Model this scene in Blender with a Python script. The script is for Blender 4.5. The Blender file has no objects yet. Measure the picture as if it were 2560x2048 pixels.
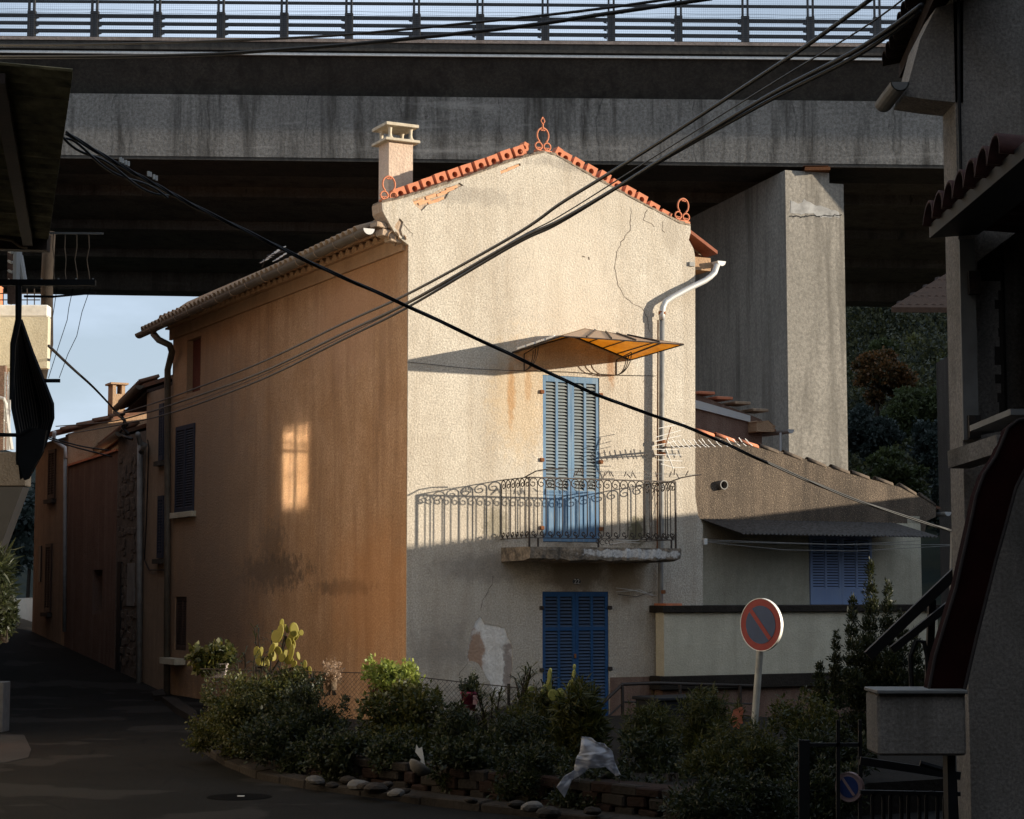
import bpy, bmesh, math, random
import numpy as np
from mathutils import Vector, Matrix, noise
from mathutils.geometry import tessellate_polygon

random.seed(7)
rng = np.random.default_rng(7)
sc = bpy.context.scene
COL = sc.collection

# ------------------------------------------------------------------ camera, sky, sun, exposure
F = 4800.0                      # focal length in photograph pixels (2560 wide)
HORIZ = 1480.0
EYE = Vector((0.0, 0.0, 2.1))
PITCH = math.atan((HORIZ - 1024.0) / F)
cam_d = bpy.data.cameras.new("camera")
cam_d.sensor_width = 36.0
cam_d.lens = F / 2560.0 * 36.0
cam_d.clip_start = 0.05
cam_d.clip_end = 3000.0
cam = bpy.data.objects.new("camera", cam_d)
cam.location = EYE
cam.rotation_euler = (math.pi / 2 + PITCH, 0, 0)
COL.objects.link(cam)
sc.camera = cam

SUN_AZ = math.radians(90 + 5.7)      # clockwise from +Y
SUN_EL = math.radians(8.6)
SUN_DIR = Vector((math.sin(SUN_AZ) * math.cos(SUN_EL), math.cos(SUN_AZ) * math.cos(SUN_EL), math.sin(SUN_EL)))
sun_d = bpy.data.lights.new("sun", 'SUN')
sun_d.energy = 4.9
sun_d.angle = math.radians(0.53)
sun_d.color = (1.0, 0.90, 0.74)
sun = bpy.data.objects.new("sun", sun_d)
sun.location = (30, -6, 12)
sun.rotation_euler = SUN_DIR.to_track_quat('Z', 'Y').to_euler()
COL.objects.link(sun)

world = bpy.data.worlds.new("World")
sc.world = world
world.use_nodes = True
wn, wl = world.node_tree.nodes, world.node_tree.links
wn.clear()
w_out = wn.new("ShaderNodeOutputWorld")
w_bg = wn.new("ShaderNodeBackground")
w_sky = wn.new("ShaderNodeTexSky")
w_sky.sky_type = 'NISHITA'
w_sky.sun_disc = False
w_sky.sun_elevation = SUN_EL
w_sky.sun_rotation = SUN_AZ
w_sky.air_density = 1.0
w_sky.dust_density = 1.2
w_sky.ozone_density = 1.6
w_bg.inputs[1].default_value = 0.062
w_tc = wn.new("ShaderNodeTexCoord")
w_map = wn.new("ShaderNodeMapping")
w_map.inputs['Scale'].default_value = (1.0, 1.0, 3.2)
w_noi = wn.new("ShaderNodeTexNoise")
w_noi.inputs['Scale'].default_value = 4.5
w_noi.inputs['Detail'].default_value = 7
w_noi.inputs['Roughness'].default_value = 0.55
w_rmp = wn.new("ShaderNodeMapRange")
w_rmp.inputs[1].default_value = 0.40
w_rmp.inputs[2].default_value = 0.72
w_rmp.inputs[3].default_value = 0.55
w_rmp.inputs[4].default_value = 0.95
w_mix = wn.new("ShaderNodeMix")
w_mix.data_type = 'RGBA'
w_mix.inputs[7].default_value = (6.6, 7.9, 9.8, 1)
wl.new(w_tc.outputs['Generated'], w_map.inputs[0])
wl.new(w_map.outputs[0], w_noi.inputs['Vector'])
wl.new(w_noi.outputs[0], w_rmp.inputs[0])
wl.new(w_rmp.outputs[0], w_mix.inputs[0])
wl.new(w_sky.outputs[0], w_mix.inputs[6])
wl.new(w_mix.outputs[2], w_bg.inputs[0])
wl.new(w_bg.outputs[0], w_out.inputs[0])

sc.view_settings.view_transform = 'Standard'
sc.view_settings.look = 'None'
sc.view_settings.gamma = 1.0
sc.view_settings.use_curve_mapping = False
sc.view_settings.exposure = 0.88
sc.cycles.max_bounces = 8
sc.cycles.diffuse_bounces = 4
sc.cycles.glossy_bounces = 4
sc.cycles.transmission_bounces = 6
sc.cycles.transparent_max_bounces = 12
sc.cycles.use_denoising = True
sc.cycles.use_guiding = True
sc.cycles.sample_clamp_indirect = 0.0
sc.cycles.caustics_reflective = True
sc.cycles.blur_glossy = 0.0
PANE_R = 0.07

# ------------------------------------------------------------------ picture -> place mapping
def ray(px, py):
    u = (px - 1280.0) / F
    v = (1024.0 - py) / F
    c, s = math.cos(PITCH), math.sin(PITCH)
    return Vector((u, c - v * s, s + v * c))

def wd(px, py, Y):
    """world point on the ray at forward distance Y"""
    d = ray(px, py)
    return EYE + d * (Y / d.y)

def gd(px, py, z=0.0):
    d = ray(px, py)
    return EYE + d * ((z - EYE.z) / d.z)

class Frame:
    def __init__(self, origin, ang):
        self.o = Vector(origin)
        self.a = ang
        self.M = Matrix.Translation(self.o) @ Matrix.Rotation(ang, 4, 'Z')
        self.I = self.M.inverted()
        self.R = self.I.to_3x3()
    def y(self, px, py, y=0.0):          # on local plane y = const -> (x, z)
        e = self.I @ EYE; d = self.R @ ray(px, py)
        t = (y - e.y) / d.y
        return (e.x + t * d.x, e.z + t * d.z)
    def x(self, px, py, x=0.0):          # on local plane x = const -> (y, z)
        e = self.I @ EYE; d = self.R @ ray(px, py)
        t = (x - e.x) / d.x
        return (e.y + t * d.y, e.z + t * d.z)

PSI = math.radians(27.3)
_u0 = (1017 - 1280) / F
H = Frame((wd(1017, 1480, 29.4).x, 29.4, 0.0), PSI)

# ------------------------------------------------------------------ mesh building
class MB:
    def __init__(self):
        self.v = []; self.f = []
    def quad(self, a, b, c, d):
        n = len(self.v); self.v += [tuple(a), tuple(b), tuple(c), tuple(d)]; self.f.append((n, n+1, n+2, n+3)); return self
    def box(self, x0, x1, y0, y1, z0, z1):
        n = len(self.v)
        self.v += [(x0,y0,z0),(x1,y0,z0),(x1,y1,z0),(x0,y1,z0),(x0,y0,z1),(x1,y0,z1),(x1,y1,z1),(x0,y1,z1)]
        self.f += [(n,n+3,n+2,n+1),(n+4,n+5,n+6,n+7),(n,n+1,n+5,n+4),(n+1,n+2,n+6,n+5),(n+2,n+3,n+7,n+6),(n+3,n,n+4,n+7)]
        return self
    def hexa(self, p):                   # 8 points: bottom 4 ccw, top 4 ccw
        n = len(self.v); self.v += [tuple(q) for q in p]
        self.f += [(n,n+3,n+2,n+1),(n+4,n+5,n+6,n+7),(n,n+1,n+5,n+4),(n+1,n+2,n+6,n+5),(n+2,n+3,n+7,n+6),(n+3,n,n+4,n+7)]
        return self
    def bar(self, a, b, w, h, up=(0,0,1)):
        a, b = Vector(a), Vector(b); d = (b-a)
        if d.length < 1e-6: return self
        d.normalize(); up = Vector(up)
        if abs(d.dot(up)) > 0.98: up = Vector((1,0,0))
        s = d.cross(up).normalized(); t = s.cross(d).normalized()
        s = s*w/2; t = t*h/2
        return self.hexa([a-s-t, a+s-t, b+s-t, b-s-t, a-s+t, a+s+t, b+s+t, b-s+t])
    def tube(self, path, r, n=8, cap=True):
        path = [Vector(p) for p in path]
        rs = r if isinstance(r, (list, tuple)) else [r]*len(path)
        base = len(self.v); prev = None
        for i, p in enumerate(path):
            d = (path[min(i+1, len(path)-1)] - path[max(i-1, 0)])
            d = d.normalized() if d.length > 1e-9 else Vector((0,0,1))
            if prev is None:
                up = Vector((0,0,1)) if abs(d.z) < 0.9 else Vector((1,0,0))
                s = d.cross(up).normalized()
            else:
                s = (prev - d*prev.dot(d)); s = s.normalized() if s.length > 1e-6 else d.orthogonal().normalized()
            prev = s; t = d.cross(s)
            for k in range(n):
                a = 2*math.pi*k/n
                self.v.append(tuple(p + (s*math.cos(a) + t*math.sin(a))*rs[i]))
        for i in range(len(path)-1):
            for k in range(n):
                a = base+i*n+k; b = base+i*n+(k+1)%n
                self.f.append((a, b, b+n, a+n))
        if cap:
            self.f.append(tuple(base+k for k in range(n))[::-1])
            self.f.append(tuple(base+(len(path)-1)*n+k for k in range(n)))
        return self
    def prism(self, outline, fn, d0, d1, holes=()):
        """outline 2d polygon; fn(a,b,d) -> point"""
        loops = [list(outline)] + [list(h) for h in holes]
        flat = [p for l in loops for p in l]
        tris = tessellate_polygon([[Vector((p[0], p[1], 0)) for p in l] for l in loops])
        n = len(self.v); m = len(flat)
        self.v += [tuple(fn(p[0], p[1], d0)) for p in flat] + [tuple(fn(p[0], p[1], d1)) for p in flat]
        for t in tris:
            self.f.append((n+t[0], n+t[1], n+t[2])); self.f.append((n+m+t[2], n+m+t[1], n+m+t[0]))
        k = 0
        for l in loops:
            c = len(l)
            for i in range(c):
                a = n+k+i; b = n+k+(i+1)%c
                self.f.append((a, b, b+m, a+m))
            k += c
        return self
    def lathe(self, prof, c=(0,0,0), n=16):
        base = len(self.v)
        for r, z in prof:
            for k in range(n):
                a = 2*math.pi*k/n
                self.v.append((c[0]+r*math.cos(a), c[1]+r*math.sin(a), c[2]+z))
        for i in range(len(prof)-1):
            for k in range(n):
                a = base+i*n+k; b = base+i*n+(k+1)%n
                self.f.append((a, b, b+n, a+n))
        return self
    def torus(self, c, R, r, ax1, ax2, n=20, m=6, a0=0, a1=2*math.pi):
        c = Vector(c); ax1 = Vector(ax1); ax2 = Vector(ax2)
        pts = [c + ax1*R*math.cos(a0+(a1-a0)*i/n) + ax2*R*math.sin(a0+(a1-a0)*i/n) for i in range(n+1)]
        return self.tube(pts, r, m)
    def build(self, name, mat, parent=None, smooth=False, bevel=0, fixn=True):
        me = bpy.data.meshes.new(name)
        me.from_pydata(self.v, [], self.f)
        if fixn or bevel:
            bm = bmesh.new(); bm.from_mesh(me)
            if bevel:
                bmesh.ops.bevel(bm, geom=bm.edges[:], offset=bevel, segments=1, affect='EDGES', clamp_overlap=True)
            bmesh.ops.recalc_face_normals(bm, faces=bm.faces[:])
            bm.to_mesh(me); bm.free()
        if smooth:
            me.shade_smooth()
        me.materials.append(mat)
        o = bpy.data.objects.new(name, me)
        COL.objects.link(o)
        if parent is not None: o.parent = parent
        return o

def tag(o, label=None, cat=None, group=None, kind=None):
    if label: o['label'] = label
    if cat: o['category'] = cat
    if group: o['group'] = group
    if kind: o['kind'] = kind
    return o

def thing(name, label, cat, loc=(0,0,0), rz=0, group=None, M=None):
    o = bpy.data.objects.new(name, None)
    o.empty_display_size = 0.2
    COL.objects.link(o)
    o.location = loc; o.rotation_euler = (0, 0, rz)
    return tag(o, label, cat, group)

def dup(o, parent, loc=None, rot=None, scale=None):
    c = o.copy(); COL.objects.link(c); c.parent = parent
    if loc is not None: c.location = loc
    if rot is not None: c.rotation_euler = rot
    if scale is not None: c.scale = scale
    return c

class Rep:
    """repeat parts that share one mesh: first call uses the built object, later calls copy it"""
    def __init__(self, o): self.o = o; self.used = False
    def put(self, parent, loc=(0,0,0), rot=(0,0,0), scale=(1,1,1)):
        if not self.used:
            self.used = True; o = self.o; o.parent = parent; o.location = loc; o.rotation_euler = rot; o.scale = scale
            return o
        return dup(self.o, parent, loc, rot, scale)

# ------------------------------------------------------------------ materials
def srgb(r, g, b):
    f = lambda c: (c/255/12.92 if c/255 <= 0.04045 else ((c/255+0.055)/1.055)**2.4)
    return (f(r), f(g), f(b), 1.0)

class NT:
    def __init__(self, name):
        self.m = bpy.data.materials.new(name); self.m.use_nodes = True
        self.n = self.m.node_tree.nodes; self.l = self.m.node_tree.links
        self.n.clear()
        self.out = self.n.new("ShaderNodeOutputMaterial")
        self.p = self.n.new("ShaderNodeBsdfPrincipled")
        self.l.new(self.p.outputs[0], self.out.inputs[0])
        self.tc = self.n.new("ShaderNodeTexCoord").outputs['Object']
    def map(self, sc=(1,1,1), loc=(0,0,0), rot=(0,0,0)):
        m = self.n.new("ShaderNodeMapping")
        m.inputs['Scale'].default_value = sc; m.inputs['Location'].default_value = loc; m.inputs['Rotation'].default_value = rot
        self.l.new(self.tc, m.inputs[0]); return m.outputs[0]
    def noise(self, scale, detail=4, rough=0.55, vec=None, dist=0):
        t = self.n.new("ShaderNodeTexNoise")
        t.inputs['Scale'].default_value = scale; t.inputs['Detail'].default_value = detail
        t.inputs['Roughness'].default_value = rough; t.inputs['Distortion'].default_value = dist
        self.l.new(vec if vec is not None else self.tc, t.inputs['Vector']); return t.outputs[0]
    def voro(self, scale, vec=None, feature='F1', out=0):
        t = self.n.new("ShaderNodeTexVoronoi"); t.feature = feature
        t.inputs['Scale'].default_value = scale
        self.l.new(vec if vec is not None else self.tc, t.inputs['Vector']); return t.outputs[out]
    def rng(self, v, a, b, c=0.0, d=1.0, smooth=False):
        r = self.n.new("ShaderNodeMapRange")
        if smooth: r.interpolation_type = 'SMOOTHSTEP'
        for i, x in enumerate((a, b, c, d)): r.inputs[i+1].default_value = x
        self.l.new(v, r.inputs[0]); return r.outputs[0]
    def mix(self, f, a, b, mode='MIX'):
        m = self.n.new("ShaderNodeMix"); m.data_type = 'RGBA'; m.blend_type = mode
        for sock, val in ((m.inputs[0], f), (m.inputs[6], a), (m.inputs[7], b)):
            if hasattr(val, 'is_linked'): self.l.new(val, sock)
            else: sock.default_value = val
        return m.outputs[2]
    def math(self, op, a, b=0.0):
        m = self.n.new("ShaderNodeMath"); m.operation = op
        for sock, val in ((m.inputs[0], a), (m.inputs[1], b)):
            if hasattr(val, 'is_linked'): self.l.new(val, sock)
            else: sock.default_value = val
        return m.outputs[0]
    def bump(self, h, strength=0.3, dist=0.01, nrm=None):
        b = self.n.new("ShaderNodeBump"); b.inputs['Strength'].default_value = strength; b.inputs['Distance'].default_value = dist
        self.l.new(h, b.inputs['Height'])
        if nrm is not None: self.l.new(nrm, b.inputs['Normal'])
        return b.outputs[0]
    def blob(self, c, s, wob=0.35, wscale=6.0, soft=0.5):
        """mask 1 inside an ellipsoid at c with radii s, ragged rim"""
        v = self.n.new("ShaderNodeVectorMath"); v.operation = 'SUBTRACT'; self.l.new(self.tc, v.inputs[0]); v.inputs[1].default_value = c
        w = self.n.new("ShaderNodeVectorMath"); w.operation = 'DIVIDE'; self.l.new(v.outputs[0], w.inputs[0]); w.inputs[1].default_value = s
        q = self.n.new("ShaderNodeVectorMath"); q.operation = 'LENGTH'; self.l.new(w.outputs[0], q.inputs[0])
        nz = self.noise(wscale, 6, 0.65)
        d = self.math('ADD', q.outputs['Value'], self.rng(nz, 0.3, 0.7, -wob, wob))
        return self.rng(d, 1.0 + soft/2, 1.0 - soft/2, 0.0, 1.0, True)
    def done(self, color, rough=0.9, normal=None, metal=0.0, spec=0.25):
        if hasattr(color, 'is_linked'): self.l.new(color, self.p.inputs['Base Color'])
        else: self.p.inputs['Base Color'].default_value = color
        if hasattr(rough, 'is_linked'): self.l.new(rough, self.p.inputs['Roughness'])
        else: self.p.inputs['Roughness'].default_value = rough
        self.p.inputs['Metallic'].default_value = metal
        self.p.inputs['Specular IOR Level'].default_value = spec
        if normal is not None: self.l.new(normal, self.p.inputs['Normal'])
        return self.m

def c4(t, k=1.0): return (t[0]*k, t[1]*k, t[2]*k, 1.0)

def plaster(name, c1, c2, c3=None, streak=0.35, grain=0.35, bump=0.5, gscale=55, extra=None, big=0.7):
    t = NT(name)
    col = t.mix(t.rng(t.noise(big, 6, 0.6), 0.35, 0.65), c4(c1), c4(c2))
    if c3 is not None:
        st = t.noise(1.0, 6, 0.62, t.map((3.2, 3.2, 0.28)), 0.6)
        col = t.mix(t.math('MULTIPLY', t.rng(st, 0.46, 0.72), streak), col, c4(c3))
    md = t.noise(6.0, 5, 0.65)
    col = t.mix(t.rng(md, 0.35, 0.75, 0.0, 0.35), col, c4(c2, 0.62))
    g = t.noise(gscale, 5, 0.8)
    g2 = t.voro(gscale*0.8)
    col = t.mix(t.rng(g, 0.38, 0.64, grain, 0.0), col, c4(c2, 0.35))
    if extra: col = extra(t, col)
    h = t.math('ADD', g, t.math('MULTIPLY', g2, 0.7))
    nb = t.bump(h, bump, 0.012)
    nb = t.bump(t.noise(5, 4, 0.6), 0.10, 0.05, nb)
    return t.done(col, 0.93, nb, spec=0.12)

def simple(name, c, rough=0.6, metal=0.0, var=0.25, vs=9.0, bump=0.0, spec=0.3, c2=None, bs=60):
    t = NT(name)
    n = t.noise(vs, 5, 0.6)
    col = t.mix(t.rng(n, 0.35, 0.7), c4(c), c4(c2) if c2 else c4(c, 1-var))
    nb = t.bump(t.noise(bs, 4, 0.6), bump, 0.01) if bump else None
    return t.done(col, rough, nb, metal, spec)

def hp(px, py, y=0.0):
    x, z = H.y(px, py, y); return (x, y, z)
def hq(px, py, x=0.0):
    y, z = H.x(px, py, x); return (x, y, z)

def facade_extra(t, col):
    rust = c4((0.30, 0.14, 0.05)); grey = c4((0.16, 0.14, 0.12)); mould = c4((0.10, 0.09, 0.05))
    ochre = c4((0.50, 0.34, 0.17))
    def st(px, py, sx, sz, c, k, wob=0.4, ws=7.0, soft=0.9):
        nonlocal col
        x, y, z = hp(px, py)
        col = t.mix(t.math('MULTIPLY', t.blob((x, 0, z), (sx, 0.6, sz), wob, ws, soft), k), col, c)
    st(1278, 985, 0.07, 0.42, rust, 0.75); st(1320, 960, 0.06, 0.30, rust, 0.5); st(1528, 925, 0.07, 0.25, rust, 0.6)
    st(1420, 690, 0.9, 1.2, c4((0.60, 0.52, 0.42)), 0.35); st(1300, 990, 0.5, 0.9, ochre, 0.35)
    st(1590, 1330, 0.16, 0.22, mould, 0.9, 0.5, 12); st(1400, 1335, 0.9, 0.16, grey, 0.55)
    st(1230, 1420, 0.9, 0.22, grey, 0.5); st(1440, 1425, 0.55, 0.40, c4((0.17, 0.13, 0.09)), 0.85, 0.3, 5)
    st(1560, 1440, 0.28, 0.38, c4((0.20, 0.14, 0.08)), 0.75, 0.3, 5)
    st(1110, 1330, 0.5, 0.3, c4((0.55, 0.48, 0.40)), 0.3); st(1240, 1310, 0.2, 0.25, mould, 0.5, 0.5, 12)
    st(1500, 420, 1.3, 0.10, grey, 0.4); st(1680, 580, 0.20, 0.35, c4((0.33, 0.28, 0.22)), 0.7, 0.5, 6)
    st(1100, 480, 1.3, 0.16, grey, 0.35); st(1550, 500, 0.5, 0.5, c4((0.42, 0.36, 0.28)), 0.35)
    st(1180, 1600, 1.0, 0.9, c4((0.42, 0.38, 0.33)), 0.3, 0.8, 3, 1.5); st(1095, 1625, 0.45, 0.3, grey, 0.4, 0.9, 4, 1.6)
    st(1300, 1790, 3.5, 0.45, c4((0.20, 0.17, 0.14)), 0.6)
    return col

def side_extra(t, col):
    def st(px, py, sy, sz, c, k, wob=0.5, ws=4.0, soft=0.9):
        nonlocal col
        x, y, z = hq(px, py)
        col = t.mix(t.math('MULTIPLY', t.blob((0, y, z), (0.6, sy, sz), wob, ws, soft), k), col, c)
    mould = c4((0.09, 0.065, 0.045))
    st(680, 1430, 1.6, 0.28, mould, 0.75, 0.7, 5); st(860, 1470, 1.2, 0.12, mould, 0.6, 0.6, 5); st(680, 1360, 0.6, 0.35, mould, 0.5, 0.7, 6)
    st(520, 1550, 3.0, 1.3, c4((0.16, 0.11, 0.085)), 0.75, 0.3, 2, 1.2)  # dirt colour that also carries the wall's fading light at lower left
    st(470, 1100, 2.6, 4.2, c4((0.24, 0.165, 0.11)), 0.65, 0.3, 2, 1.2); st(560, 1250, 2.6, 2.2, c4((0.24, 0.17, 0.12)), 0.6, 0.4, 1.5, 1.3)  # dirt, with the light's fall-off to the far end put into the colour
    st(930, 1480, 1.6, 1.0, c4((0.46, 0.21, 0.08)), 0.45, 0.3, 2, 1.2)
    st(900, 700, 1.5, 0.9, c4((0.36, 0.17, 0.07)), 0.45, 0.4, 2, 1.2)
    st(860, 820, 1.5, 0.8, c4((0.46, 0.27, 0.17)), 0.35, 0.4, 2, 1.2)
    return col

M = {}
M['cream'] = plaster("cream_render", (0.72, 0.645, 0.535), (0.56, 0.485, 0.39), (0.42, 0.335, 0.24), 0.6, 0.75, 0.55, 38, facade_extra, 0.8)
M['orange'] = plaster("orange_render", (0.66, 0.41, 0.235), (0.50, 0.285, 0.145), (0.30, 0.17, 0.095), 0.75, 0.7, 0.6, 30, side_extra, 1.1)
M['masonry'] = plaster("bared_masonry", (0.50, 0.40, 0.30), (0.38, 0.26, 0.17), (0.60, 0.45, 0.34), 0.5, 0.3, 0.8, 30)
def patch_extra(t, col):
    x, y, z = hp(1190, 1640)
    col = t.mix(t.math('MULTIPLY', t.blob((x, 0, z), (.14, .5, .42), .4, 7, .6), .85), col, c4((.30, .17, .10)))
    x, y, z = hp(1272, 1680)
    return t.mix(t.math('MULTIPLY', t.blob((x, 0, z), (.10, .5, .45), .5, 7, .5), .8), col, c4((.22, .17, .14)))
M['patch'] = plaster("white_undercoat", (0.88, 0.84, 0.78), (0.74, 0.68, 0.60), (0.36, 0.24, 0.17), 0.55, 0.3, 0.8, 26, patch_extra, 3.0)
M['cornice'] = plaster("cornice_render", (0.46, 0.30, 0.18), (0.38, 0.23, 0.13), (0.22, 0.14, 0.09), 0.5, 0.3, 0.6, 40)
M['stone'] = plaster("rough_stone", (0.22, 0.18, 0.145), (0.14, 0.11, 0.09), (0.07, 0.055, 0.045), 0.5, 0.5, 1.0, 14)
M['red_render'] = plaster("red_brown_render", (0.22, 0.135, 0.10), (0.15, 0.092, 0.07), (0.32, 0.23, 0.175), 0.6, 0.4, 0.6, 40)
M['tan_render'] = plaster("tan_render", (0.48, 0.32, 0.20), (0.38, 0.23, 0.13), (0.25, 0.16, 0.10), 0.5, 0.35, 0.7, 40)
M['ochre_render'] = plaster("ochre_render", (0.36, 0.26, 0.175), (0.27, 0.19, 0.13), (0.17, 0.125, 0.09), 0.5, 0.35, 0.5, 40)
M['grey_render'] = plaster("dark_grey_render", (0.085, 0.073, 0.062), (0.055, 0.046, 0.038), (0.03, 0.026, 0.022), 0.6, 0.4, 0.6, 40)
M['ivory_render'] = plaster("ivory_render", (0.62, 0.57, 0.44), (0.50, 0.45, 0.34), (0.30, 0.26, 0.19), 0.45, 0.35, 0.5, 40)
M['annex_gable'] = plaster("pebbly_brown_render", (0.20, 0.15, 0.11), (0.11, 0.085, 0.065), (0.045, 0.038, 0.033), 0.7, 0.7, 0.8, 40,
    lambda t, col: t.mix(t.rng(t.noise(48, 5, 0.8), 0.57, 0.66), col, c4((0.40, 0.31, 0.21))))
M['left_render'] = plaster("sunlit_street_render", (0.82, 0.74, 0.62), (0.76, 0.67, 0.54), (0.62, 0.52, 0.40), 0.4, 0.15, 0.5, 40)
M['terracotta'] = simple("terracotta", (0.55, 0.19, 0.095), 0.85, 0, 0.3, 12, 0.3, 0.2, (0.42, 0.16, 0.09))
M['brick'] = simple("flat_brick", (0.58, 0.27, 0.14), 0.9, 0, 0.3, 8, 0.4, 0.15, (0.62, 0.38, 0.22))
M['old_tile'] = simple("old_roof_tile", (0.20, 0.085, 0.05), 0.9, 0, 0.3, 7, 0.4, 0.15, (0.10, 0.07, 0.05))
M['lichen_tile'] = simple("pale_lichen_tile", (0.36, 0.25, 0.16), 0.9, 0, 0.3, 7, 0.4, 0.15, (0.20, 0.15, 0.11))
M['zinc'] = simple("weathered_zinc", (0.44, 0.42, 0.39), 0.55, 0.25, 0.25, 6, 0.1, 0.4, (0.42, 0.42, 0.42))
M['old_zinc'] = simple("brown_old_gutter", (0.12, 0.10, 0.075), 0.6, 0.2, 0.3, 6, 0.15, 0.3, (0.08, 0.065, 0.05))
M['grey_pipe'] = simple("grey_pipe", (0.22, 0.215, 0.20), 0.6, 0.1, 0.3, 4, 0.1, 0.3, (0.14, 0.13, 0.12))
M['iron'] = simple("black_wrought_iron", (0.022, 0.019, 0.017), 0.6, 0.3, 0.4, 30, 0.2, 0.4, (0.05, 0.03, 0.02))
M['black'] = simple("black_paint", (0.010, 0.010, 0.011), 0.6, 0, 0.3, 10, 0.0, 0.25)
M['cable'] = simple("black_cable_sheath", (0.012, 0.011, 0.011), 0.5, 0, 0.3, 10, 0.0, 0.3)
M['alu'] = simple("bare_aluminium", (0.80, 0.76, 0.70), 0.5, 0.1, 0.1, 20, 0, 0.5)
M['rust'] = simple("rusty_iron", (0.22, 0.09, 0.04), 0.9, 0, 0.4, 25, 0.4, 0.1)
M['white'] = simple("dirty_white", (0.62, 0.60, 0.56), 0.8, 0, 0.25, 8, 0.2, 0.2)
M['concrete_cap'] = simple("chimney_concrete", (0.50, 0.43, 0.33), 0.9, 0, 0.3, 9, 0.4, 0.1, (0.36, 0.30, 0.22))

def shutter_mat(name, c1, c2, worn):
    t = NT(name)
    n1 = t.noise(1.0, 5, 0.65, t.map((30, 30, 1.6)))
    n2 = t.noise(2.0, 4, 0.6)
    col = t.mix(t.rng(n2, 0.35, 0.65), c4(c1), c4(c2))
    col = t.mix(t.rng(n1, 0.50, 0.80, 0, 0.75), col, c4(worn))
    nb = t.bump(n1, 0.35, 0.006)
    return t.done(col, 0.7, nb, spec=0.25)
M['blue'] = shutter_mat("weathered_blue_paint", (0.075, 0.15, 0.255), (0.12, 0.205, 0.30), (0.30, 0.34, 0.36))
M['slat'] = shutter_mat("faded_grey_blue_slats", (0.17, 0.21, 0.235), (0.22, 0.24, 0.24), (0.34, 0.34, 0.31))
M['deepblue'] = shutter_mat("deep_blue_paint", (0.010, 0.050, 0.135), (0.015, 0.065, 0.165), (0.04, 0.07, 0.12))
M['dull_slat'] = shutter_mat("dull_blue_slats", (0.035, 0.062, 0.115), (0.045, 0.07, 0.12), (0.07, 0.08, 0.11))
M['annexblue'] = shutter_mat("periwinkle_paint", (0.24, 0.32, 0.52), (0.27, 0.35, 0.54), (0.34, 0.38, 0.48))
M['navy'] = shutter_mat("navy_shutter_paint", (0.020, 0.024, 0.040), (0.026, 0.030, 0.046), (0.05, 0.05, 0.06))
M['brownwood'] = shutter_mat("dark_brown_wood", (0.05, 0.03, 0.022), (0.035, 0.022, 0.018), (0.08, 0.05, 0.04))

# viaduct concrete: board-marked, streaked
def concrete(name, c1, c2, dark, streak, bump=0.4, joints=0):
    t = NT(name)
    col = t.mix(t.rng(t.noise(0.25, 6, 0.6), 0.35, 0.65), c4(c1), c4(c2))
    s = t.noise(1.0, 7, 0.68, t.map((1.6, 1.6, 0.16)), 0.4)
    col = t.mix(t.math('MULTIPLY', t.rng(s, 0.48, 0.66), streak), col, c4(dark))
    s2 = t.noise(1.0, 4, 0.6, t.map((0.9, 0.9, 0.05)))
    col = t.mix(t.rng(s2, 0.60, 0.66, 0, streak*0.7), col, c4(dark, 0.7))
    col = t.mix(t.rng(t.noise(11, 7, 0.82), 0.42, 0.60, 0.6, 0), col, c4(dark))
    if joints:
        xw = t.n.new("ShaderNodeSeparateXYZ"); t.l.new(t.tc, xw.inputs[0])
        wob = t.math('MULTIPLY', t.noise(.8, 3, .5), .25)
        fr = t.math('FRACT', t.math('ADD', t.math('MULTIPLY', xw.outputs[0], 1/joints), wob))
        ln = t.math('MULTIPLY', t.rng(fr, .0, .02, 1, 0), t.rng(t.noise(2.2, 4, .7), .35, .6, .2, 1))
        col = t.mix(t.math('MULTIPLY', ln, .75), col, c4(dark, .5))
        sp = t.noise(1.0, 5, .7, t.map((2.6, 2.6, .9))); col = t.mix(t.rng(sp, .62, .70, 0, .8), col, c4(dark, .6))
        zz_ = t.noise(1.0, 5, .6, t.map((.25, .25, 2.4))); col = t.mix(t.rng(zz_, .58, .72, 0, .45), col, c4(c1, 1.35))
    nb = t.bump(t.noise(9, 6, 0.7), bump, 0.03)
    return t.done(col, 0.9, nb, spec=0.15)
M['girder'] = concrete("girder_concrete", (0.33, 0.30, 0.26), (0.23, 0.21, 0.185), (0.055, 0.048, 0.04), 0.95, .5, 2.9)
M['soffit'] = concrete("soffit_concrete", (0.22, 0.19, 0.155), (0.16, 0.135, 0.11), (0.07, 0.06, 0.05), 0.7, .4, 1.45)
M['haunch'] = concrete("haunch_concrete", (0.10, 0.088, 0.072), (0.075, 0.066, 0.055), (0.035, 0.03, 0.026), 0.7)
M['edge'] = concrete("pinkish_edge_concrete", (0.42, 0.33, 0.27), (0.35, 0.27, 0.22), (0.16, 0.12, 0.10), 0.6)
M['pier'] = concrete("pier_concrete", (0.38, 0.34, 0.285), (0.30, 0.27, 0.225), (0.13, 0.115, 0.095), 0.7, 0.5)
M['white_line'] = simple("pale_drip_edge", (0.68, 0.66, 0.62), 0.9)
M['steel'] = simple("dark_guard_steel", (0.045, 0.043, 0.042), 0.6, 0.2, 0.3, 4)
M['meshwire'] = simple("mesh_wire", (0.10, 0.11, 0.13), 0.7)
M['asphalt'] = plaster("asphalt", (0.024, 0.023, 0.022), (0.025, 0.024, 0.023), (0.018, 0.017, 0.017), 0.4, 0.6, 0.9, 70)
M['kerb'] = plaster("kerb_concrete", (0.042, 0.034, 0.028), (0.026, 0.021, 0.017), (0.014, 0.012, 0.010), 0.5, 0.5, 0.8, 30)
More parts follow.
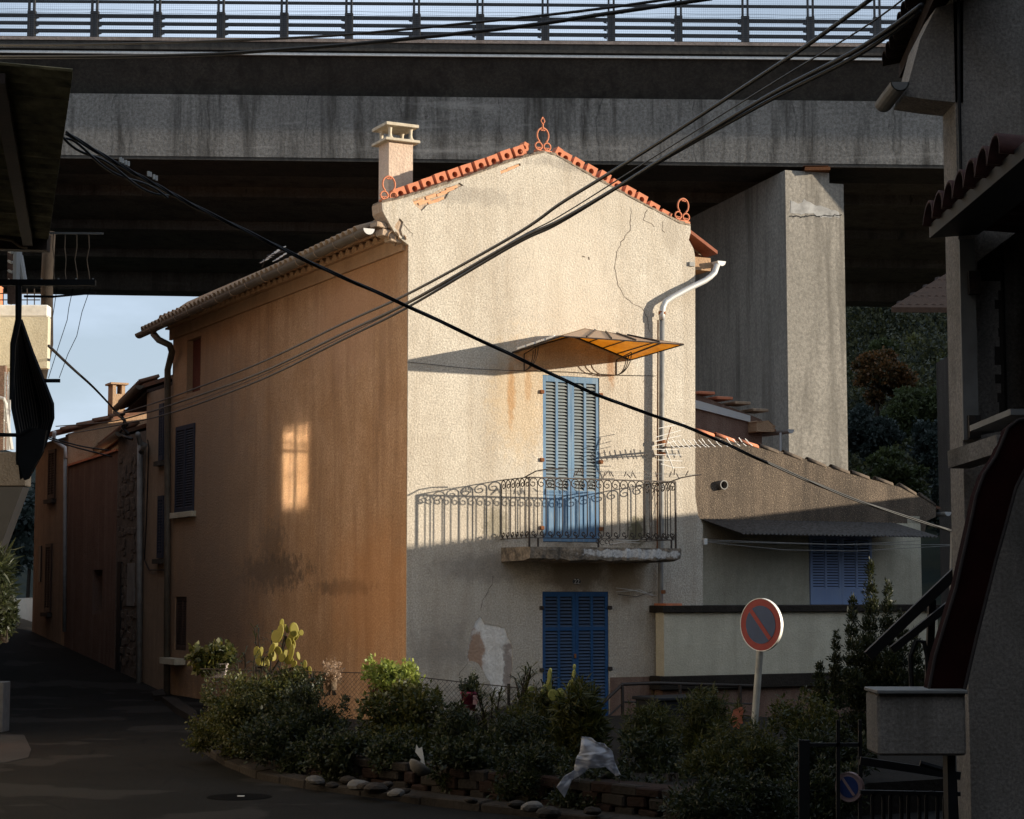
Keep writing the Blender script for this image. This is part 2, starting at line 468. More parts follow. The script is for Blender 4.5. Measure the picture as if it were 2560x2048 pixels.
M['soil'] = plaster("garden_soil", (0.014, 0.011, 0.008), (0.009, 0.007, 0.005), None, 0, 0.5, 1.0, 20)
M['hill'] = plaster("scrub_hillside", (0.030, 0.034, 0.026), (0.020, 0.024, 0.020), None, 0, 0.5, 1.0, 3)
M['planter'] = plaster("red_planter_wall", (0.035, 0.018, 0.013), (0.022, 0.013, 0.010), (0.012, 0.009, 0.008), 0.6, 0.5, 1.0, 20)

def leaf_mat(name, c1, c2, trans=0.35, rough=0.5, spec=0.35):
    t = NT(name)
    g = t.n.new("ShaderNodeNewGeometry")
    col = t.mix(g.outputs['Random Per Island'], c4(c1), c4(c2))
    t.done(col, rough, None, spec=spec)
    tr = t.n.new("ShaderNodeBsdfTranslucent"); t.l.new(col, tr.inputs[0])
    mx = t.n.new("ShaderNodeMixShader"); mx.inputs[0].default_value = trans
    t.l.new(t.p.outputs[0], mx.inputs[1]); t.l.new(tr.outputs[0], mx.inputs[2]); t.l.new(mx.outputs[0], t.out.inputs[0])
    return t.m
M['leaf'] = leaf_mat("shrub_leaf", (0.018, 0.028, 0.006), (0.085, 0.078, 0.016))
M['leaf_dark'] = leaf_mat("dark_leaf", (0.006, 0.011, 0.004), (0.040, 0.046, 0.014))
M['leaf_lime'] = leaf_mat("succulent_leaf", (0.17, 0.22, 0.04), (0.26, 0.28, 0.06))
M['leaf_dry'] = leaf_mat("dry_leaf", (0.20, 0.13, 0.08), (0.30, 0.20, 0.13))
M['conifer'] = leaf_mat("conifer_needles", (0.012, 0.018, 0.006), (0.032, 0.034, 0.009))
M['tree_green'] = leaf_mat("wood_green", (0.045, 0.060, 0.020), (0.075, 0.085, 0.030))
M['tree_yellow'] = leaf_mat("wood_yellow_green", (0.09, 0.095, 0.025), (0.13, 0.12, 0.035))
M['tree_rust'] = leaf_mat("autumn_leaf", (0.035, 0.035, 0.014), (0.18, 0.075, 0.022))
M['tree_blue'] = leaf_mat("wood_blue_green", (0.030, 0.042, 0.038), (0.045, 0.058, 0.048))
M['wood'] = leaf_mat('mixed_wood_leaf', (0.020, 0.028, 0.020), (0.085, 0.080, 0.028))
M['bark'] = simple("bark", (0.035, 0.027, 0.021), 0.95, 0, 0.4, 8, 0.6, 0.1)
M['cactus'] = leaf_mat("cactus_pad", (0.16, 0.18, 0.045), (0.23, 0.22, 0.05), 0.12, 0.6)
M['cactus_lit'] = leaf_mat("sunlit_tint_cactus_pad", (0.34, 0.27, 0.04), (0.20, 0.18, 0.03), 0.35, 0.6)  # pad colour yellowed to stand for sun shining through
M['amber'] = None
# ------------------------------------------------------------------ ground
def sstep(a, b, x):
    t = min(1, max(0, (x-a)/(b-a))); return t*t*(3-2*t)
def hloc(p): return H.I @ Vector(p)
def ground_z(x, y):
    l = hloc((x, y, 0))
    z = 0.095*max(0, l.y-12.0)*sstep(6, -1, l.x) if l.y < 30 else 0.095*18*sstep(6, -1, l.x)
    if y > 75:                           # hills behind the viaduct
        k = (y-75)
        right = sstep(2, 30, x - 0.0*y); left = sstep(-20, -50, x + 0.12*y)
        z += right*min(k*0.36, 60)+ left*min(k*0.14, 30)
        z += sstep(45, 100, x)*sstep(66, 84, y)*75  # unseen ridge added at right to keep low sun off the trees
        z += 2.0*noise.noise(Vector((x*0.05, y*0.05, 0)))*min(1, k/20)
    return z
xs = [-400,-250,-150,-100,-70,-50,-40,-32,-26]+[x*0.5 for x in range(-44, 45)]+[26,32,40,50,70,100,150,250,400]
ys = [-120,-60,-30,-15]+[y*0.75 for y in range(-8, 100)]+[80,86,93,100,110,120,135,150,170,200,240,300,400,600,900]
g = MB()
for yy in ys:
    for xx in xs: g.v.append((xx, yy, ground_z(xx, yy)))
nx = len(xs)
for j in range(len(ys)-1):
    for i in range(nx-1):
        a = j*nx+i; g.f.append((a, a+1, a+1+nx, a+nx))
tg = NT("ground_mix")
_n = tg.noise(38, 6, 0.85); _b = tg.noise(0.5, 5, 0.6)
_sx = tg.n.new("ShaderNodeSeparateXYZ"); tg.l.new(tg.tc, _sx.inputs[0])
_far = tg.rng(_sx.outputs[1], 62, 78)
_c = tg.mix(tg.rng(_b, 0.35, 0.65), c4((0.019, 0.0172, 0.015)), c4((0.012, 0.011, 0.0095)))
_c = tg.mix(tg.rng(_n, 0.40, 0.58, 0.9, 0), _c, c4((0.004, 0.004, 0.004)))
_c = tg.mix(tg.rng(tg.noise(1.3, 6, .7), .52, .6, 0, .5), _c, c4((0.008, 0.0075, 0.007)))
_vd = tg.voro(.9, None, 'DISTANCE_TO_EDGE'); _c = tg.mix(tg.math('MULTIPLY', tg.rng(_vd, .0, .02, 1, 0), tg.rng(tg.noise(.7, 4, .6), .45, .55, 0, .8)), _c, c4((.003, .003, .003)))
_c = tg.mix(tg.rng(tg.noise(.55, 3, .5), .56, .585, 0, .6), _c, c4((.030, .027, .024)))
_c = tg.mix(_far, _c, tg.mix(tg.rng(tg.noise(0.3, 6, 0.7), 0.35, 0.65), c4((0.018, 0.024, 0.02)), c4((0.035, 0.036, 0.022))))
M['ground'] = tg.done(_c, 0.9, tg.bump(_n, 0.7, 0.01), spec=0.05)
ground = g.build("ground", M['ground'], None, True, fixn=False)
tag(ground, kind='structure')

# ------------------------------------------------------------------ MAIN HOUSE
house = thing("town_house", "tall narrow house with sunlit cream gable and orange shaded side wall, blue balcony shutters", "house", H.o, PSI)
zb = -0.6
def hf(*pts, y=0.0): return [H.y(px, py, y) for px, py in pts]
f_out = hf((1017, 1900), (1017, 612), (1003, 598), (985, 578), (972, 556), (957, 528), (955, 505), (1010, 493), (1130, 455), (1270, 405), (1332, 386),
           (1362, 379), (1392, 388), (1480, 440), (1600, 505), (1700, 557), (1726, 562), (1727, 580), (1722, 600), (1734, 622), (1738, 645),
           (1738, 1240), (1745, 1288), (1757, 1312), (1757, 1900))
f_out[1] = (0.0, f_out[1][1]); f_out[0] = (0.0, zb); f_out[-1] = (f_out[-1][0], zb)
for i in range(len(f_out)):
    if abs(f_out[i][0]) < 0.03: f_out[i] = (0.0, f_out[i][1])
W = H.y(1738, 900)[0]
up0, up1 = H.y(1357, 937), H.y(1500, 1357)
lo0, lo1 = H.y(1356, 1479), H.y(1523, 1850)
UX0, UX1, UZ1, UZ0 = up0[0], up1[0], up0[1], up1[1]
LX0, LX1, LZ1, LZ0 = lo0[0], lo1[0], lo0[1], 0.0
rect = lambda x0, x1, z0, z1: [(x0, z0), (x1, z0), (x1, z1), (x0, z1)]
def rough_poly(pts, amp=0.015, step=0.05, seed=1):
    r = random.Random(seed); out = []
    for i in range(len(pts)):
        a = Vector(pts[i]); b = Vector(pts[(i+1) % len(pts)]); n = max(1, int((b-a).length/step))
        for k in range(n):
            p = a.lerp(b, k/n); out.append((p.x + r.uniform(-amp, amp), p.y + r.uniform(-amp, amp)))
    return out
fn_f = lambda a, b, d: (a, d, b)
bay = [rect(UX0, UX1, UZ0, UZ1), rect(LX0, LX1, LZ0, LZ1)]
# peeled places in the render coat
peel1 = rough_poly(hf((1202, 1541), (1212, 1560), (1240, 1564), (1262, 1570), (1270, 1592), (1280, 1612), (1281, 1660), (1277, 1700), (1270, 1738), (1240, 1742), (1228, 1715),
                      (1212, 1682), (1196, 1660), (1170, 1652), (1168, 1635), (1175, 1600), (1177, 1580), (1188, 1556)), 0.013, 0.05, 3)
peel2 = rough_poly(hf((990, 560), (1000, 545), (1008, 556), (1003, 575), (1008, 590), (1012, 604), (1002, 590), (986, 568)), 0.006, 0.05, 4)
peel3 = rough_poly(hf((1030, 500), (1062, 490), (1100, 474), (1150, 458), (1160, 463), (1122, 482), (1114, 496), (1090, 507), (1068, 513), (1054, 528), (1046, 520), (1036, 512)), 0.008, 0.06, 5)
peel4 = rough_poly(hf((1250, 428), (1300, 408), (1302, 414), (1252, 436)), 0.006, 0.06, 6)
MB().prism(f_out, fn_f, 0.022, 0.40, bay).build("masonry_wall", M['masonry'], house)
coat_out = list(f_out)
MB().prism(coat_out, fn_f, 0.0, 0.0205, bay + [peel1, peel2, peel3, peel4]).build("front_wall", M['cream'], house)
# undercoat inside the big peeled patch
_cx = sum(p[0] for p in peel1)/len(peel1); _cz = sum(p[1] for p in peel1)/len(peel1)
MB().prism([( _cx+(a-_cx)*1.0, _cz+(b-_cz)*1.0) for a, b in peel1], fn_f, 0.012, 0.019).build("bare_patch", M['patch'], house)['label'] = "whitish bare patch where the render has fallen off"
# exposed flat bricks under the left rake
brk = Rep(MB().box(-0.115, 0.115, -0.004, 0.03, -0.022, 0.022).build("brick", M['brick'], house, bevel=0.003))
rake_ang = math.atan2(H.y(1270, 408)[1]-H.y(1060, 478)[1], H.y(1270, 408)[0]-H.y(1060, 478)[0])
for px, py in ((1130, 470), (1045, 504), (1062, 505), (1078, 491), (1098, 499), (1106, 484), (1086, 504), (1262, 428), (1284, 419), (1240, 434), (1120, 477)):
    x, z = H.y(px, py)
    brk.put(house, (x, 0.013, z), (0, -rake_ang, 0), (random.uniform(.8, 1.1), 1, random.uniform(.9, 1.15)))
# cracks as fine dark slits just proud of the render
M['crack'] = simple("crack_shadow", (0.10, 0.075, 0.055), 0.95)
def crack(pts, w, seed):
    r = random.Random(seed); P = []
    for i in range(len(pts)-1):
        a = Vector(H.y(*pts[i])); b = Vector(H.y(*pts[i+1])); n = max(2, int((b-a).length/0.06))
        for k in range(n):
            p = a.lerp(b, k/n); P.append(Vector((p.x+r.uniform(-.012, .012), p.y+r.uniform(-.008, .008))))
    m = MB()
    for i in range(len(P)-1):
        ww = w*r.uniform(.5, 1.1); d = (P[i+1]-P[i]).normalized(); s = Vector((-d.y, d.x))*ww/2
        a, b = P[i], P[i+1]
        m.quad((a.x-s.x, -.0015, a.y-s.y), (b.x-s.x, -.0015, b.y-s.y), (b.x+s.x, -.0015, b.y+s.y), (a.x+s.x, -.0015, a.y+s.y))
    m.build("crack", M['crack'], house)
crack([(1578, 520), (1575, 575), (1553, 605), (1543, 630), (1537, 670), (1542, 705), (1558, 740), (1578, 757), (1605, 770), (1618, 795), (1625, 840)], 0.012, 1)
crack([(1617, 525), (1607, 550), (1630, 560), (1640, 578)], 0.012, 2)
crack([(1658, 553), (1655, 575), (1672, 590)], 0.010, 3)
crack([(1010, 560), (1030, 585), (1028, 600)], 0.014, 4)
crack([(1232, 1440), (1230, 1462), (1206, 1500), (1202, 1540)], 0.009, 5)
crack([(1120, 510), (1118, 530)], 0.010, 6)
crack([(1170, 1655), (1152, 1680), (1145, 1700)], 0.009, 7)
crack([(1612, 950), (1604, 965)], 0.010, 8)
crack([(1455, 640), (1473, 648)], 0.030, 9)
crack([(1471, 642), (1474, 656)], 0.022, 10)
# side wall
yF, _ = H.x(424, 1400)
eave_pts = (H.x(1010, 637), H.x(430, 845))
ZC = sum(p[1] for p in eave_pts)/2            # underside of the cornice band
print("cornice z", eave_pts, "house len", yF, "W", W)
DEP = yF
win = []
sy0, sz0 = H.x(486, 1277); sy1, sz1 = H.x(443, 1069)
SW = (sy0, sy1, H.x(486, 1277)[1], H.x(486, 1058)[1])
n0, n1 = H.x(501, 975), H.x(469, 860)
NW = (n0[0], n1[0], H.x(469, 985)[1], H.x(469, 852)[1])
b0, b1 = H.x(465, 1640), H.x(436, 1640)
BW = (b0[0], b1[0], H.x(465, 1640)[1]+.1, H.x(465, 1492)[1])
holes_s = [rect(a, b, c, d) for a, b, c, d in (SW, NW, BW)]
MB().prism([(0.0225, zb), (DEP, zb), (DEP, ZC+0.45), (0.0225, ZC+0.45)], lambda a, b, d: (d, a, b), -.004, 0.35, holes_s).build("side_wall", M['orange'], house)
MB().box(W-.35, W-.002, .402, DEP, zb, ZC+.5).build("rear_side_wall", M['grey_render'], house)
MB().box(.352, W-.352, DEP-.3, DEP, zb, ZC+.5).build("back_wall", M['grey_render'], house)
MB().box(.36, W-.36, .41, DEP-.31, 3.0, 3.1).build("upper_floor", M['grey_render'], house)

# roof: slabs, tiles, cornice, gutter
gy0, gz0 = H.x(925, 572, -0.62)
gy1, gz1 = H.x(350, 836, -0.62)
GZ = (gz0+gz1)/2
print("gutter", gy0, gz0, gy1, gz1)
ridge_x, ridge_z = H.y(1362, 379)[0], H.y(1362, 379)[1]-0.45
EX = -0.60; EZ = GZ+0.03; EZ0 = gz0+.03; EZ1 = gz1+.03
def ezy(y): return EZ0+(EZ1-EZ0)*(y-gy0)/(gy1-gy0)
REX = W+0.45; REZ = H.y(1790, 640, 0.3)[1]
roofm = MB()
roofm.hexa([(EX, .42, EZ0-.06), (ridge_x, .42, ridge_z-.06), (ridge_x, DEP+.3, ridge_z-.06), (EX, gy1, EZ1-.06),
            (EX, .42, EZ0), (ridge_x, .42, ridge_z), (ridge_x, DEP+.3, ridge_z), (EX, gy1, EZ1)])
roofm.hexa([(ridge_x+.002, .42, ridge_z-.06), (REX, .42, REZ-.06), (REX, DEP+.3, REZ-.06), (ridge_x+.002, DEP+.3, ridge_z-.06),
            (ridge_x+.002, .42, ridge_z), (REX, .42, REZ), (REX, DEP+.3, REZ), (ridge_x+.002, DEP+.3, ridge_z)])
roof = roofm.build("roof", M['old_tile'], house)
def canal_tile(L=0.45, r0=0.095, r1=0.075, t=0.012, n=8):
    """barrel tile lying along +x, convex up"""
    m = MB(); k = n+1
    for X, r in ((0, r0), (L, r1)):
        for rr in (r, r-t):
            for i in range(k):
                a = math.pi*i/n
                m.v.append((X, rr*math.cos(a), rr*math.sin(a)))
    o0, i0, o1, i1 = 0, k, 2*k, 3*k
    for i in range(n):
        m.f += [(o0+i, o0+i+1, o1+i+1, o1+i), (i0+i+1, i0+i, i1+i, i1+i+1), (o0+i+1, o0+i, i0+i, i0+i+1), (o1+i, o1+i+1, i1+i+1, i1+i)]
    m.f += [(o0, o1, i1, i0), (o0+n, i0+n, i1+n, o1+n)]
    return m
sl = math.atan2(ridge_z-EZ, ridge_x-EX)
tile = Rep(canal_tile().build("roof_tile", M['lichen_tile'], roof, True))
SP = 0.235
nt = int((gy1-.5)/SP)
for k in range(nt):
    y = .55+k*SP
    for c in range(2):
        x = EX-.06+c*.36*math.cos(sl); z = ezy(y)+c*.36*math.sin(sl)
        tile.put(roof, (x, y, z), (random.uniform(-.05, .05), -sl+random.uniform(-.02, .02), random.uniform(-.04, .04)))
# right-hand eave: a few tile edges and the gutter end
sr = math.atan2(ridge_z-REZ, REX-ridge_x)
for k in range(14):
    tile.put(roof, (REX+.08, .5+k*SP, REZ-.0), (0, -sr, math.pi))
rt = MB()
rt.hexa([(W-.05, .05, REZ+.30), (W+.5, .05, REZ-.02), (W+.5, .45, REZ-.02), (W-.05, .45, REZ+.30), (W-.05, .05, REZ+.36), (W+.5, .05, REZ+.04), (W+.5, .45, REZ+.04), (W-.05, .45, REZ+.36)])
rt.build("verge_tiles", simple('brown_red_tile', (.26, .09, .05), .9, 0, .3, 8, .3), roof)
MB().box(W+.003, W+.36, .05, 3, REZ-.32, REZ-.10).build("eave_bracket_course", M['cornice'], house)
tile2 = Rep(canal_tile(.34, .08, .08).build("cornice_tile", M['cornice'], house, True))
SPc = 0.285
nc = int((DEP-.25)/SPc)
CZ1 = ZC+0.22; CZ2 = ZC+0.36
for k in range(nc):
    y = .25+k*SPc
    tile2.put(house, (-.22, y, CZ1), (0, 0, 0), (.66, 1.25, 1.15))
    tile2.put(house, (-.38, y+.13, CZ2+.02), (0, 0, 0), (1.1, 1.25, 1.15))
band = MB()
band.box(-.06, .0, .1, DEP+.1, ZC, ZC+.215)
band.box(-.15, .0, .1, DEP+.1, ZC+.215, ZC+.255)
band.build("cornice_band", M['cornice'], house)
m_ = MB()
m_.box(-.28, .35, .1, DEP+.15, CZ1+.105, CZ1+.135)
m_.hexa([(-.45, .3, GZ+.02), (.35, .3, CZ2+.2), (.35, DEP+.2, CZ2+.2), (-.45, DEP+.2, GZ+.02), (-.45, .3, GZ+.06), (.35, .3, CZ2+.5), (.35, DEP+.2, CZ2+.5), (-.45, DEP+.2, GZ+.06)])
m_.box(-.05, .36, .1, DEP+.15, CZ1+.136, CZ2+.19)
m_.build("cornice_mortar", M['cornice'], house)
def gutter(a, b, r, mat, parent, name="gutter", closed=True):
    """half-round gutter from a to b (level-ish)"""
    a, b = Vector(a), Vector(b); d = (b-a).normalized(); s = d.cross(Vector((0,0,1))).normalized(); u = Vector((0,0,1))
    m = MB(); n = 8
    for P in (a, b):
        for rr in (r, r-.006):
            for i in range(n+1):
                t = math.pi*i/n
                m.v.append(tuple(P + s*rr*math.cos(t) - u*rr*math.sin(t)))
    k = n+1
    for i in range(n):
        m.f += [(i, i+1, 2*k+i+1, 2*k+i), (k+i+1, k+i, 3*k+i, 3*k+i+1), (i+1, i, k+i, k+i+1), (2*k+i, 2*k+i+1, 3*k+i+1, 3*k+i)]
    if closed:
        m.f.append(tuple(range(n+1))); m.f.append(tuple(2*k+i for i in range(n+1)))
    return m.build(name, mat, parent)
gt = gutter((-.64, gy0, gz0), (-.64, gy1, gz1), .095, M['old_zinc'], house)
gc = MB().prism([(.093*math.cos(math.pi*i/10), -.093*math.sin(math.pi*i/10)) for i in range(11)], lambda a, b, d: (-.64+a, gy0-.004+d, gz0+b), -.006, 0)
gc.build("end_cap", M['zinc'], gt)
gr_ = MB()
for k in range(14):
    y = gy0+.4+k*(gy1-gy0-.6)/14; z = gz0+(gz1-gz0)*(y-gy0)/(gy1-gy0)
    gr_.torus((-.64, y, z), .10, .006, (1,0,0), (0,0,-1), 8, 4, 0, math.pi)
gr_.build("gutter_brackets", M['lichen_tile'], gt)
# broken wavy tiles and rubble at the left shoulder of the gable
sh = MB()
for (px, py, s) in ((1000, 588, .11), (985, 596, .09), (1008, 600, .08), (968, 580, .12), (978, 565, .08), (950, 560, .09)):
    x, z = H.y(px, py, .12)
    rr = [Vector((random.uniform(-1, 1), random.uniform(-1, 1), random.uniform(-1, 1))).normalized()*s for _ in range(8)]
    sh.hexa([(x-s, .05, z-s*.6), (x+s*1.2, .05, z-s*.9), (x+s, .3, z-s*.7), (x-s, .3, z-s*.5), (x-s*.9, .05, z+s*.3), (x+s*.8, .06, z+s*.1), (x+s, .3, z+s*.3), (x-s, .3, z+s*.4)])
sh.build("rubble_shoulder", M['masonry'], house, bevel=.01)
for px, py, a in ((986, 590, .3), (1004, 596, .5)):
    x, z = H.y(px, py, .0)
    tile2.put(house, (x-.02, -.01, z), (0, a, 1.2), (.6, 1.1, 1.1))
# parapet edge crust
pc = MB(); r_ = random.Random(5)
rk = [(956, 504), (1010, 492), (1130, 454), (1270, 404), (1334, 385), (1362, 379), (1392, 387), (1480, 439), (1600, 504), (1700, 556), (1726, 561)]
for i in range(len(rk)-1):
    a = Vector(H.y(*rk[i])); b = Vector(H.y(*rk[i+1])); n = max(1, int((b-a).length/.09))
    for k in range(n):
        p = a.lerp(b, (k+.5)/n); q = a.lerp(b, (k+1.5)/n)
        h = r_.uniform(.008, .03)
        d = (b-a).normalized()*.05
        pc.hexa([(p.x-d.x, -.015*r_.random(), p.y-d.y-.02), (p.x+d.x, -.015*r_.random(), p.y+d.y-.02), (p.x+d.x, .38, p.y+d.y-.02), (p.x-d.x, .38, p.y-d.y-.02),
                 (p.x-d.x, .01, p.y-d.y+h), (p.x+d.x, .0, p.y+d.y+h), (p.x+d.x, .38, p.y+d.y+h), (p.x-d.x, .38, p.y-d.y+h)])
M['crust'] = plaster("mortar_crust", (0.36, 0.28, 0.20), (0.20, 0.15, 0.11), (0.10, 0.08, 0.06), .5, .5, 1.0, 22)
pc.build("parapet_crust", M['crust'], house)
# openwork terracotta blocks along both rakes
s_ = 0.098
sq = [(-s_, -s_), (s_, -s_), (s_, s_), (-s_, s_)]
circ = [(.047*math.cos(-2*math.pi*i/16), .047*math.sin(-2*math.pi*i/16)) for i in range(16)]
blk = Rep(MB().prism(sq, fn_f, 0.0, .17, [circ]).build("ridge_block", M['terracotta'], house))
half = [(s_, -s_), (s_, -s_*.35), (s_*.55, -s_*.25), (s_*.3, 0), (s_*.55, s_*.3), (s_, s_*.4), (s_, s_), (-s_*.1, s_), (-s_*.1, -s_)]
lft = [(1008, 482), (1043, 470), (1078, 457), (1111, 444), (1144, 434), (1176, 423), (1210, 411.5), (1242, 400.5), (1275, 387), (1307, 377)]
rgt = [(1422, 393), (1453, 409), (1486, 426), (1520, 442), (1550, 463), (1583, 480), (1612, 497), (1643, 519), (1673, 539)]
for L_, a in ((lft, -rake_ang), (rgt, None)):
    if a is None:
        a = -math.atan2(H.y(1673, 539)[1]-H.y(1422, 393)[1], H.y(1673, 539)[0]-H.y(1422, 393)[0])
    for px, py in L_:
        x, z = H.y(px, py)
        blk.put(house, (x, .10+random.uniform(-.008, .008), z+.004), (0, a+random.uniform(-.03, .03), 0))
hb = MB().prism(half, fn_f, 0, .17).build("broken_ridge_block", M['terracotta'], house)
x, z = H.y(1327, 371); hb.location = (x, .1, z); hb.rotation_euler = (0, -rake_ang, math.pi); hb.location.y = .27
hb2 = dup(hb, house, (H.y(1398, 376)[0], .10, H.y(1398, 376)[1]), (0, .5, 0))
# finials
def finial(spike):
    m = MB()
    X, Z = (1,0,0), (0,0,1)
    r = .014
    m.torus((-.078, 0, .085), .062, r, X, Z); m.torus((.078, 0, .085), .062, r, X, Z)
    pts = []
    for i in range(25):
        a = math.radians(-58+296*i/24)
        pts.append((.105*math.cos(a), 0, .265+.125*math.sin(a)))
    m.tube(pts, r, 6)
    for sx in (-.078, .078):
        for dx in (-.022, .022): m.torus((sx+dx, 0, .045), .02, .010, X, Z, 12, 5)
    for dx in (-.02, .02): m.torus((dx, 0, .365), .018, .010, X, Z, 10, 5)
    m.box(-.15, .15, -.03, .03, -.02, .015)
    if spike:
        m.tube([(0,0,.38), (0,0,.43), (0,0,.45)], [.026, .012, .022], 6)
        m.tube([(0,0,.45), (-.035,0,.505), (0,0,.57)], .011, 5); m.tube([(0,0,.45), (.035,0,.505), (0,0,.57)], .011, 5)
    return m.build("finial", M['terracotta'], house, True)
fa = finial(False); x, z = H.y(975, 500); fa.location = (x, .05, z-.01)
fb = dup(fa, house, (H.y(1708, 552)[0], .05, H.y(1708, 552)[1]+.0), (0, .12, 0))
fc = finial(True); x, z = H.y(1362, 378); fc.location = (x-.01, .05, z)

# chimney
chim = MB()
CY = .75
cx0, _ = H.y(972, 420, CY); cx1, _ = H.y(1032, 420, CY)
cz1 = H.y(1000, 356, CY)[1]
chim.box(cx0, cx1, CY, CY+.40, 7.62, cz1)
M['chimney'] = plaster("pink_chimney_render", (0.64, 0.50, 0.38), (0.56, 0.42, 0.32), (0.42, 0.26, 0.20), .5, .25, .7, 30)
ch = chim.build("chimney", M['chimney'], house)
ct = H.y(1000, 312, CY)[1]
MB().box(cx0-.09, cx1+.09, CY-.09, CY+.50, cz1+.001, cz1+.045).build("chimney_plate", M['concrete_cap'], ch, bevel=.006)
MB().box(cx0-.08, cx1+.07, CY-.08, CY+.52, ct-.04, ct+.012).build("chimney_cap", M['concrete_cap'], ch, bevel=.006)
pst = MB()
hh = ct-.04-(cz1+.045)
pst.v = []; pst.lathe([(.075, 0), (.035, .05), (.028, hh*.5), (.034, hh-.03), (.05, hh)], n=10)
pr = Rep(pst.build("chimney_post", M['concrete_cap'], ch, True))
for a in (cx0+.03, cx1-.03):
    for b in (CY+.03, CY+.37): pr.put(ch, (a, b, cz1+.045))

# shutters ---------------------------------------------------------
def louvre_leaf(x0, x1, z0, z1, y, parent, frame_mat, slat_mat, cols=2, panels=None, slats=True, thick=.04, pitch=.045, fw=.055, name="shutter", individual=True):
    """a shutter leaf: frame with columns of slats; panels = list of (z0,z1,'slats'|'solid')"""
    m = MB()
    m.box(x0, x0+fw, y, y+thick, z0, z1); m.box(x1-fw, x1, y, y+thick, z0, z1)
    inner = (x1-x0-2*fw)
    cw = (inner-(cols-1)*fw*.8)/cols
    for c in range(1, cols):
        xx = x0+fw+c*cw+(c-1)*fw*.8
        m.box(xx, xx+fw*.8, y+.001, y+thick, z0+.02, z1-.02)
    zs = sorted(panels or [(z0+.09, z1-.09, 'slats')])
    edges = [z0]+[v for p in zs for v in p[:2]]+[z1]
    for i in range(0, len(edges), 2):
        m.box(x0+fw, x1-fw, y+.0005, y+thick, edges[i], edges[i+1])
    for a, b, kind in zs:
        if kind == 'solid':
            m.box(x0+fw, x1-fw, y+.016, y+thick, a, b)
            for c in range(cols):
                xx = x0+fw+c*(cw+fw*.8)
                m.box(xx+.03, xx+cw-.03, y+.008, y+.016, a+.04, b-.04)
    o = m.build(name, frame_mat, parent, bevel=0)
    MB().box(x0+.01, x1-.01, y+thick+.001, y+thick+.008, z0+.01, z1-.01).build("backing", M['black'], o)
    sl_m = MB().hexa([(0, 0, 0), (1, 0, 0), (1, .006, 0), (0, .006, 0), (0, .027, .035), (1, .027, .035), (1, .033, .035), (0, .033, .035)])
    allm = MB(); rep = None
    for a, b, kind in zs:
        if kind != 'slats': continue
        n = int((b-a)/pitch)
        for c in range(cols):
            xx = x0+fw+c*(cw+fw*.8)
            for k in range(n):
                zz = a+(b-a)*k/n
                if individual:
                    if rep is None: rep = Rep(sl_m.build("slat", slat_mat, o))
                    rep.put(o, (xx, y+.004, zz), (0, random.uniform(-.004, .004), 0), (cw, 1, 1))
                else:
                    allm.hexa([(xx+(v[0])*cw, y+.004+v[1], zz+v[2]) for v in sl_m.v])
    if not individual and allm.v:
        q = allm.build("slats", slat_mat, o); q['kind'] = 'stuff'
    return o
def hinges(xs, zs, y, parent, mat):
    r = Rep(MB().box(-.035, .035, -.02, .03, -.03, .03).build("hinge", mat, parent, bevel=.008))
    for x in xs:
        for z in zs: r.put(parent, (x, y, z))
UM = (UX0+UX1)/2
zA = H.y(1400, 1226)[1]; zB = H.y(1400, 1238)[1]
for a, b in ((UX0+.004, UM-.002), (UM+.002, UX1-.004)):
    louvre_leaf(a, b, UZ0+.01, UZ1-.004, .01, house, M['blue'], M['slat'], 2, [(UZ0+.07, zB, 'solid'), (zA, UZ1-.10, 'slats')], pitch=.052)
hinges((UX0-.02, UX1+.02), (H.y(1357, 980)[1], H.y(1357, 1150)[1], H.y(1357, 1320)[1]), -.012, house, M['rust'])
LM = (LX0+LX1)/2
z1_, z2_ = H.y(1400, 1568)[1], H.y(1400, 1577)[1]; z3_, z4_ = H.y(1400, 1757)[1], H.y(1400, 1768)[1]
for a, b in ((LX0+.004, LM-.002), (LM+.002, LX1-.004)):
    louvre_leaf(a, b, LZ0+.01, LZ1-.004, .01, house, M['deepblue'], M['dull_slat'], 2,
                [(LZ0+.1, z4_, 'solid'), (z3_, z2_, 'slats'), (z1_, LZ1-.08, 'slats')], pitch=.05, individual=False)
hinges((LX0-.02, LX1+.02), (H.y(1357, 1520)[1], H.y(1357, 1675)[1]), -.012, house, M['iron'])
MB().box(LM-.03, LM+.0, -.02, .009, 1.05, 1.12).build("door_handle", M['rust'], house, bevel=.005)
# small parts by number: balcony door threshold and number plate
npx, npz = H.y(1441, 1454)
ov = [(.072*math.cos(2*math.pi*i/28), .048*math.sin(2*math.pi*i/28)) for i in range(28)]
plate = MB().prism(ov, lambda a, b, d: (npx+a, d, npz+b), -.012, -.0005).build("number_plate", simple("enamel_black", (.012, .012, .014), .3, 0, .2, 10, 0, .5), house)
tx = bpy.data.curves.new("numerals", 'FONT'); tx.body = "22"; tx.size = .105; tx.align_x = 'CENTER'; tx.align_y = 'CENTER'; tx.extrude = .001; tx.offset = .0005
_t = bpy.data.objects.new("numerals_text", tx); COL.objects.link(_t); tx.materials.append(M['white'])
to = bpy.data.objects.new("numerals", bpy.data.meshes.new_from_object(_t)); bpy.data.objects.remove(_t); COL.objects.link(to); to.parent = plate
to.location = (npx, -.0145, npz-.002); to.rotation_euler = (math.pi/2, 0, 0)

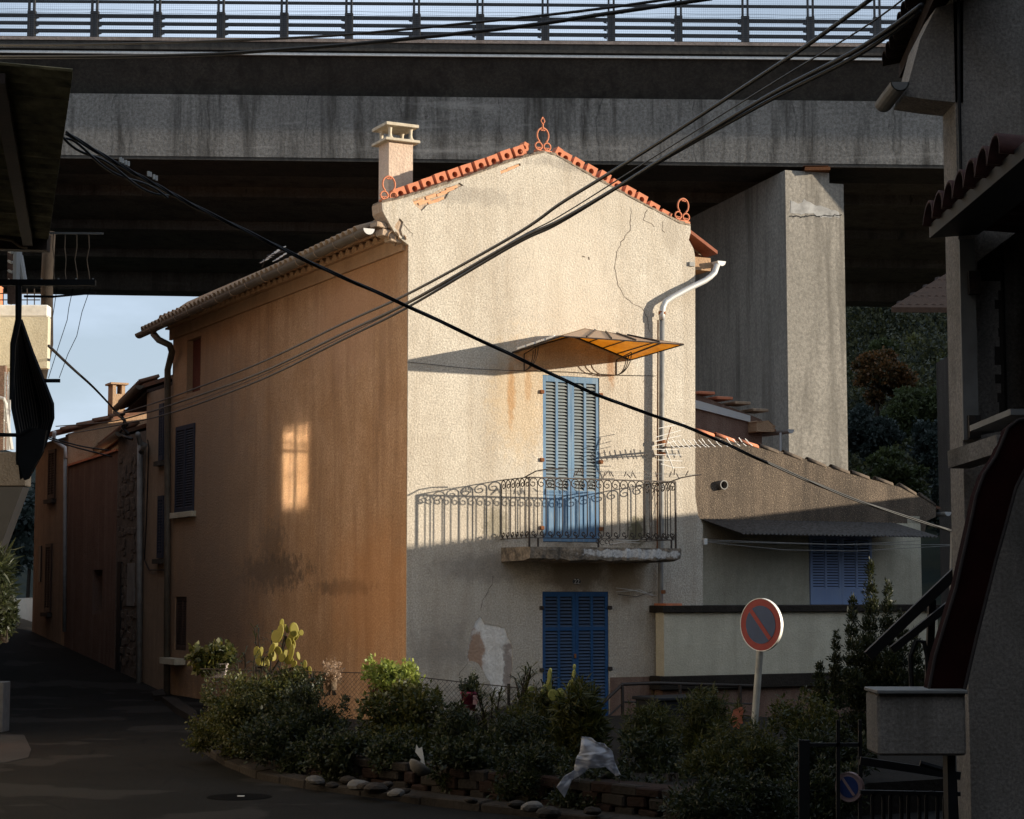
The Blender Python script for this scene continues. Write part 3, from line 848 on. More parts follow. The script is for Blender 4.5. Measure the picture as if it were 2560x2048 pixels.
# side-wall windows
def swap(o):    # a leaf built in the x/z plane turned to lie in the side wall plane
    o.rotation_euler = (0, 0, -math.pi/2); return o
def side_leaf(ya, yb, z0, z1, dx, mat, smat, parent, cols=1):
    o = louvre_leaf(-yb, -ya, z0, z1, 0, parent, mat, smat, cols, None, individual=False, pitch=.05)
    o.rotation_euler = (0, 0, -math.pi/2); o.location = (dx, 0, 0)
    return o
ym = (SW[0]+SW[1])/2
side_leaf(SW[0], ym-.003, SW[2], SW[3], -.035, M['navy'], M['navy'], house); side_leaf(ym+.003, SW[1], SW[2], SW[3], -.035, M['navy'], M['navy'], house)
MB().box(-.10, .08, SW[0]-.12, SW[1]+.12, SW[2]-.12, SW[2]-.005).build("window_sill", M['ivory_render'], house, bevel=.008)
side_leaf(BW[0]+.01, BW[1]-.01, BW[2], BW[3], .02, M['brownwood'], M['brownwood'], house, 2)
MB().box(.12, .16, NW[0]-.01, NW[1]+.01, NW[2]-.01, NW[3]+.01).build("walled_up_window", plaster("dark_red_infill", (.16, .055, .035), (.11, .04, .03), None, 0, .4, .5, 30), house)
# surround of the upper opening
sur = MB()
y_a, y_b = H.x(469, 900)[0], H.x(437, 900)[0]
sur.box(-.012, .0, y_a+.02, y_b, NW[2]-.05, ZC-.02)
sur.build("window_surround", M['tan_render'], house)
# small bracket at right edge
x, z = H.y(1728, 661); MB().box(x-.05, x+.05, -.03, .0, z-.035, z+.035).build("steel_bracket", M['grey_pipe'], house)

# awning -------------------------------------------------------------
AY = -1.62
WL = hp(1281, 882, 0); WR = hp(1576, 897, 0); AWp = hp(1440, 843, 0)
OL = hp(1404, 843, AY); OR = hp(1709, 856, AY)
zW = (WL[2]+WR[2])/2; zO = (OL[2]+OR[2])/2
WL = Vector((WL[0], -.01, zW)); WR = Vector((WR[0], -.01, zW)); OL = Vector((OL[0], AY, zO)); OR = Vector((OR[0], AY, zO))
WA = Vector(((WL.x+WR.x)/2-.0, -.01, H.y(1428, 838, 0)[1]))
PK = Vector((H.y(1461, 822, -.42)[0], -.42, H.y(1461, 822, -.42)[1]))
print("awning", WL, WR, OL, OR, WA, PK)
ta = NT("amber_polycarbonate")
_an = ta.noise(6, 5, .6)
_ac = ta.mix(ta.rng(_an, .35, .7), c4((.86, .52, .12)), c4((.66, .36, .07)))
ta.done(_ac, .35, None, spec=.4)
_tr = ta.n.new("ShaderNodeBsdfTranslucent"); ta.l.new(_ac, _tr.inputs[0])
_tp = ta.n.new("ShaderNodeBsdfTransparent"); _tp.inputs[0].default_value = (.70, .42, .10, 1)
_m1 = ta.n.new("ShaderNodeMixShader"); _m1.inputs[0].default_value = .62
_m2 = ta.n.new("ShaderNodeMixShader"); _m2.inputs[0].default_value = .22
ta.l.new(ta.p.outputs[0], _m1.inputs[1]); ta.l.new(_tr.outputs[0], _m1.inputs[2]); ta.l.new(_m1.outputs[0], _m2.inputs[1]); ta.l.new(_tp.outputs[0], _m2.inputs[2]); ta.l.new(_m2.outputs[0], ta.out.inputs[0])
M['amber'] = ta.m
M['beige'] = leaf_mat('sheen_polycarbonate', (.62, .44, .30), (.60, .42, .28), .45, .35)  # same amber plastic; the lit front slope's sheen is put into this tint
awn = bpy.data.objects.new("door_canopy", None); COL.objects.link(awn); awn.parent = house
awn['label'] = "amber translucent canopy on iron brackets above the balcony door"
def sheet(pts, name, mat, t=.006):
    a = [Vector(p) for p in pts]; n = (a[1]-a[0]).cross(a[2]-a[0]).normalized()*t
    m = MB(); k = len(a); m.v = [tuple(p) for p in a]+[tuple(p-n) for p in a]
    m.f = [tuple(range(k)), tuple(range(2*k-1, k-1, -1))]+[(i, (i+1) % k, (i+1) % k+k, i+k) for i in range(k)]
    return m.build(name, mat, awn)
def lerp(a, b, t): return Vector(a).lerp(Vector(b), t)
for i in range(4):      # right slope panels
    sheet([lerp(WA, WR, 0), lerp(WA, WR, 1), lerp(PK, OR, 1), lerp(PK, OR, 0)], "canopy_panel", M['amber']) if i == 0 else None
sheet([WL, WA, PK, OL], "canopy_panel", M['amber'])
for k in range(5):
    a0, a1 = k/5, (k+1)/5
    if k == 0: sheet([PK, OL+ (OR-OL)*a0, OL+(OR-OL)*a1], "canopy_panel", M['beige'])
    else: sheet([PK, OL+(OR-OL)*a0, OL+(OR-OL)*a1], "canopy_panel", M['beige'])
rb = []
for a, b, w in ((WL, WA, .02), (WA, WR, .02), (WA, PK, .025), (WL, OL, .025), (WR, OR, .018), (OL, OR, .018), (PK, OL, .025), (PK, OR, .025)):
    MB().tube([a+Vector((0,0,-.01)), b+Vector((0,0,-.01))], w*.6, 6).build("canopy_bar", M['iron'], awn)
for t in (.28, .52, .76):
    MB().tube([lerp(WA, WR, t), lerp(PK, OR, t)+Vector((0,0,-.01))], .012, 6).build("canopy_rib", M['iron'], awn)
MB().tube([lerp(WR, OR, .0)*1.0+Vector((-.12, 0, .03)), lerp(PK, OR, .8)+Vector((0,0,-.02))], .014, 6).build("canopy_rib", M['iron'], awn)
for t in (.2, .4, .6, .8):
    b = OL+(OR-OL)*t
    MB().tube([lerp(PK, OR, t*.55)+Vector((0,0,.012)), b+Vector((0,0,.012))], .014, 6).build("canopy_rib", M['iron'], awn)
    e = lerp(WL, OL, t)
    MB().bar(lerp(WL, OL, t-.08)+Vector((-.015,0,.02)), lerp(WL, OL, t+.08)+Vector((-.015,0,.02)), .02, .03).build("canopy_clip", M['alu'], awn)
for bx, (bp) in ((0, (1310, 927)), (1, (1541, 938))):
    x, z = H.y(*bp)
    br = MB()
    top = zW-.0
    for j, (yy, zz) in enumerate(((-.30, top-.0), (-.38, top+.02), (-.47, top+.05))):
        pts = []
        for i in range(11):
            t = i/10
            pts.append((x, -.01+(yy+.0)*math.sin(t*math.pi/2)**.9, z+(zz-z)*(1-math.cos(t*math.pi/2))))
        br.tube(pts, .008, 5)
    br.tube([(x, -.008, z), (x, -.008, top-.02)], .009, 5)
    br.tube([(x, -.01, top-.02), (x, -.47, top+.05)], .009, 5)
    br.build("canopy_bracket", M['iron'], awn)
# wire across facade below canopy
pp = [hp(px, py, -.02) for px, py in ((1017, 905), (1180, 922), (1300, 927), (1420, 930), (1541, 938), (1640, 940))]
MB().tube(pp, .004, 4).build("wall_wire", M['cable'], house)

# balcony -------------------------------------------------------------
BY = -.98
bx0 = H.y(1326, 1365, BY)[0]; bx1 = H.y(1704, 1370, BY)[0]
bzt = H.y(1500, 1368, BY)[1]; bzb = H.y(1500, 1396, BY)[1]
print("balcony", bx0, bx1, bzt, bzb)
bal = bpy.data.objects.new("balcony", None); COL.objects.link(bal); bal.parent = house
bal['label'] = "worn concrete balcony with scrolled wrought-iron railing"
sb = MB(); nxs = 40
r_ = random.Random(11)
prof = lambda i: (bx0+(bx1-bx0)*i/nxs)
jit = [(r_.uniform(-.014, .014), r_.uniform(-.02, .012)) for _ in range(nxs+1)]
for i in range(nxs+1):
    x = prof(i); jy, jz = jit[i]
    sag = .035*math.sin(math.pi*i/nxs)
    sb.v += [(x, 0.02, bzt), (x, BY+jy*.6, bzt-.004+jz*.15), (x, BY-.006+jy, bzt-.05+jz*.3), (x, BY+.02+jy, bzb-.0+jz-sag*.7), (x, BY+.22, bzb-.035+jz*.4-sag), (x, 0.02, bzb-.05)]
for i in range(nxs):
    for k in range(5):
        a = i*6+k; sb.f.append((a, a+1, a+7, a+6))
    sb.f.append((i*6+5, i*6, i*6+6, i*6+11))
sb.f.append(tuple(range(6))); sb.f.append(tuple(nxs*6+k for k in range(6)))
tb = NT("worn_balcony_concrete")
c_ = tb.mix(tb.rng(tb.noise(5, 6, .7), .38, .6), c4((.10, .085, .07)), c4((.30, .24, .18)))
mk = tb.blob(((bx0+bx1)/2+.45, BY, (bzt+bzb)/2-.01), (.85, .3, .065), .45, 7, .35)
c_ = tb.mix(mk, c_, c4((.62, .60, .58)))
c_ = tb.mix(tb.rng(tb.noise(30, 4, .7), .35, .55, .5, 0), c_, c4((.03, .025, .02)))
sb.build("balcony_slab", tb.done(c_, .95, tb.bump(tb.noise(22, 6, .75), 1.0, .03), spec=.1), bal)
rz1 = H.y(1500, 1197, BY)[1]; rz0 = H.y(1500, 1346, BY)[1]
RX0, RX1, RY = bx0+.0, H.y(1691, 1200, BY)[0], BY+.035
rail = MB(); rail.box(RX0, RX1, RY-.02, RY+.02, rz1-.018, rz1)
rail.build("top_rail", M['iron'], bal)
MB().box(RX0, RX1, RY-.010, RY+.010, rz0-.012, rz0).build("bottom_rail", M['iron'], bal)
for X in (RX0, RX1):
    MB().box(X-.016, X+.016, RY+.017, 0, rz1-.012, rz1).build("top_rail", M['iron'], bal)
    MB().box(X-.010, X+.010, RY+.011, 0, rz0-.012, rz0).build("bottom_rail", M['iron'], bal)
    MB().box(X-.012, X+.012, RY-.012, RY+.012, bzt-.01, rz1-.013).build("corner_post", M['iron'], bal)
for X in (RX0+.15, (RX0+RX1)/2-.1, RX1-.08):
    MB().box(X-.012, X+.012, RY-.01, RY+.01, bzt-.01, rz0-.013).build("rail_foot", M['iron'], bal)
hgt = rz1-rz0-.014
def scroll_bar(sp):
    """one baluster in its own x/z plane: vertical bar, crook and curl at both ends"""
    P = []
    R = sp*.46
    # bottom curl
    cz = R+.004; cxx = -R
    for i in range(14):
        t = i/13; a = math.pi*1.9*(1-t)+0; rr = R*(.28+.30*t)
        P.append((cxx-R*.05+rr*math.cos(-a-.2), 0, cz*.95+rr*math.sin(-a-.2)))
    for i in range(1, 7):
        a = -math.pi*.55+math.pi*.55*i/6
        P.append((cxx+R*math.cos(a), 0, cz+R*math.sin(a)))
    zt = hgt-R-.004
    for i in range(1, 7): P.append((0, 0, cz+(zt-cz)*i/6))
    for i in range(1, 12):
        a = math.pi*1.02*i/11
        P.append((-R+R*math.cos(a), 0, zt+R*math.sin(a)))
    for i in range(1, 13):
        t = i/12; a = math.pi*1.02+math.pi*1.6*t; rr = R*(1-.72*t)
        P.append((-R-(R-rr)*.55+rr*math.cos(a), 0, zt-.004*t-R*.25*t+rr*math.sin(a)))
    return MB().tube(P, .0085, 5)
spn = .143
nb_ = round((RX1-RX0)/spn)
spn = (RX1-RX0)/nb_
bar_ = Rep(scroll_bar(spn).build("baluster", M['iron'], bal, True))
for k in range(1, nb_+1):
    bar_.put(bal, (RX0+k*spn-.004, RY, rz0), (0, 0, random.uniform(-.04, .04)))
ns = 6; sps = (abs(RY))/ns
for X in (RX0, RX1):
    for k in range(1, ns+1):
        bar_.put(bal, (X, RY+k*sps-.01, rz0), (0, 0, math.pi/2))
# scroll ornaments below the bottom rail
orn = MB()
for cx_, s in (((RX0+RX1)/2-.08, -1), ((RX0+RX1)/2+.08, 1)):
    orn.torus((cx_+.05, RY, rz0-.06), .04, .006, (1,0,0), (0,0,1), 14, 5, .5, 5.5)
    orn.torus((cx_-.03, RY, rz0-.05), .03, .006, (1,0,0), (0,0,1), 14, 5, 0, 5)
orn.build("rail_ornament", M['iron'], bal)
# clothes line arms, cords and pegs on the balcony
arm1 = [hp(*p, BY+.0) for p in ((1312, 1193), (1340, 1178), (1370, 1173), (1408, 1172))]
arm2 = [hp(*p, BY) for p in ((1680, 1203), (1705, 1194), (1735, 1189), (1753, 1187))]
MB().tube(arm1, .011, 6).build("line_arm", M['iron'], bal); MB().tube(arm2, .011, 6).build("line_arm", M['iron'], bal)
for j in range(3):
    a = Vector(arm1[1+j if j < 3 else 3]); b = Vector(arm2[1+j])
    MB().tube([a, (a+b)/2+Vector((0,0,-.012)), b], .0022, 4).build("washing_line", M['grey_pipe'], bal)
peg = MB().box(-.006, .006, -.006, .006, -.045, .045).build("clothes_peg", M['brownwood'], None)
tag(peg, "wooden clothes peg clipped to the balcony washing line", "clothes peg", "clothes pegs on the balcony washing line")
pl = [(1436, 1186), (1444, 1180), (1452, 1175), (1456, 1181), (1510, 1188), (1516, 1184), (1524, 1183), (1530, 1186), (1563, 1185), (1572, 1190), (1580, 1184), (1586, 1189), (1614, 1182), (1640, 1186), (1676, 1186), (1686, 1180), (1694, 1190), (1717, 1184)]
first = True
for px, py in pl:
    c = peg if first else peg.copy()
    if not first: COL.objects.link(c)
    first = False
    c.location = H.M @ Vector(hp(px, py, BY+.03)); c.rotation_euler = (random.uniform(-.3, .3), random.uniform(-.9, .9), PSI)

# downpipe on the right of the facade ---------------------------------
gx = REX+.02
dpp = [hp(*p, -.13) for p in ((1793, 662), (1786, 682), (1776, 692), (1762, 702), (1720, 722), (1680, 744), (1664, 754), (1657, 768), (1655, 785), (1655, 800))]
MB().tube(dpp, .050, 12).build("downpipe", M['zinc'], house, True)
lo_ = [hp(1655, 800, -.12), hp(1654, 1100, -.12), hp(1652, 1400, -.12), hp(1650, 1680, -.12)]
MB().tube(lo_, .044, 12).build("lower_downpipe", M['grey_pipe'], house, True)
MB().tube([hp(1645, 800, -.06), hp(1644, 1100, -.06), hp(1643, 1380, -.06)], .012, 6).build("copper_tube", M['rust'], house)
cl = Rep(MB().lathe([(.056, -.03), (.060, -.02), (.060, .02), (.056, .03)], n=12).build("pipe_collar", M['rust'], house))
for py in (783, 1105, 1135, 1480): cl.put(house, hp(1655, py, -.12))
gutter((gx, -.12, H.y(1790, 652, -.1)[1]), (gx, 6.0, H.y(1790, 652, -.1)[1]+.03), .085, M['zinc'], house)
# thin wires by the lower pipe
for pts in (((1600, 1358), (1560, 1355), (1520, 1362)), ((1629, 1400), (1640, 1425), (1655, 1445), (1658, 1475), (1640, 1490), (1580, 1475), (1540, 1470)), ((1540, 1480), (1600, 1475), (1632, 1490)), ((1545, 1486), (1590, 1492), (1630, 1480)), ((1655, 1205), (1618, 1345), (1590, 1352), (1540, 1350))):
    MB().tube([hp(px, py, -.05) for px, py in pts], .005, 5).build("loose_wire", M['white'] if pts[0][0] != 1545 else M['cable'], house)

# TV aerial on the wall -------------------------------------------------
def aerial():
    t = thing("tv_aerial", "white multi-rod tv aerial fixed to the wall beside the balcony", "aerial", H.o, PSI)
    y0 = -.62
    MB().tube([hp(1648, 1128, -.05), hp(1652, 1122, -.35), hp(1665, 1118, y0)], .018, 6).build("mounting_arm", M['iron'], t)
    boom_a, boom_b = Vector(hp(1660, 1119, y0)), Vector(hp(1862, 1108, y0))
    MB().tube([boom_a, boom_b], .012, 6).build("boom", M['iron'], t)
    MB().tube([hp(1663, 1116, y0), hp(1677, 1068, y0)], .009, 5).build("strut", M['rust'], t)
    MB().tube([hp(1664, 1121, y0), hp(1683, 1172, y0)], .009, 5).build("strut", M['alu'], t)
    rods = [((1646, 1071), (1712, 1058)), ((1640, 1093), (1702, 1076)), ((1637, 1104), (1702, 1089)), ((1631, 1116), (1690, 1103)), ((1634, 1123), (1697, 1125)),
            ((1638, 1137), (1703, 1138)), ((1644, 1150), (1706, 1153)), ((1652, 1160), (1682, 1169)), ((1682, 1169), (1712, 1169))]
    for a, b in rods: MB().tube([hp(*a, y0), hp(*b, y0)], .0055, 5).build("reflector_rod", M['alu'], t)
    for k in range(15):
        px = 1676+k*13.0
        if k > 6: px = 1762+(k-7)*15.5
        pa = Vector(hp(px, 1111-k*.4, y0)); L = .15-.004*k
        MB().tube([pa+Vector((-.05, .02, .055+.02*(k % 2))), pa, ], .008, 5).build("director", M['alu'], t)
        MB().tube([pa+Vector((.0, 0, -.01)), pa+Vector((.07, -.02, -.065))], .008, 5).build("director", M['alu'], t)
    return t
aerial()
def roof_aerial():
    t = thing("roof_aerial", "small comb-shaped aerial standing above the gutter of the orange wall", "aerial", H.o, PSI)
    x0 = -.35
    q = lambda px, py: Vector(hq(px, py, x0))
    MB().tube([q(655, 668), q(668, 640), q(715, 628)], .012, 5).build("mast", M['iron'], t)
    MB().tube([q(648, 658), q(712, 622)], .010, 5).build("boom", M['iron'], t)
    for k in range(7):
        a = q(651+k*7, 657-k*5.2)
        MB().tube([a, a+Vector((0, -1.0, .0))*.42], .009, 5).build("element", M['alu'], t)
    for k in range(4):
        a = q(682+k*9, 654-k*6)
        MB().tube([a, a+Vector((0, -1, .0))*.32], .009, 5).build("element", M['alu'], t)
roof_aerial()

# ------------------------------------------------------------------ VIADUCT
VE = math.radians(-2.75)
V = Frame((0, 56.0, 0), VE)
GRD = 0.0226
via = thing("viaduct", "grey concrete motorway viaduct spanning above and behind the houses", "viaduct", V.o, VE)
def vz(px, py, y): return V.y(px, py, y)
yG = 0.0; yD = -0.70; yB = 25.0
def zt(px, py, y):                      # height at local x = 0, shear removed
    x, z = V.y(px, py, y); return z + GRD*x
z_gb = (zt(400, 391, yG)+zt(2300, 411, yG))/2
z_gt = (zt(400, 236, yG)+zt(2100, 252, yG))/2
z_wl = (zt(640, 133, yD)+zt(1900, 143, yD))/2
z_fb = (zt(640, 127, yD)+zt(1900, 134, yD))/2
z_ft = (zt(640, 106, yD)+zt(1900, 114, yD))/2
z_et = (zt(640, 98, yD)+zt(1900, 106, yD))/2
z_bb = (zt(300, 732, yB)+zt(2300, 776, yB))/2
print("viaduct z", z_gb, z_gt, z_wl, z_et, "back", z_bb)
XA, XB = -70, 90
class VB(MB):
    def shear(self):
        out = []
        for v in self.v: out.append((v[0], v[1], v[2]-GRD*v[0]))
        self.v = out; return self
def vbar(name, mat, y0, y1, z0, z1, par=via, x0=XA, x1=XB):
    m = VB(); n = 8
    for i in range(n):
        a = x0+(x1-x0)*i/n; b = x0+(x1-x0)*(i+1)/n
        m.box(a, b, y0, y1, z0, z1)
    # one long box is enough: keep first/last
    m = VB(); m.box(x0, x1, y0, y1, z0, z1); m.shear(); return m.build(name, mat, par)
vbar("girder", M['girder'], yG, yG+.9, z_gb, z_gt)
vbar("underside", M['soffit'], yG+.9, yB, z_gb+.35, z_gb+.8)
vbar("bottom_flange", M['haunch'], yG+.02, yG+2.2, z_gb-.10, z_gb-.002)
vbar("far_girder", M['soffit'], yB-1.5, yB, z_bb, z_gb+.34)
for i, yy in enumerate((6, 12, 18)):
    vbar("inner_girder", M['soffit'], yy, yy+.5, z_gb+.02, z_gb+.349)
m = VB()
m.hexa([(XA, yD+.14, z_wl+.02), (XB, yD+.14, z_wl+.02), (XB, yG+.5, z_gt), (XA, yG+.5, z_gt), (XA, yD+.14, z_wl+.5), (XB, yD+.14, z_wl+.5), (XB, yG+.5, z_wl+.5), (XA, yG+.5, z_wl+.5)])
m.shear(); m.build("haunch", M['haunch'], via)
vbar("drip_edge", M['white_line'], yD+.05, yD+.139, z_wl-.04, z_wl+.03)
vbar("fascia", M['haunch'], yD+.02, yD+.9, z_fb, z_ft)
vbar("parapet_edge", M['edge'], yD-.03, yD+.95, z_ft+.002, z_et)
vbar("deck", M['soffit'], yD+.9, yB+1, z_fb+.05, z_ft-.1)
rails = [(12, .055), (48, .05), (66, .045), (84, .045)]
for py, h in ((9, .06), (45, .085), (64, .075), (83, .075)):
    zz = (zt(900, py, yD+.25)+0)/1
    vbar("guard_rail", M['steel'], yD+.22, yD+.30, zz-h/2-.01, zz+h/2+.01, x0=-22, x1=24)
ztop = zt(900, -60, yD+.2)
pm = MB()
pm.box(-.115, -.055, 0, .10, 0, ztop-z_et); pm.box(.035, .095, 0, .10, 0, ztop-z_et)
zl = zt(900, 34, yD+.2)-z_et
pm.box(-.13, .11, .015, .16, 0, zl)
post = Rep(pm.build("guard_post", M['steel'], via))
for px in (79.5, 237, 394, 553, 711, 873, 1042, 1201, 1364, 1529, 1697, 1864, 2027, 2194, 2362, -78):
    x, z = V.y(px, 90, yD+.2)
    p = post.put(via, (x, yD+.12, z_et-GRD*x))
wed = MB()
for zz in (zt(900, 45, yD), zt(900, 64, yD), zt(900, 83, yD)):
    wed.prism([(.12, zz-z_et-.06), (.22, zz-z_et-.03), (.12, zz-z_et+.10)], fn_f, .02, .08)
wd_ = Rep(wed.build("rail_gusset", M['steel'], via))
for px in (79.5, 237, 394, 553): 
    x, z = V.y(px, 90, yD+.2); wd_.put(via, (x, yD+.12, z_et-GRD*x))
for px in (873, 1042, 1201, 1364, 1529, 1697, 1864, 2027, 2194):
    x, z = V.y(px, 90, yD+.2); wd_.put(via, (x-.02, yD+.12, z_et-GRD*x), (0, 0, 0), (-1, 1, 1))
wm = VB()
xx = -20
while xx < 20:
    wm.quad((xx-.002, yD+.10, z_et), (xx+.002, yD+.10, z_et), (xx+.002, yD+.10, ztop), (xx-.002, yD+.10, ztop)); xx += .062
zz = z_et+.03
while zz < ztop:
    wm.quad((-20, yD+.101, zz-.002), (20, yD+.101, zz-.002), (20, yD+.101, zz+.002), (-20, yD+.101, zz+.002)); zz += .062
for py in (27, 35):
    z0_ = zt(900, py, yD); P = [(-20+i*.5, yD+.09, z0_+.012*math.sin(i*1.3)) for i in range(80)]
    wm.tube(P, .006, 3, False)
wm.shear(); wo = wm.build("safety_mesh", M['meshwire'], via); wo['kind'] = 'stuff'
# pier
yP = yG-.45
pl0 = V.y(1968, 800, yP+.25); pl1 = V.y(2127, 800, yP+.25)
pzs = (V.y(2000, 425, yP+.25)[1], V.y(2100, 450, yP+.25)[1])
step = V.y(2085, 500, yP+.25)[0]
pya = math.radians(19.0)
def fn_p(a, b, d):
    cx = pl0[0]; dx, dy = a-cx, d-(yP+.25)
    return (cx+dx*math.cos(pya)-dy*math.sin(pya), yP+.25+dx*math.sin(pya)+dy*math.cos(pya), b)
pi_ = MB().prism([(pl0[0], -2), (pl1[0]+.03, -2), (pl1[0]+.03, pzs[1]), (step, pzs[1]), (step, pzs[0]), (pl0[0], pzs[0])], fn_p, yP+.25, yP+22).build("pier", M['pier'], via)
x0_ = V.y(2012, 420, yP+.4)[0]; x1_ = V.y(2075, 420, yP+.4)[0]
MB().box(x0_, x1_, yP+.30, yP+.9, pzs[0]+.002, pzs[0]+.10).build("bearing_pad", M['rust'], pi_)
MB().box(x0_-.05, x1_-.05, yP+.32, yP+.9, pzs[0]+.13, z_gb-GRD*x0_-.102).build("bearing_pad", M['rust'], pi_)
jx = MB(); r_ = random.Random(4); P = []
for i in range(30):
    px = 1974+i*5.0; P.append((V.y(px, 540-i*.45+r_.uniform(-2, 2), yP+.24)))
for i in range(29): jx.quad(fn_p(P[i][0], P[i][1]-.04*r_.random()-.015, yP+.243), fn_p(P[i+1][0], P[i+1][1]-.03, yP+.243), fn_p(P[i+1][0], P[i+1][1], yP+.243), fn_p(P[i][0], P[i][1], yP+.243))
jx.build("joint_crack", M['black'], pi_)
tpb = simple("white_efflorescence", (.44, .42, .39), .9, 0, .5, 3, .3, .1)
ef = rough_poly([V.y(px, py, yP+.247) for px, py in ((1978, 500), (2000, 508), (2015, 495), (2040, 505), (2070, 512), (2112, 520), (2114, 535), (2060, 536), (2030, 528), (2000, 534), (1976, 530))], .03, .1, 9)
MB().prism(ef, fn_p, yP+.244, yP+.249).build("pale_stain", tpb, pi_)

# ------------------------------------------------------------------ STREET ROW LEFT OF THE HOUSE (behind it along the street)
def row_house(name, label, y0, y1, ztop_, mat, x=0.0, depth=6, zbase=-.6):
    t = thing(name, label, "house", H.o, PSI)
    MB().box(x, x+depth, y0, y1, zbase, ztop_).build("wall", mat, t)
    return t
def ybar(px, x=0.0): return H.x(px, 1400, x)[0]
print("row y:", [round(ybar(p), 2) for p in (420, 360, 290, 165, 80)])
yb0, yb1 = DEP+.02, ybar(360)
zB = H.x(415, 950)[1] if False else H.x(390, 965, 0)[1]
hb_ = row_house("terraced_house", "narrow ochre house directly behind the tall cream house, with blue-grey shutters", yb0, yb1, zB-.1, M['ochre_render'])
def slope_roof(t, y0, y1, x_e, z_e, pitch=.32, w=5.5, nt=None, mat=M['old_tile'], over=.25):
    r = MB().hexa([(x_e, y0, z_e-.07), (x_e+w, y0, z_e-.07+w*pitch), (x_e+w, y1+over, z_e-.07+w*pitch), (x_e, y1+over, z_e-.07),
                   (x_e, y0, z_e), (x_e+w, y0, z_e+w*pitch), (x_e+w, y1+over, z_e+w*pitch), (x_e, y1+over, z_e)]).build("roof", mat, t)
    n = int((y1+over-y0)/.27)
    s_ = math.atan(pitch)
    rr = Rep(canal_tile().build("roof_tile", M['old_tile'], r, True))
    for k in range(n): rr.put(r, (x_e-.08, y0+.14+k*.27, z_e), (random.uniform(-.05, .05), -s_, random.uniform(-.05, .05)))
    return r
def eave_roof(t, g0, g1, run=3.2, rise=1.15, r=.09):
    off = (H.M.to_3x3() @ Vector((run, 0, 0)))+Vector((0, 0, rise)); up = Vector((0, 0, .09))
    I_ = H.I
    P = [I_ @ q for q in (g0, g0+off, g1+off, g1)]
    rf_ = MB().hexa([q-up for q in P]+P).build("roof", M['old_tile'], t)
    n = int((P[3]-P[0]).length/.27); dv = (P[3]-P[0]).normalized()
    rr = Rep(canal_tile().build("roof_tile", M['old_tile'], rf_, True))
    for k in range(n):
        q = P[0]+dv*(.14+k*.27); rr.put(rf_, (q.x-.05, q.y, q.z+.02), (random.uniform(-.05, .05), -math.atan2(rise, run), math.atan2(-dv.x, dv.y)))
    gutter(P[0]+Vector((-.09, -.05, -.04)), P[3]+Vector((-.09, .05, -.04)), r, M['old_zinc'], t)
    P2 = [q-Vector((-.1, 0, .12)) for q in P]; dn = Vector((0, 0, .25))
    MB().hexa([P2[0]-dn*.2, P2[1]-dn*3.2, P2[2]-dn*3.2, P2[3]-dn*.2]+P2).build("soffit", M['brownwood'], t)
eave_roof(hb_, wd(357, 960, 41.5), wd(300, 1016, 46.3))
# shutter and window of the ochre house
def leaf_on(t, p_r, p_l, mat, x=0.0, cols=2, smat=None):
    (ya, z0), (yb, _), (_, z1) = H.x(p_r[0], p_r[1], x), H.x(p_l[0], p_r[1], x), H.x((p_r[0]+p_l[0])/2, p_l[1], x)
    o = louvre_leaf(-yb, -ya, z0, z1, 0, t, mat, smat or mat, cols, None, individual=False, pitch=.06)
    o.rotation_euler = (0, 0, -math.pi/2); o.location = (x-.045, 0, 0)
    MB().box(x-.12, x-.003, ya-.08, yb+.08, z0-.12, z0-.02).build("window_sill", M['grey_render'], t)
    return o
leaf_on(hb_, (411, 1150), (400, 1010), M['navy']); leaf_on(hb_, (410, 1395), (396, 1240), M['navy'])
MB().tube([hq(345, 1085, -.35), hq(350, 1108, -.2), hq(362, 1112, -.12), hq(352, 1130, -.12)], .06, 8).build("downpipe_elbow", M['grey_pipe'], hb_, True)
MB().tube([hq(350, 1100, -.10), hq(349, 1400, -.10), hq(348, 1720, -.10)], .065, 8).build("downpipe", M['grey_pipe'], hb_, True)
MB().tube([hq(369, 1100, -.05), hq(372, 1120, -.05), hq(366, 1300, -.05), hq(361, 1400, -.05), hq(372, 1425, -.05), hq(410, 1425, -.05)], .015, 5).build("wall_cable", M['cable'], hb_)
# main house downpipe at the far corner
MB().tube([hq(383, 834, -.60), hq(397, 850, -.52), hq(424, 863, -.30), hq(430, 880, -.18), hq(419, 925, -.11), hq(419, 1300, -.11), hq(417, 1750, -.11)], .07, 10).build("corner_downpipe", M['old_zinc'], house, True)

yc0, yc1 = yb1+.02, ybar(290)
zC = H.x(330, 1080, 0)[1]
hc = row_house("terraced_house", "rough unplastered stone house with big grey downpipe and projecting eave", yc0, yc1, zC-.05, M['stone'])
eave_roof(hc, wd(308, 1076, 43.0), wd(238, 1129, 49.5), 3.2, 1.1, .11)
MB().box(-.04, -.002, H.x(305, 1500)[0], H.x(296, 1500)[0], 0, H.x(300, 1405)[1]).build("door", M['black'], hc)
MB().box(-.03, -.002, H.x(338, 1500)[0], H.x(320, 1500)[0], H.x(330, 1515)[1], H.x(330, 1408)[1]).build("cream_shutter", M['grey_pipe'], hc)
# stones of its wall
st_ = []
for k in range(5):
    m = MB(); w = random.uniform(.06, .13); h = random.uniform(.04, .075)
    m.box(-.016, .0, -w, w, -h, h); st_.append(Rep(m.build("stone", M['stone'], hc, bevel=.008)))
for k in range(230):
    y = random.uniform(yc0+.15, yc1-.15); z = random.uniform(.4, zC-.5)
    st_[k % 5].put(hc, (-.001-.003*(k % 4), y, z), (random.uniform(-.2, .2), 0, 0), (1, random.uniform(.8, 1.2), random.uniform(.8, 1.2)))

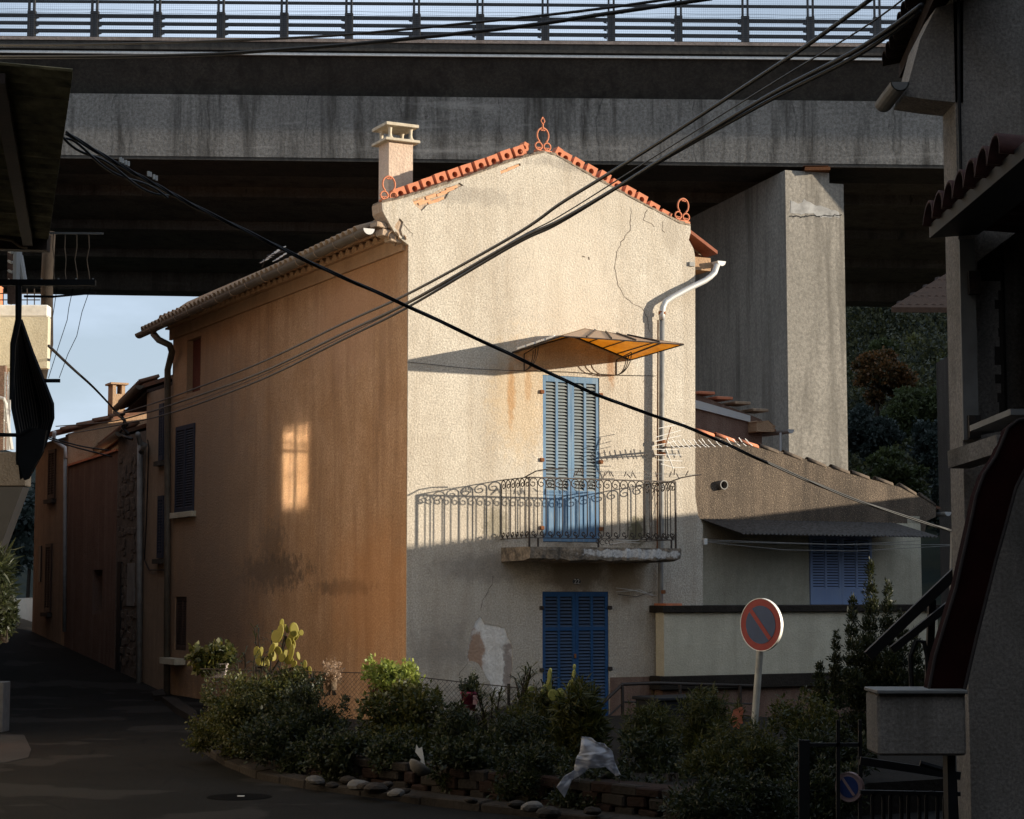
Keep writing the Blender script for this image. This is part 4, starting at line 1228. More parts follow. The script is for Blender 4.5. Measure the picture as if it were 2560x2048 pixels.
yd0, yd1 = yc1+.02, ybar(165)
zDa, zDb = H.x(277, 1132)[1], H.x(168, 1168)[1]
hd = thing("terraced_house", "low red-brown house with streaked wall and small dark doorway", "house", H.o, PSI)
MB().prism([(yd0, -.4), (yd1, -.4), (yd1, zDb), (yd0, zDa)], lambda a, b, d: (d, a, b), 0, .4,
           [[(H.x(255, 1500)[0], H.x(255, 1536)[1]), (H.x(231, 1500)[0], H.x(231, 1536)[1]), (H.x(231, 1500)[0], H.x(240, 1425)[1]), (H.x(255, 1500)[0], H.x(240, 1425)[1])]]).build("wall", M['red_render'], hd)
MB().box(.30, .34, H.x(258, 1500)[0], H.x(228, 1500)[0], 0, H.x(240, 1420)[1]).build("door", M['brownwood'], hd)
MB().hexa([(-.05, yd0, zDa), (.45, yd0, zDa), (.45, yd1, zDb), (-.05, yd1, zDb), (-.05, yd0, zDa+.05), (.45, yd0, zDa+.05), (.45, yd1, zDb+.05), (-.05, yd1, zDb+.05)]).build("coping", M['terracotta'], hd)

ye0, ye1 = yd1+.02, ybar(84)
he = thing("terraced_house", "far house whose sunlit tan gable rises over the red-brown house, with square chimney", "house", H.o, PSI)
gab = [H.y(px, py, ye0) for px, py in ((165, 1085), (220, 1068), (300, 1044), (345, 1032), (420, 1020))]
zE = H.x(150, 1085)[1]
MB().prism([(0, -.3)]+[(0, gab[0][1])]+gab[1:]+[(gab[-1][0], -.3)], fn_f, ye0, ye0+.3).build("gable_wall", M['tan_render'], he)
MB().box(0, .3, ye0+.302, ye1, -.3, gab[0][1]-.05).build("wall", M['ochre_render'], he)
MB().hexa([(-.35, ye0-.05, gab[0][1]-.02), (gab[-1][0], ye0-.05, gab[-1][1]+.02), (gab[-1][0], ye1+.3, gab[-1][1]), (-.35, ye1+.3, gab[0][1]-.02),
           (-.35, ye0-.05, gab[0][1]+.08), (gab[-1][0], ye0-.05, gab[-1][1]+.12), (gab[-1][0], ye1+.3, gab[-1][1]+.12), (-.35, ye1+.3, gab[0][1]+.08)]).build("roof", M['old_tile'], he)
vrt = Rep(canal_tile(.5, .10, .09).build("verge_tile", M['old_tile'], he, True))
for k in range(int(gab[-1][0]/.4)):
    f = (k*.4)/gab[-1][0]; vrt.put(he, (k*.4-.2, ye0-.06, gab[0][1]+.06+(gab[-1][1]-gab[0][1]+.04)*f), (0, -math.atan2(gab[-1][1]-gab[0][1], gab[-1][0])+.05, 0))
leaf_on(he, (139, 1245), (122, 1125), M['brownwood']); leaf_on(he, (128, 1530), (114, 1360), M['brownwood'])
MB().box(-.03, -.002, H.x(102, 1500)[0], H.x(97, 1500)[0], H.x(100, 1455)[1], H.x(100, 1365)[1]).build("narrow_window", M['black'], he)
MB().tube([hq(136, 1080, -.4), hq(135, 1100, -.35), hq(163, 1120, -.1), hq(164, 1145, -.1)], .05, 8).build("downpipe_elbow", M['zinc'], he, True)
MB().tube([hq(163, 1140, -.10), hq(162, 1400, -.1), hq(161, 1580, -.1)], .05, 8).build("downpipe", M['grey_pipe'], he, True)
chy = ye0+1.2
c0 = H.y(281, 1030, chy); c1 = H.y(312, 1030, chy); ctop = H.y(296, 957, chy)[1]; cmid = H.y(296, 985, chy)[1]
che = MB().box(c0[0], c1[0], chy, chy+.45, 1.0, cmid).build("chimney", M['tan_render'], he)
for a, b in ((c0[0], c0[0]+.09), (c1[0]-.09, c1[0])): MB().box(a, b, chy, chy+.45, cmid+.001, ctop-.05).build("chimney_leg", M['tan_render'], che)
MB().box(c0[0]-.07, c1[0]+.07, chy-.07, chy+.5, ctop-.049, ctop).build("chimney_cap", M['tan_render'], che)
# end of the street: small tan wall and a scrub bank on the left
ew = thing("garden_wall", "small sunlit tan wall at the far end of the street", "wall")
a = wd(30, 1590, 62); b = wd(84, 1590, 58)
MB().bar((a.x-1, a.y, a.z+.3), (b.x+.3, b.y, b.z+.3), .3, 1.7).build("wall", M['left_render'], ew)

# doorsteps and kerb blocks along the row
def step(name, pts, z1, mat, label, cat, group=None):
    g_ = [gd(px, py, 0.02) for px, py in pts]
    m = MB(); m.prism([(p.x, p.y) for p in g_], lambda a, b, d: (a, b, d), -.15, z1)
    o = m.build(name, mat, None, bevel=.012); tag(o, label, cat, group); return o
step("doorstep", ((318, 1672), (345, 1720), (402, 1710), (372, 1672)), .16, M['kerb'], "stone doorstep at the foot of the narrow ochre house", "step")
step("doorstep", ((250, 1630), (300, 1672), (326, 1662), (312, 1638)), .3, M['kerb'], "worn stone doorstep before the rough stone house", "step")
step("kerb_block", ((380, 1738), (385, 1750), (415, 1748), (405, 1732)), .10, M['kerb'], "small kerb block beside the corner downpipe", "kerb")
step("kerb_slab", ((405, 1752), (440, 1782), (495, 1812), (490, 1790), (440, 1755)), .10, M['kerb'], "long kerb slab under the orange side wall", "kerb")
tag(MB().box(-.25, -.02, H.x(466, 1650)[0], H.x(428, 1650)[0], H.x(445, 1660)[1], H.x(445, 1645)[1]).build("stone_ledge", M['ivory_render'], house), None)

# ------------------------------------------------------------------ ANNEX (right, behind the facade plane)
AYP = 2.4
ann = thing("annex_house", "low brown-grey annex with lean-to gable, tiled verge and pale blue shutters", "house", H.o, PSI)
af = lambda px, py, y=AYP: H.y(px, py, y)
go = [af(1700, 1340), af(1700, 1074), af(1745, 1082), af(1830, 1100), af(1930, 1122), af(2020, 1150), af(2130, 1186), af(2250, 1218), af(2340, 1262), af(2340, 1292), af(2318, 1302), af(2310, 1340)]
hole = [(af(1803, 1213)[0]+.075*math.cos(-2*math.pi*i/16), af(1803, 1213)[1]+.075*math.sin(-2*math.pi*i/16)) for i in range(16)]
MB().prism(go, fn_f, AYP, AYP+.3, [hole]).build("gable_wall", M['annex_gable'], ann)
hx, hz = af(1803, 1213)
MB().prism([(hx+.085*math.cos(2*math.pi*i/18), hz+.085*math.sin(2*math.pi*i/18)) for i in range(18)], fn_f, AYP-.10, AYP+.05,
           [[(hx+.068*math.cos(-2*math.pi*i/18), hz+.068*math.sin(-2*math.pi*i/18)) for i in range(18)]]).build("flue_pipe", M['grey_pipe'], ann)
MB().box(hx-.2, hx+.2, AYP+.31, AYP+.33, hz-.2, hz+.2).build("flue_backing", M['black'], ann)
# verge tiles along the rake
vt = Rep(canal_tile(.42, .08, .07).build("verge_tile", M['terracotta'], ann, True))
vt2 = Rep(canal_tile(.42, .08, .07).build("verge_tile", simple('mouldy_verge_tile', (.15, .115, .085), .95, 0, .4, 9, .4, .1, (.07, .055, .045)), ann, True))
vg = [(1738, 1078), (1790, 1090), (1850, 1106), (1900, 1118), (1960, 1134), (2020, 1152), (2080, 1170), (2130, 1184), (2190, 1200), (2250, 1216), (2300, 1240), (2338, 1262)]
for i in range(len(vg)-1):
    a = Vector(af(*vg[i])); b = Vector(af(*vg[i+1])); n = max(1, int((b-a).length/.36))
    for k in range(n):
        p = a.lerp(b, k/n); an = math.atan2(b.y-a.y, b.x-a.x)
        (vt if p.x < H.y(1880, 1110, AYP)[0] else vt2).put(ann, (p.x, AYP+.06, p.y+.0), (0, -an+.06, 0))
rr = MB().hexa([(go[1][0], AYP+.1, go[1][1]-.03), (af(2360, 1270)[0], AYP+.1, af(2360, 1270)[1]-.03), (af(2360, 1270)[0], AYP+6, af(2360, 1270)[1]), (go[1][0], AYP+6, go[1][1]),
               (go[1][0], AYP+.1, go[1][1]+.02), (af(2360, 1270)[0], AYP+.1, af(2360, 1270)[1]+.02), (af(2360, 1270)[0], AYP+6, af(2360, 1270)[1]+.05), (go[1][0], AYP+6, go[1][1]+.05)]).build("roof", M['old_tile'], ann)
gx_, gz_ = af(2366, 1280)
gutter((gx_, AYP-.05, gz_), (gx_, AYP+5, gz_), .085, M['zinc'], ann)
# corrugated canopy over the window, tilting outward
e1, e2 = af(1752, 1300), af(2330, 1310)
y_out = AYP-1.3
q1, q2 = H.y(1757, 1334, y_out), H.y(2345, 1336, y_out)
cm = MB(); nC = 150
x_a, x_b = e1[0], q2[0]
for i in range(nC+1):
    x = x_a+(x_b-x_a)*i/nC; dz = .018*math.cos(i*math.pi/1.5)
    cm.v += [(x, AYP-.002, e1[1]+dz), (x, y_out, q1[1]+dz)]
for i in range(nC): cm.f.append((2*i, 2*i+1, 2*i+3, 2*i+2))
M['fibro'] = simple("corrugated_cement", (.10, .095, .09), .9, 0, .4, 12, .5, .15, (.05, .045, .042))
cs = cm.build("corrugated_sheet", M['fibro'], ann); 
so = cs.modifiers.new("s", 'SOLIDIFY'); so.thickness = .012
# ivory wall below with window
iw0 = H.y(1700, 1400, AYP-.02)[0]; iw1 = H.y(2303, 1400, AYP-.02)[0]
wx0, wx1 = H.y(2021, 1400, AYP)[0], H.y(2176, 1400, AYP)[0]; wz0, wz1 = H.y(2100, 1512, AYP)[1], H.y(2100, 1338, AYP)[1]
MB().prism(rect(iw0, iw1, -1, e1[1]+.01), fn_f, AYP-.02, AYP-.003, [rect(wx0, wx1, wz0, wz1)]).build("ivory_wall", M['ivory_render'], ann)
MB().box(wx0-.1, wx1+.1, AYP+.0, AYP+.2, wz0-.1, wz1+.1).build("window_backing", M['black'], ann)
xm = (wx0+wx1)/2
for a, b in ((wx0+.003, xm-.002), (xm+.002, wx1-.003)):
    louvre_leaf(a, b, wz0+.005, wz1-.005, AYP-.055, ann, M['annexblue'], M['annexblue'], 2, [(wz0+.30, wz1-.09, 'slats')], individual=False, pitch=.05)
MB().box(iw1-.3, iw1, AYP+.0, AYP+5, -1, go[9][1]).build("annex_side_wall", M['ivory_render'], ann)
MB().box(1.0, iw1-.301, AYP+.34, AYP+5, -1, af(2303, 1250)[1]).build("annex_mass", M['annex_gable'], ann)

# upper rear house between facade and pier
up_ = thing("rear_house", "brown upper house stub with grey flashing and tiled edge behind the annex", "house", H.o, PSI)
UY = 6.0
uf = lambda px, py, y=UY: H.y(px, py, y)
MB().prism([uf(1700, 1160), uf(1700, 985), uf(1740, 985), uf(1870, 1035), uf(1905, 1050), uf(1905, 1110), uf(1880, 1160)], fn_f, UY, UY+3).build("wall", M['red_render'], up_)
for i, (px, py) in enumerate(((1745, 985), (1790, 998), (1835, 1010), (1880, 1028))):
    x, z = uf(px, py); MB().box(x-.05, x+.34, UY-.12, UY+.4, z-.01, z+.05).build("verge_tile", M['terracotta'] if i < 2 else M['lichen_tile'], up_, bevel=.01).rotation_euler = (0, 0, 0)
fl = [uf(1700, 1000), uf(1740, 1002), uf(1872, 1040), uf(1872, 1056), uf(1700, 1012)]
MB().prism(fl, fn_f, UY-.06, UY-.002).build("flashing", M['zinc'], up_)
x, z = uf(1895, 1068); MB().prism([(x-.25, z-.12), (x+.18, z-.10), (x+.20, z+.0), (x+.05, z+.10), (x-.25, z+.08)], fn_f, UY-.3, UY+2).build("eave_block", M['tan_render'], up_, bevel=.02)
gx2, gz2 = uf(1942, 1078)
gutter((gx2, UY-.5, gz2), (gx2, UY+3, gz2), .085, M['zinc'], up_)
MB().box(gx2-.45, gx2-.09, UY-.1, UY+3, gz2-.02, gz2+.03).build("eave_board", M['old_tile'], up_)
MB().tube([(gx2-.12, UY-.3, gz2-.06), (gx2-.13, UY-.3, gz2-.5)], .03, 6).build("downpipe", M['zinc'], up_)

# thin lines across the ivory wall
for pts in (((1763, 1354), (2100, 1362), (2384, 1362)), ((1763, 1355), (1960, 1375), (2140, 1378), (2384, 1364)), ((1763, 1350), (2100, 1362), (2200, 1358), (2300, 1352))):
    o = MB().tube([H.M @ Vector(hp(px, py, .8)) for px, py in pts], .0045, 4).build("washing_line", M['grey_pipe'])
    tag(o, {1354: "upper thin washing line across the ivory annex wall", 1355: "sagging thin washing line across the ivory annex wall", 1350: "middle thin washing line just under the annex canopy"}[pts[0][1]], "washing line")
pk = MB().box(-.03, .03, -.02, .02, -.05, .05).build("line_hook", M['white'], house); pk.location = hp(1763, 1354, -.03)
o = MB().tube([wd(2386, 1328, 17), wd(2384, 1420, 17), wd(2380, 2000, 17)], .035, 8).build("steel_post", M['grey_pipe']); tag(o, "pale steel post where the cable bundle ends by the dark red panel", "post")

# ------------------------------------------------------------------ TERRACE WALL right of the door
tw = thing("terrace_wall", "low grey terrace wall with dark coping right of the downpipe", "wall", H.o, PSI)
TY = -.35
t0, t1 = H.y(1660, 1600, TY)[0], H.y(2345, 1600, TY)[0]
tz1 = H.y(1700, 1532, TY)[1]; tz0 = H.y(1700, 1690, TY)[1]
MB().box(t0, t1, TY, TY+.25, tz0, tz1).build("wall", M['ivory_render'], tw)
MB().box(t0-.06, t1+.1, TY-.07, TY+.9, tz1+.002, tz1+.115).build("coping", M['kerb'], tw, bevel=.01)
MB().box(t0-.1, t1, TY-.05, TY+.3, tz0-.22, tz0-.003).build("ledge", M['kerb'], tw, bevel=.01)
MB().box(t0, t1, TY+.05, TY+.3, -.4, tz0-.221).build("base", M['red_render'], tw)
MB().box(t0, H.y(1700, 1500, TY)[0], TY-.06, TY+.3, tz1+.116, tz1+.15).build("coping_tile", M['terracotta'], tw)
# red plinth right of the door, stair wall
MB().box(LX1+.02, t0, -.02, -.001, -.4, H.y(1600, 1692)[1]).build("red_plinth", M['red_render'], house)
stair = thing("entrance_stair", "concrete steps with dark tube handrail rising to the blue door", "stairs", H.o, PSI)
for k in range(5):
    MB().box(LX0-.2, LX1+1.4, -1.5+.0-.28*(k), -1.22-.28*k+.0, -.6, .0-.15*k).build("step", M['kerb'], stair)
MB().box(LX0-.2, LX1+3.0, -1.219, -.02, -.6, .0).build("landing", M['kerb'], stair)
hr = MB().tube([hp(1470, 1800, -1.6), hp(1520, 1745, -1.4), hp(1556, 1711, -1.2), hp(1640, 1708, -1.2), hp(1900, 1716, -1.2)], .026, 8).build("handrail", M['iron'], stair, True)
MB().tube([hp(1470, 1838, -1.6), hp(1560, 1755, -1.2), hp(1900, 1760, -1.2)], .016, 6).build("mid_rail", M['iron'], stair)
for px in (1480, 1556, 1700, 1850):
    x, z = H.y(px, 1790 if px < 1500 else 1712, -1.25); MB().box(x-.018, x+.018, -1.27, -1.23, -.3, z).build("rail_post", M['iron'], stair)
MB().prism([hp(1010, 1860, -1.0)[::2], hp(1010, 1850, -1.0)[::2], hp(1340, 1742, -1.0)[::2], hp(1356, 1742, -1.0)[::2], hp(1356, 1860, -1.0)[::2]], fn_f, -1.05, -.9).build("ramp_wall", M['grey_render'], stair)
tub = thing("dark_table", "dark covered table standing before the terrace wall", "table", H.o, PSI)
x0, z0 = H.y(1605, 1742, -1.9); x1, _ = H.y(1755, 1742, -1.9)
MB().box(x0, x1, -2.3, -1.6, z0-.05, z0).build("tabletop", M['black'], tub, bevel=.01)
MB().box(x0+.04, x1-.04, -2.25, -1.65, z0-.45, z0-.051).build("cover", M['black'], tub)
for a in (x0+.05, x1-.09):
    for b in (-2.2, -1.75): MB().box(a, a+.04, b, b+.04, -.6, z0-.451).build("leg", M['black'], tub)

# ------------------------------------------------------------------ GARDEN BED, planter wall, kerb
kl = [gd(px, py, 0) for px, py in ((492, 1872), (560, 1915), (640, 1948), (760, 1972), (900, 1990), (1050, 2012), (1200, 2030), (1350, 2046), (1700, 2090), (2100, 2140))]
kb = MB()
for i in range(len(kl)-1):
    a, b = kl[i], kl[i+1]; d = (b-a).normalized(); nrm = Vector((-d.y, d.x, 0))
    if nrm.y < 0: nrm = -nrm
    n = max(1, int((b-a).length/.6))
    for k in range(n):
        p, q = a.lerp(b, k/n+.006), a.lerp(b, (k+1)/n-.006)
        h = .10+random.uniform(-.012, .012)
        kb.hexa([(p.x, p.y, -.1), (q.x, q.y, -.1), (q.x+nrm.x*.18, q.y+nrm.y*.18, -.1), (p.x+nrm.x*.18, p.y+nrm.y*.18, -.1),
                 (p.x, p.y, h-.02), (q.x, q.y, h-.02), (q.x+nrm.x*.18, q.y+nrm.y*.18, h), (p.x+nrm.x*.18, p.y+nrm.y*.18, h)])
tag(kb.build("kerb", M['kerb'], None, bevel=.012), kind='structure')
pw = thing("planter_wall", "low crumbling reddish stone wall holding the garden bed along the kerb", "wall")
top = MB(); face = []
stones = []
for k in range(6):
    m = MB(); s = [random.uniform(.8, 1.2) for _ in range(3)]
    m.v = []; base = MB().box(-.14*s[0], .14*s[0], -.06, .08, -.055*s[2], .055*s[2])
    stones.append(Rep(base.build("stone", M['planter'] if k % 2 else M['kerb'], pw, bevel=.018)))
cnt = 0; bed_in = []
for i in range(len(kl)-2):
    a, b = kl[i], kl[i+1]; d = (b-a).normalized(); nrm = Vector((-d.y, d.x, 0))
    if nrm.y < 0: nrm = -nrm
    a2, b2 = a+nrm*.42, b+nrm*.42
    bed_in.append(a2)
    rz = math.atan2(d.y, d.x)
    L = (b2-a2).length; n = max(1, int(L/.29))
    for k in range(n):
        for r in range(3):
            p = a2.lerp(b2, (k+.5+(r % 2)*.5)/n)
            if cnt < 280:
                stones[cnt % 6].put(pw, (p.x, p.y, .09+r*.098), (random.uniform(-.1, .1), random.uniform(-.06, .06), rz+random.uniform(-.1, .1)), (random.uniform(.75, 1.1), 1, random.uniform(.7, 1.1)))
                cnt += 1
    top.hexa([(a2.x+nrm.x*.03, a2.y+nrm.y*.03, -.1), (b2.x+nrm.x*.03, b2.y+nrm.y*.03, -.1), (b2.x+nrm.x*.3, b2.y+nrm.y*.3, -.1), (a2.x+nrm.x*.3, a2.y+nrm.y*.3, -.1),
              (a2.x+nrm.x*.03, a2.y+nrm.y*.03, .33), (b2.x+nrm.x*.03, b2.y+nrm.y*.03, .33), (b2.x+nrm.x*.3, b2.y+nrm.y*.3, .33), (a2.x+nrm.x*.3, a2.y+nrm.y*.3, .33)])
bed_in.append(kl[-2]+Vector((0, .42, 0)))
top.build("rubble_core", M['planter'], pw)
bed = MB()
bo = [(p.x+.1, p.y+.2) for p in bed_in]+[(6.5, 20), (6.5, 27.0), (2.2, 28.6), (-1.6, 27.4), (-3.6, 28.0)]
bed.prism(bo, lambda a, b, d: (a, b, d), 0.0, .30)
tag(bed.build("garden_bed", M['soil']), kind='structure')
# loose rocks by the kerb
rks = []
M['loosegrey'] = simple('grey_stone', (.10, .09, .08), .9, 0, .4, 9, .4)
for k in range(4):
    bm = bmesh.new(); bmesh.ops.create_icosphere(bm, subdivisions=2, radius=.09)
    for v in bm.verts: v.co *= 1+.35*noise.noise(v.co*11+Vector((k*7, 0, 0))); v.co.z *= .6
    me = bpy.data.meshes.new("loose_stone"); bm.to_mesh(me); bm.free(); me.materials.append(M['kerb'] if k else M['loosegrey']); rks.append(me)
rp = [(788, 1955, 1.2), (800, 1948, .7), (872, 1957, 1.1), (858, 1950, .6), (895, 1970, 1.3), (915, 1973, 1.0), (940, 1978, 1.4), (965, 1970, .9), (990, 1990, 1.0), (830, 1970, .8), (1010, 1985, .7), (1290, 2020, 1.0), (1330, 2025, 1.2), (1480, 2035, .9), (1370, 2040, 1.3), (1178, 2010, .7)]
for i, (px, py, s) in enumerate(rp):
    p = gd(px, py, .10); o = bpy.data.objects.new("loose_stone", rks[i % 4]); COL.objects.link(o)
    o.location = (p.x, p.y, .13 if i > 1 else .12); o.scale = (s, s, s*.8); o.rotation_euler = (0, 0, i*1.3)
    tag(o, "grey loose stone on the strip between kerb and planter wall", "stone", "loose stones lying by the kerb")
# verge between kerb and planter wall
vgm = MB()
for i in range(len(kl)-1):
    a, b = kl[i], kl[i+1]; d = (b-a).normalized(); nrm = Vector((-d.y, d.x, 0)); nrm = nrm if nrm.y > 0 else -nrm
    vgm.quad((a.x+nrm.x*.17, a.y+nrm.y*.17, .07), (b.x+nrm.x*.17, b.y+nrm.y*.17, .07), (b.x+nrm.x*.6, b.y+nrm.y*.6, .085), (a.x+nrm.x*.6, a.y+nrm.y*.6, .085))
tag(vgm.build("verge", M['kerb']), kind='structure')
# manhole cover, patch of pale pavement, drain slots
p = gd(598, 1993, 0)
mh = thing("manhole_cover", "round black manhole cover in the asphalt near the kerb", "manhole cover", (p.x, p.y, 0))
MB().lathe([(0.0, .006), (.29, .006), (.30, .004), (.33, .004), (.335, 0)], n=32).build("cover", simple('tarry_iron', (.004, .004, .004), .95, 0, .3, 20, .8, .02), mh)
MB().box(-.02, .05, .0, .04, .0065, .012).build("lift_key", M['white'], mh)
pp_ = [gd(px, py, 0) for px, py in ((-60, 1836), (60, 1838), (78, 1875), (70, 1895), (10, 1908), (-60, 1910))]
tag(MB().prism([(q.x, q.y) for q in pp_], lambda a, b, d: (a, b, d), -.01, .006).build("pavement", plaster("pale_pavement", (.055, .05, .047), (.038, .035, .033), None, 0, .5, .6, 60)), kind='structure')

# ------------------------------------------------------------------ PLANTS
def leaf_cloud(clumps, n, size, mat, name, parent, aspect=.5, upbias=.3, seed=0, shell=.55, long=False):
    """many small bent leaf faces spread through ellipsoid clumps; clumps: (x,y,z,rx,ry,rz)"""
    g_ = np.random.default_rng(seed)
    cl_ = np.array(clumps, float); vol = cl_[:, 3]*cl_[:, 4]*cl_[:, 5]; pr_ = vol**.62; pr_ /= pr_.sum()
    idx = g_.choice(len(cl_), n, p=pr_)
    d = g_.normal(size=(n, 3)); d /= np.linalg.norm(d, axis=1)[:, None]
    r = (shell+(1-shell)*g_.random(n))*(1+.12*g_.normal(size=n)); r[g_.random(n) < .25] *= .6
    c = cl_[idx, :3]+d*cl_[idx, 3:6]*r[:, None]
    ax = g_.normal(size=(n, 3))+d*(.9 if not long else 1.2); ax[:, 2] += upbias
    ax /= np.linalg.norm(ax, axis=1)[:, None]
    t = np.cross(ax, g_.normal(size=(n, 3))); t /= np.linalg.norm(t, axis=1)[:, None]
    s = size*(.6+.8*g_.random(n))[:, None]
    w = s*aspect*.5
    nrm = np.cross(ax, t)
    p0 = c; p1 = c+ax*s*.5+t*w; p2 = c+ax*s-nrm*s*.12; p3 = c+ax*s*.5-t*w
    v = np.stack([p0, p1, p2, p3], 1).reshape(-1, 3)
    me = bpy.data.meshes.new(name)
    me.vertices.add(4*n); me.vertices.foreach_set("co", v.ravel().astype(np.float32))
    me.loops.add(4*n); me.loops.foreach_set("vertex_index", np.arange(4*n, dtype=np.int32))
    me.polygons.add(n); me.polygons.foreach_set("loop_start", np.arange(0, 4*n, 4, dtype=np.int32)); me.polygons.foreach_set("loop_total", np.full(n, 4, dtype=np.int32))
    me.update(); me.materials.append(mat)
    o = bpy.data.objects.new(name, me); COL.objects.link(o)
    if parent: o.parent = parent
    o['kind'] = 'stuff'
    return o
def clumpset(c, R, n, seed, squash=1.0, cr=.42):
    r = random.Random(seed); out = []
    for _ in range(n):
        while True:
            d = Vector((r.uniform(-1, 1), r.uniform(-1, 1), r.uniform(-1, 1)))
            if d.length < 1: break
        k = cr*r.uniform(.3, 1.15)
        out.append((c[0]+d.x*R[0]*.92, c[1]+d.y*R[1]*.92, c[2]+d.z*R[2]*.88, R[0]*k, R[1]*k, R[2]*k*squash*r.uniform(.6, 1.2)))
    return out
def shrub(px0, py0, px1, py1, Y, mat, label, seed, n=3500, size=.05, aspect=.5, cat="shrub", name="shrub", long=False, stems=6, group=None, zb=.42):
    c = wd((px0+px1)/2, (py0+py1)/2, Y)
    rx = abs(px1-px0)/2*Y/F; rz = abs(py1-py0)/2*Y/F
    t = thing(name, label, cat, (c.x, c.y, 0), 0, group)
    cl = clumpset((0, 0, c.z), (rx, min(rx, .55), rz), 26, seed, 1.0, .5)
    r2 = random.Random(seed+500)
    for _ in range(int(12+rx*20)):
        a_ = r2.uniform(-1, 1); cl.append((a_*rx*.95, r2.uniform(-.3, .3), c.z+rz*(1.02-.5*a_*a_)+r2.uniform(-.1, .06), .035, .035, r2.uniform(.06, .16)))
    leaf_cloud(cl, int(n*1.7), size, M[mat], "foliage", t, aspect, .4, seed, .35, long)
    m = MB(); r = random.Random(seed)
    base = max(zb-.05, 0) if c.z-rz < zb+.3 else c.z-rz-.02
    for k in range(stems):
        q = cl[k % len(cl)]
        m.tube([(r.uniform(-.06, .06), r.uniform(-.06, .06), base), (q[0]*.5, q[1]*.5, base+(q[2]-base)*.5), (q[0], q[1], q[2])], [.014, .010, .005], 5)
    m.build("stem", M['bark'], t)
    return t
shrub(500, 1700, 700, 1880, 23.0, 'leaf', "mid-green bushy shrub at the street corner of the bed, under the yellow cactus", 1, 6000, .045)
shrub(660, 1715, 870, 1900, 22.6, 'leaf_dark', "dark fine-leaved shrub left of the chain-link gap", 2, 6000, .04)
shrub(895, 1730, 1120, 1900, 22.0, 'leaf', "rounded evergreen shrub with small upright leaves below the brown trough", 3, 6500, .06, .45)
shrub(1090, 1790, 1190, 1930, 21.0, 'leaf_dark', "low dark shrub behind the white bowl", 4, 3000, .06, .3)
shrub(1200, 1800, 1400, 1960, 20.6, 'leaf_dark', "tangled dark shrub in the middle of the bed", 5, 5000, .055, .3, long=True)
shrub(1395, 1740, 1500, 1960, 20.3, 'leaf', "spiky-leaved clump beside the prickly pear with green pads", 6, 2600, .13, .14, long=True)
shrub(1540, 1850, 1720, 2010, 19.8, 'leaf_dark', "low dark leafy plant just right of the white plastic sheet", 7, 3500, .06, .35)
shrub(1690, 1745, 1860, 1960, 20.2, 'leaf', "wispy green shrub with fine feathery leaves left of the sign pole", 8, 5500, .07, .16, long=True)
shrub(1780, 1880, 1990, 2060, 19.0, 'leaf_dark', "feathery dark bush around the foot of the sign pole", 9, 5500, .06, .2, long=True)
shrub(1920, 1760, 2110, 1960, 19.8, 'leaf', "loose green shrub with dry pinkish leaves right of the sign pole", 10, 4500, .05, .4)
shrub(1560, 1960, 1800, 2070, 18.6, 'leaf_dark', "dark ground-hugging bush at the bottom right of the bed", 11, 4500, .06, .3)
shrub(1960, 1930, 2160, 2080, 17.5, 'leaf_dark', "dark bush behind the small round sign", 12, 4500, .06, .3)
shrub(480, 1790, 640, 1900, 23.9, 'leaf', "olive green shrub spilling over the street end of the planter wall", 61, 4000, .045)
shrub(600, 1800, 800, 1935, 21.9, 'leaf_dark', "dark low shrub spilling over the planter wall above the manhole cover", 62, 5000, .045)
shrub(770, 1830, 960, 1955, 21.0, 'leaf_dark', "black-green shrub hanging over the planter wall below the wicker pot", 63, 5000, .045)
shrub(930, 1850, 1060, 1930, 20.6, 'leaf_dark', "small dark shrub hanging over the wall left of the white bowl", 64, 3000, .045)
shrub(1080, 1850, 1260, 1985, 19.6, 'leaf_dark', "dark creeping shrub hanging over the wall right of the white bowl", 65, 5000, .05)
shrub(1240, 1880, 1420, 2010, 19.0, 'leaf_dark', "dark leafy shrub at the wall just left of the plastic sheet", 66, 5000, .05, .35)
shrub(1400, 1920, 1600, 2045, 18.5, 'leaf_dark', "black-green shrub at the wall under the plastic sheet", 67, 5000, .05, .35)
shrub(1560, 1780, 1700, 1900, 22.0, 'leaf', "grassy green shrub in front of the dark table", 68, 4500, .07, .16, long=True)
shrub(1280, 1745, 1420, 1870, 21.3, 'leaf', "olive shrub around the foot of the prickly pear", 69, 4500, .06, .3, long=True)
shrub(1740, 1830, 1960, 2010, 18.9, 'leaf', "mid-green feathery shrub just left of the sign pole foot", 70, 6000, .06, .22, long=True)
shrub(1950, 1840, 2180, 2000, 18.4, 'leaf_dark', "dark shrub filling the space between sign pole and iron gate", 71, 6000, .06, .3)
shrub(1690, 1950, 1960, 2090, 16.6, 'leaf_dark', "black-green bush hiding the right end of the planter wall", 74, 6000, .045, .35)
shrub(1100, 1800, 1210, 1880, 22.2, 'leaf_dark', "dark twiggy shrub beneath the magenta pot", 72, 3000, .05, .3)
shrub(640, 1690, 800, 1800, 23.6, 'leaf', "green shrub at the foot of the yellow prickly pear", 73, 4500, .045)
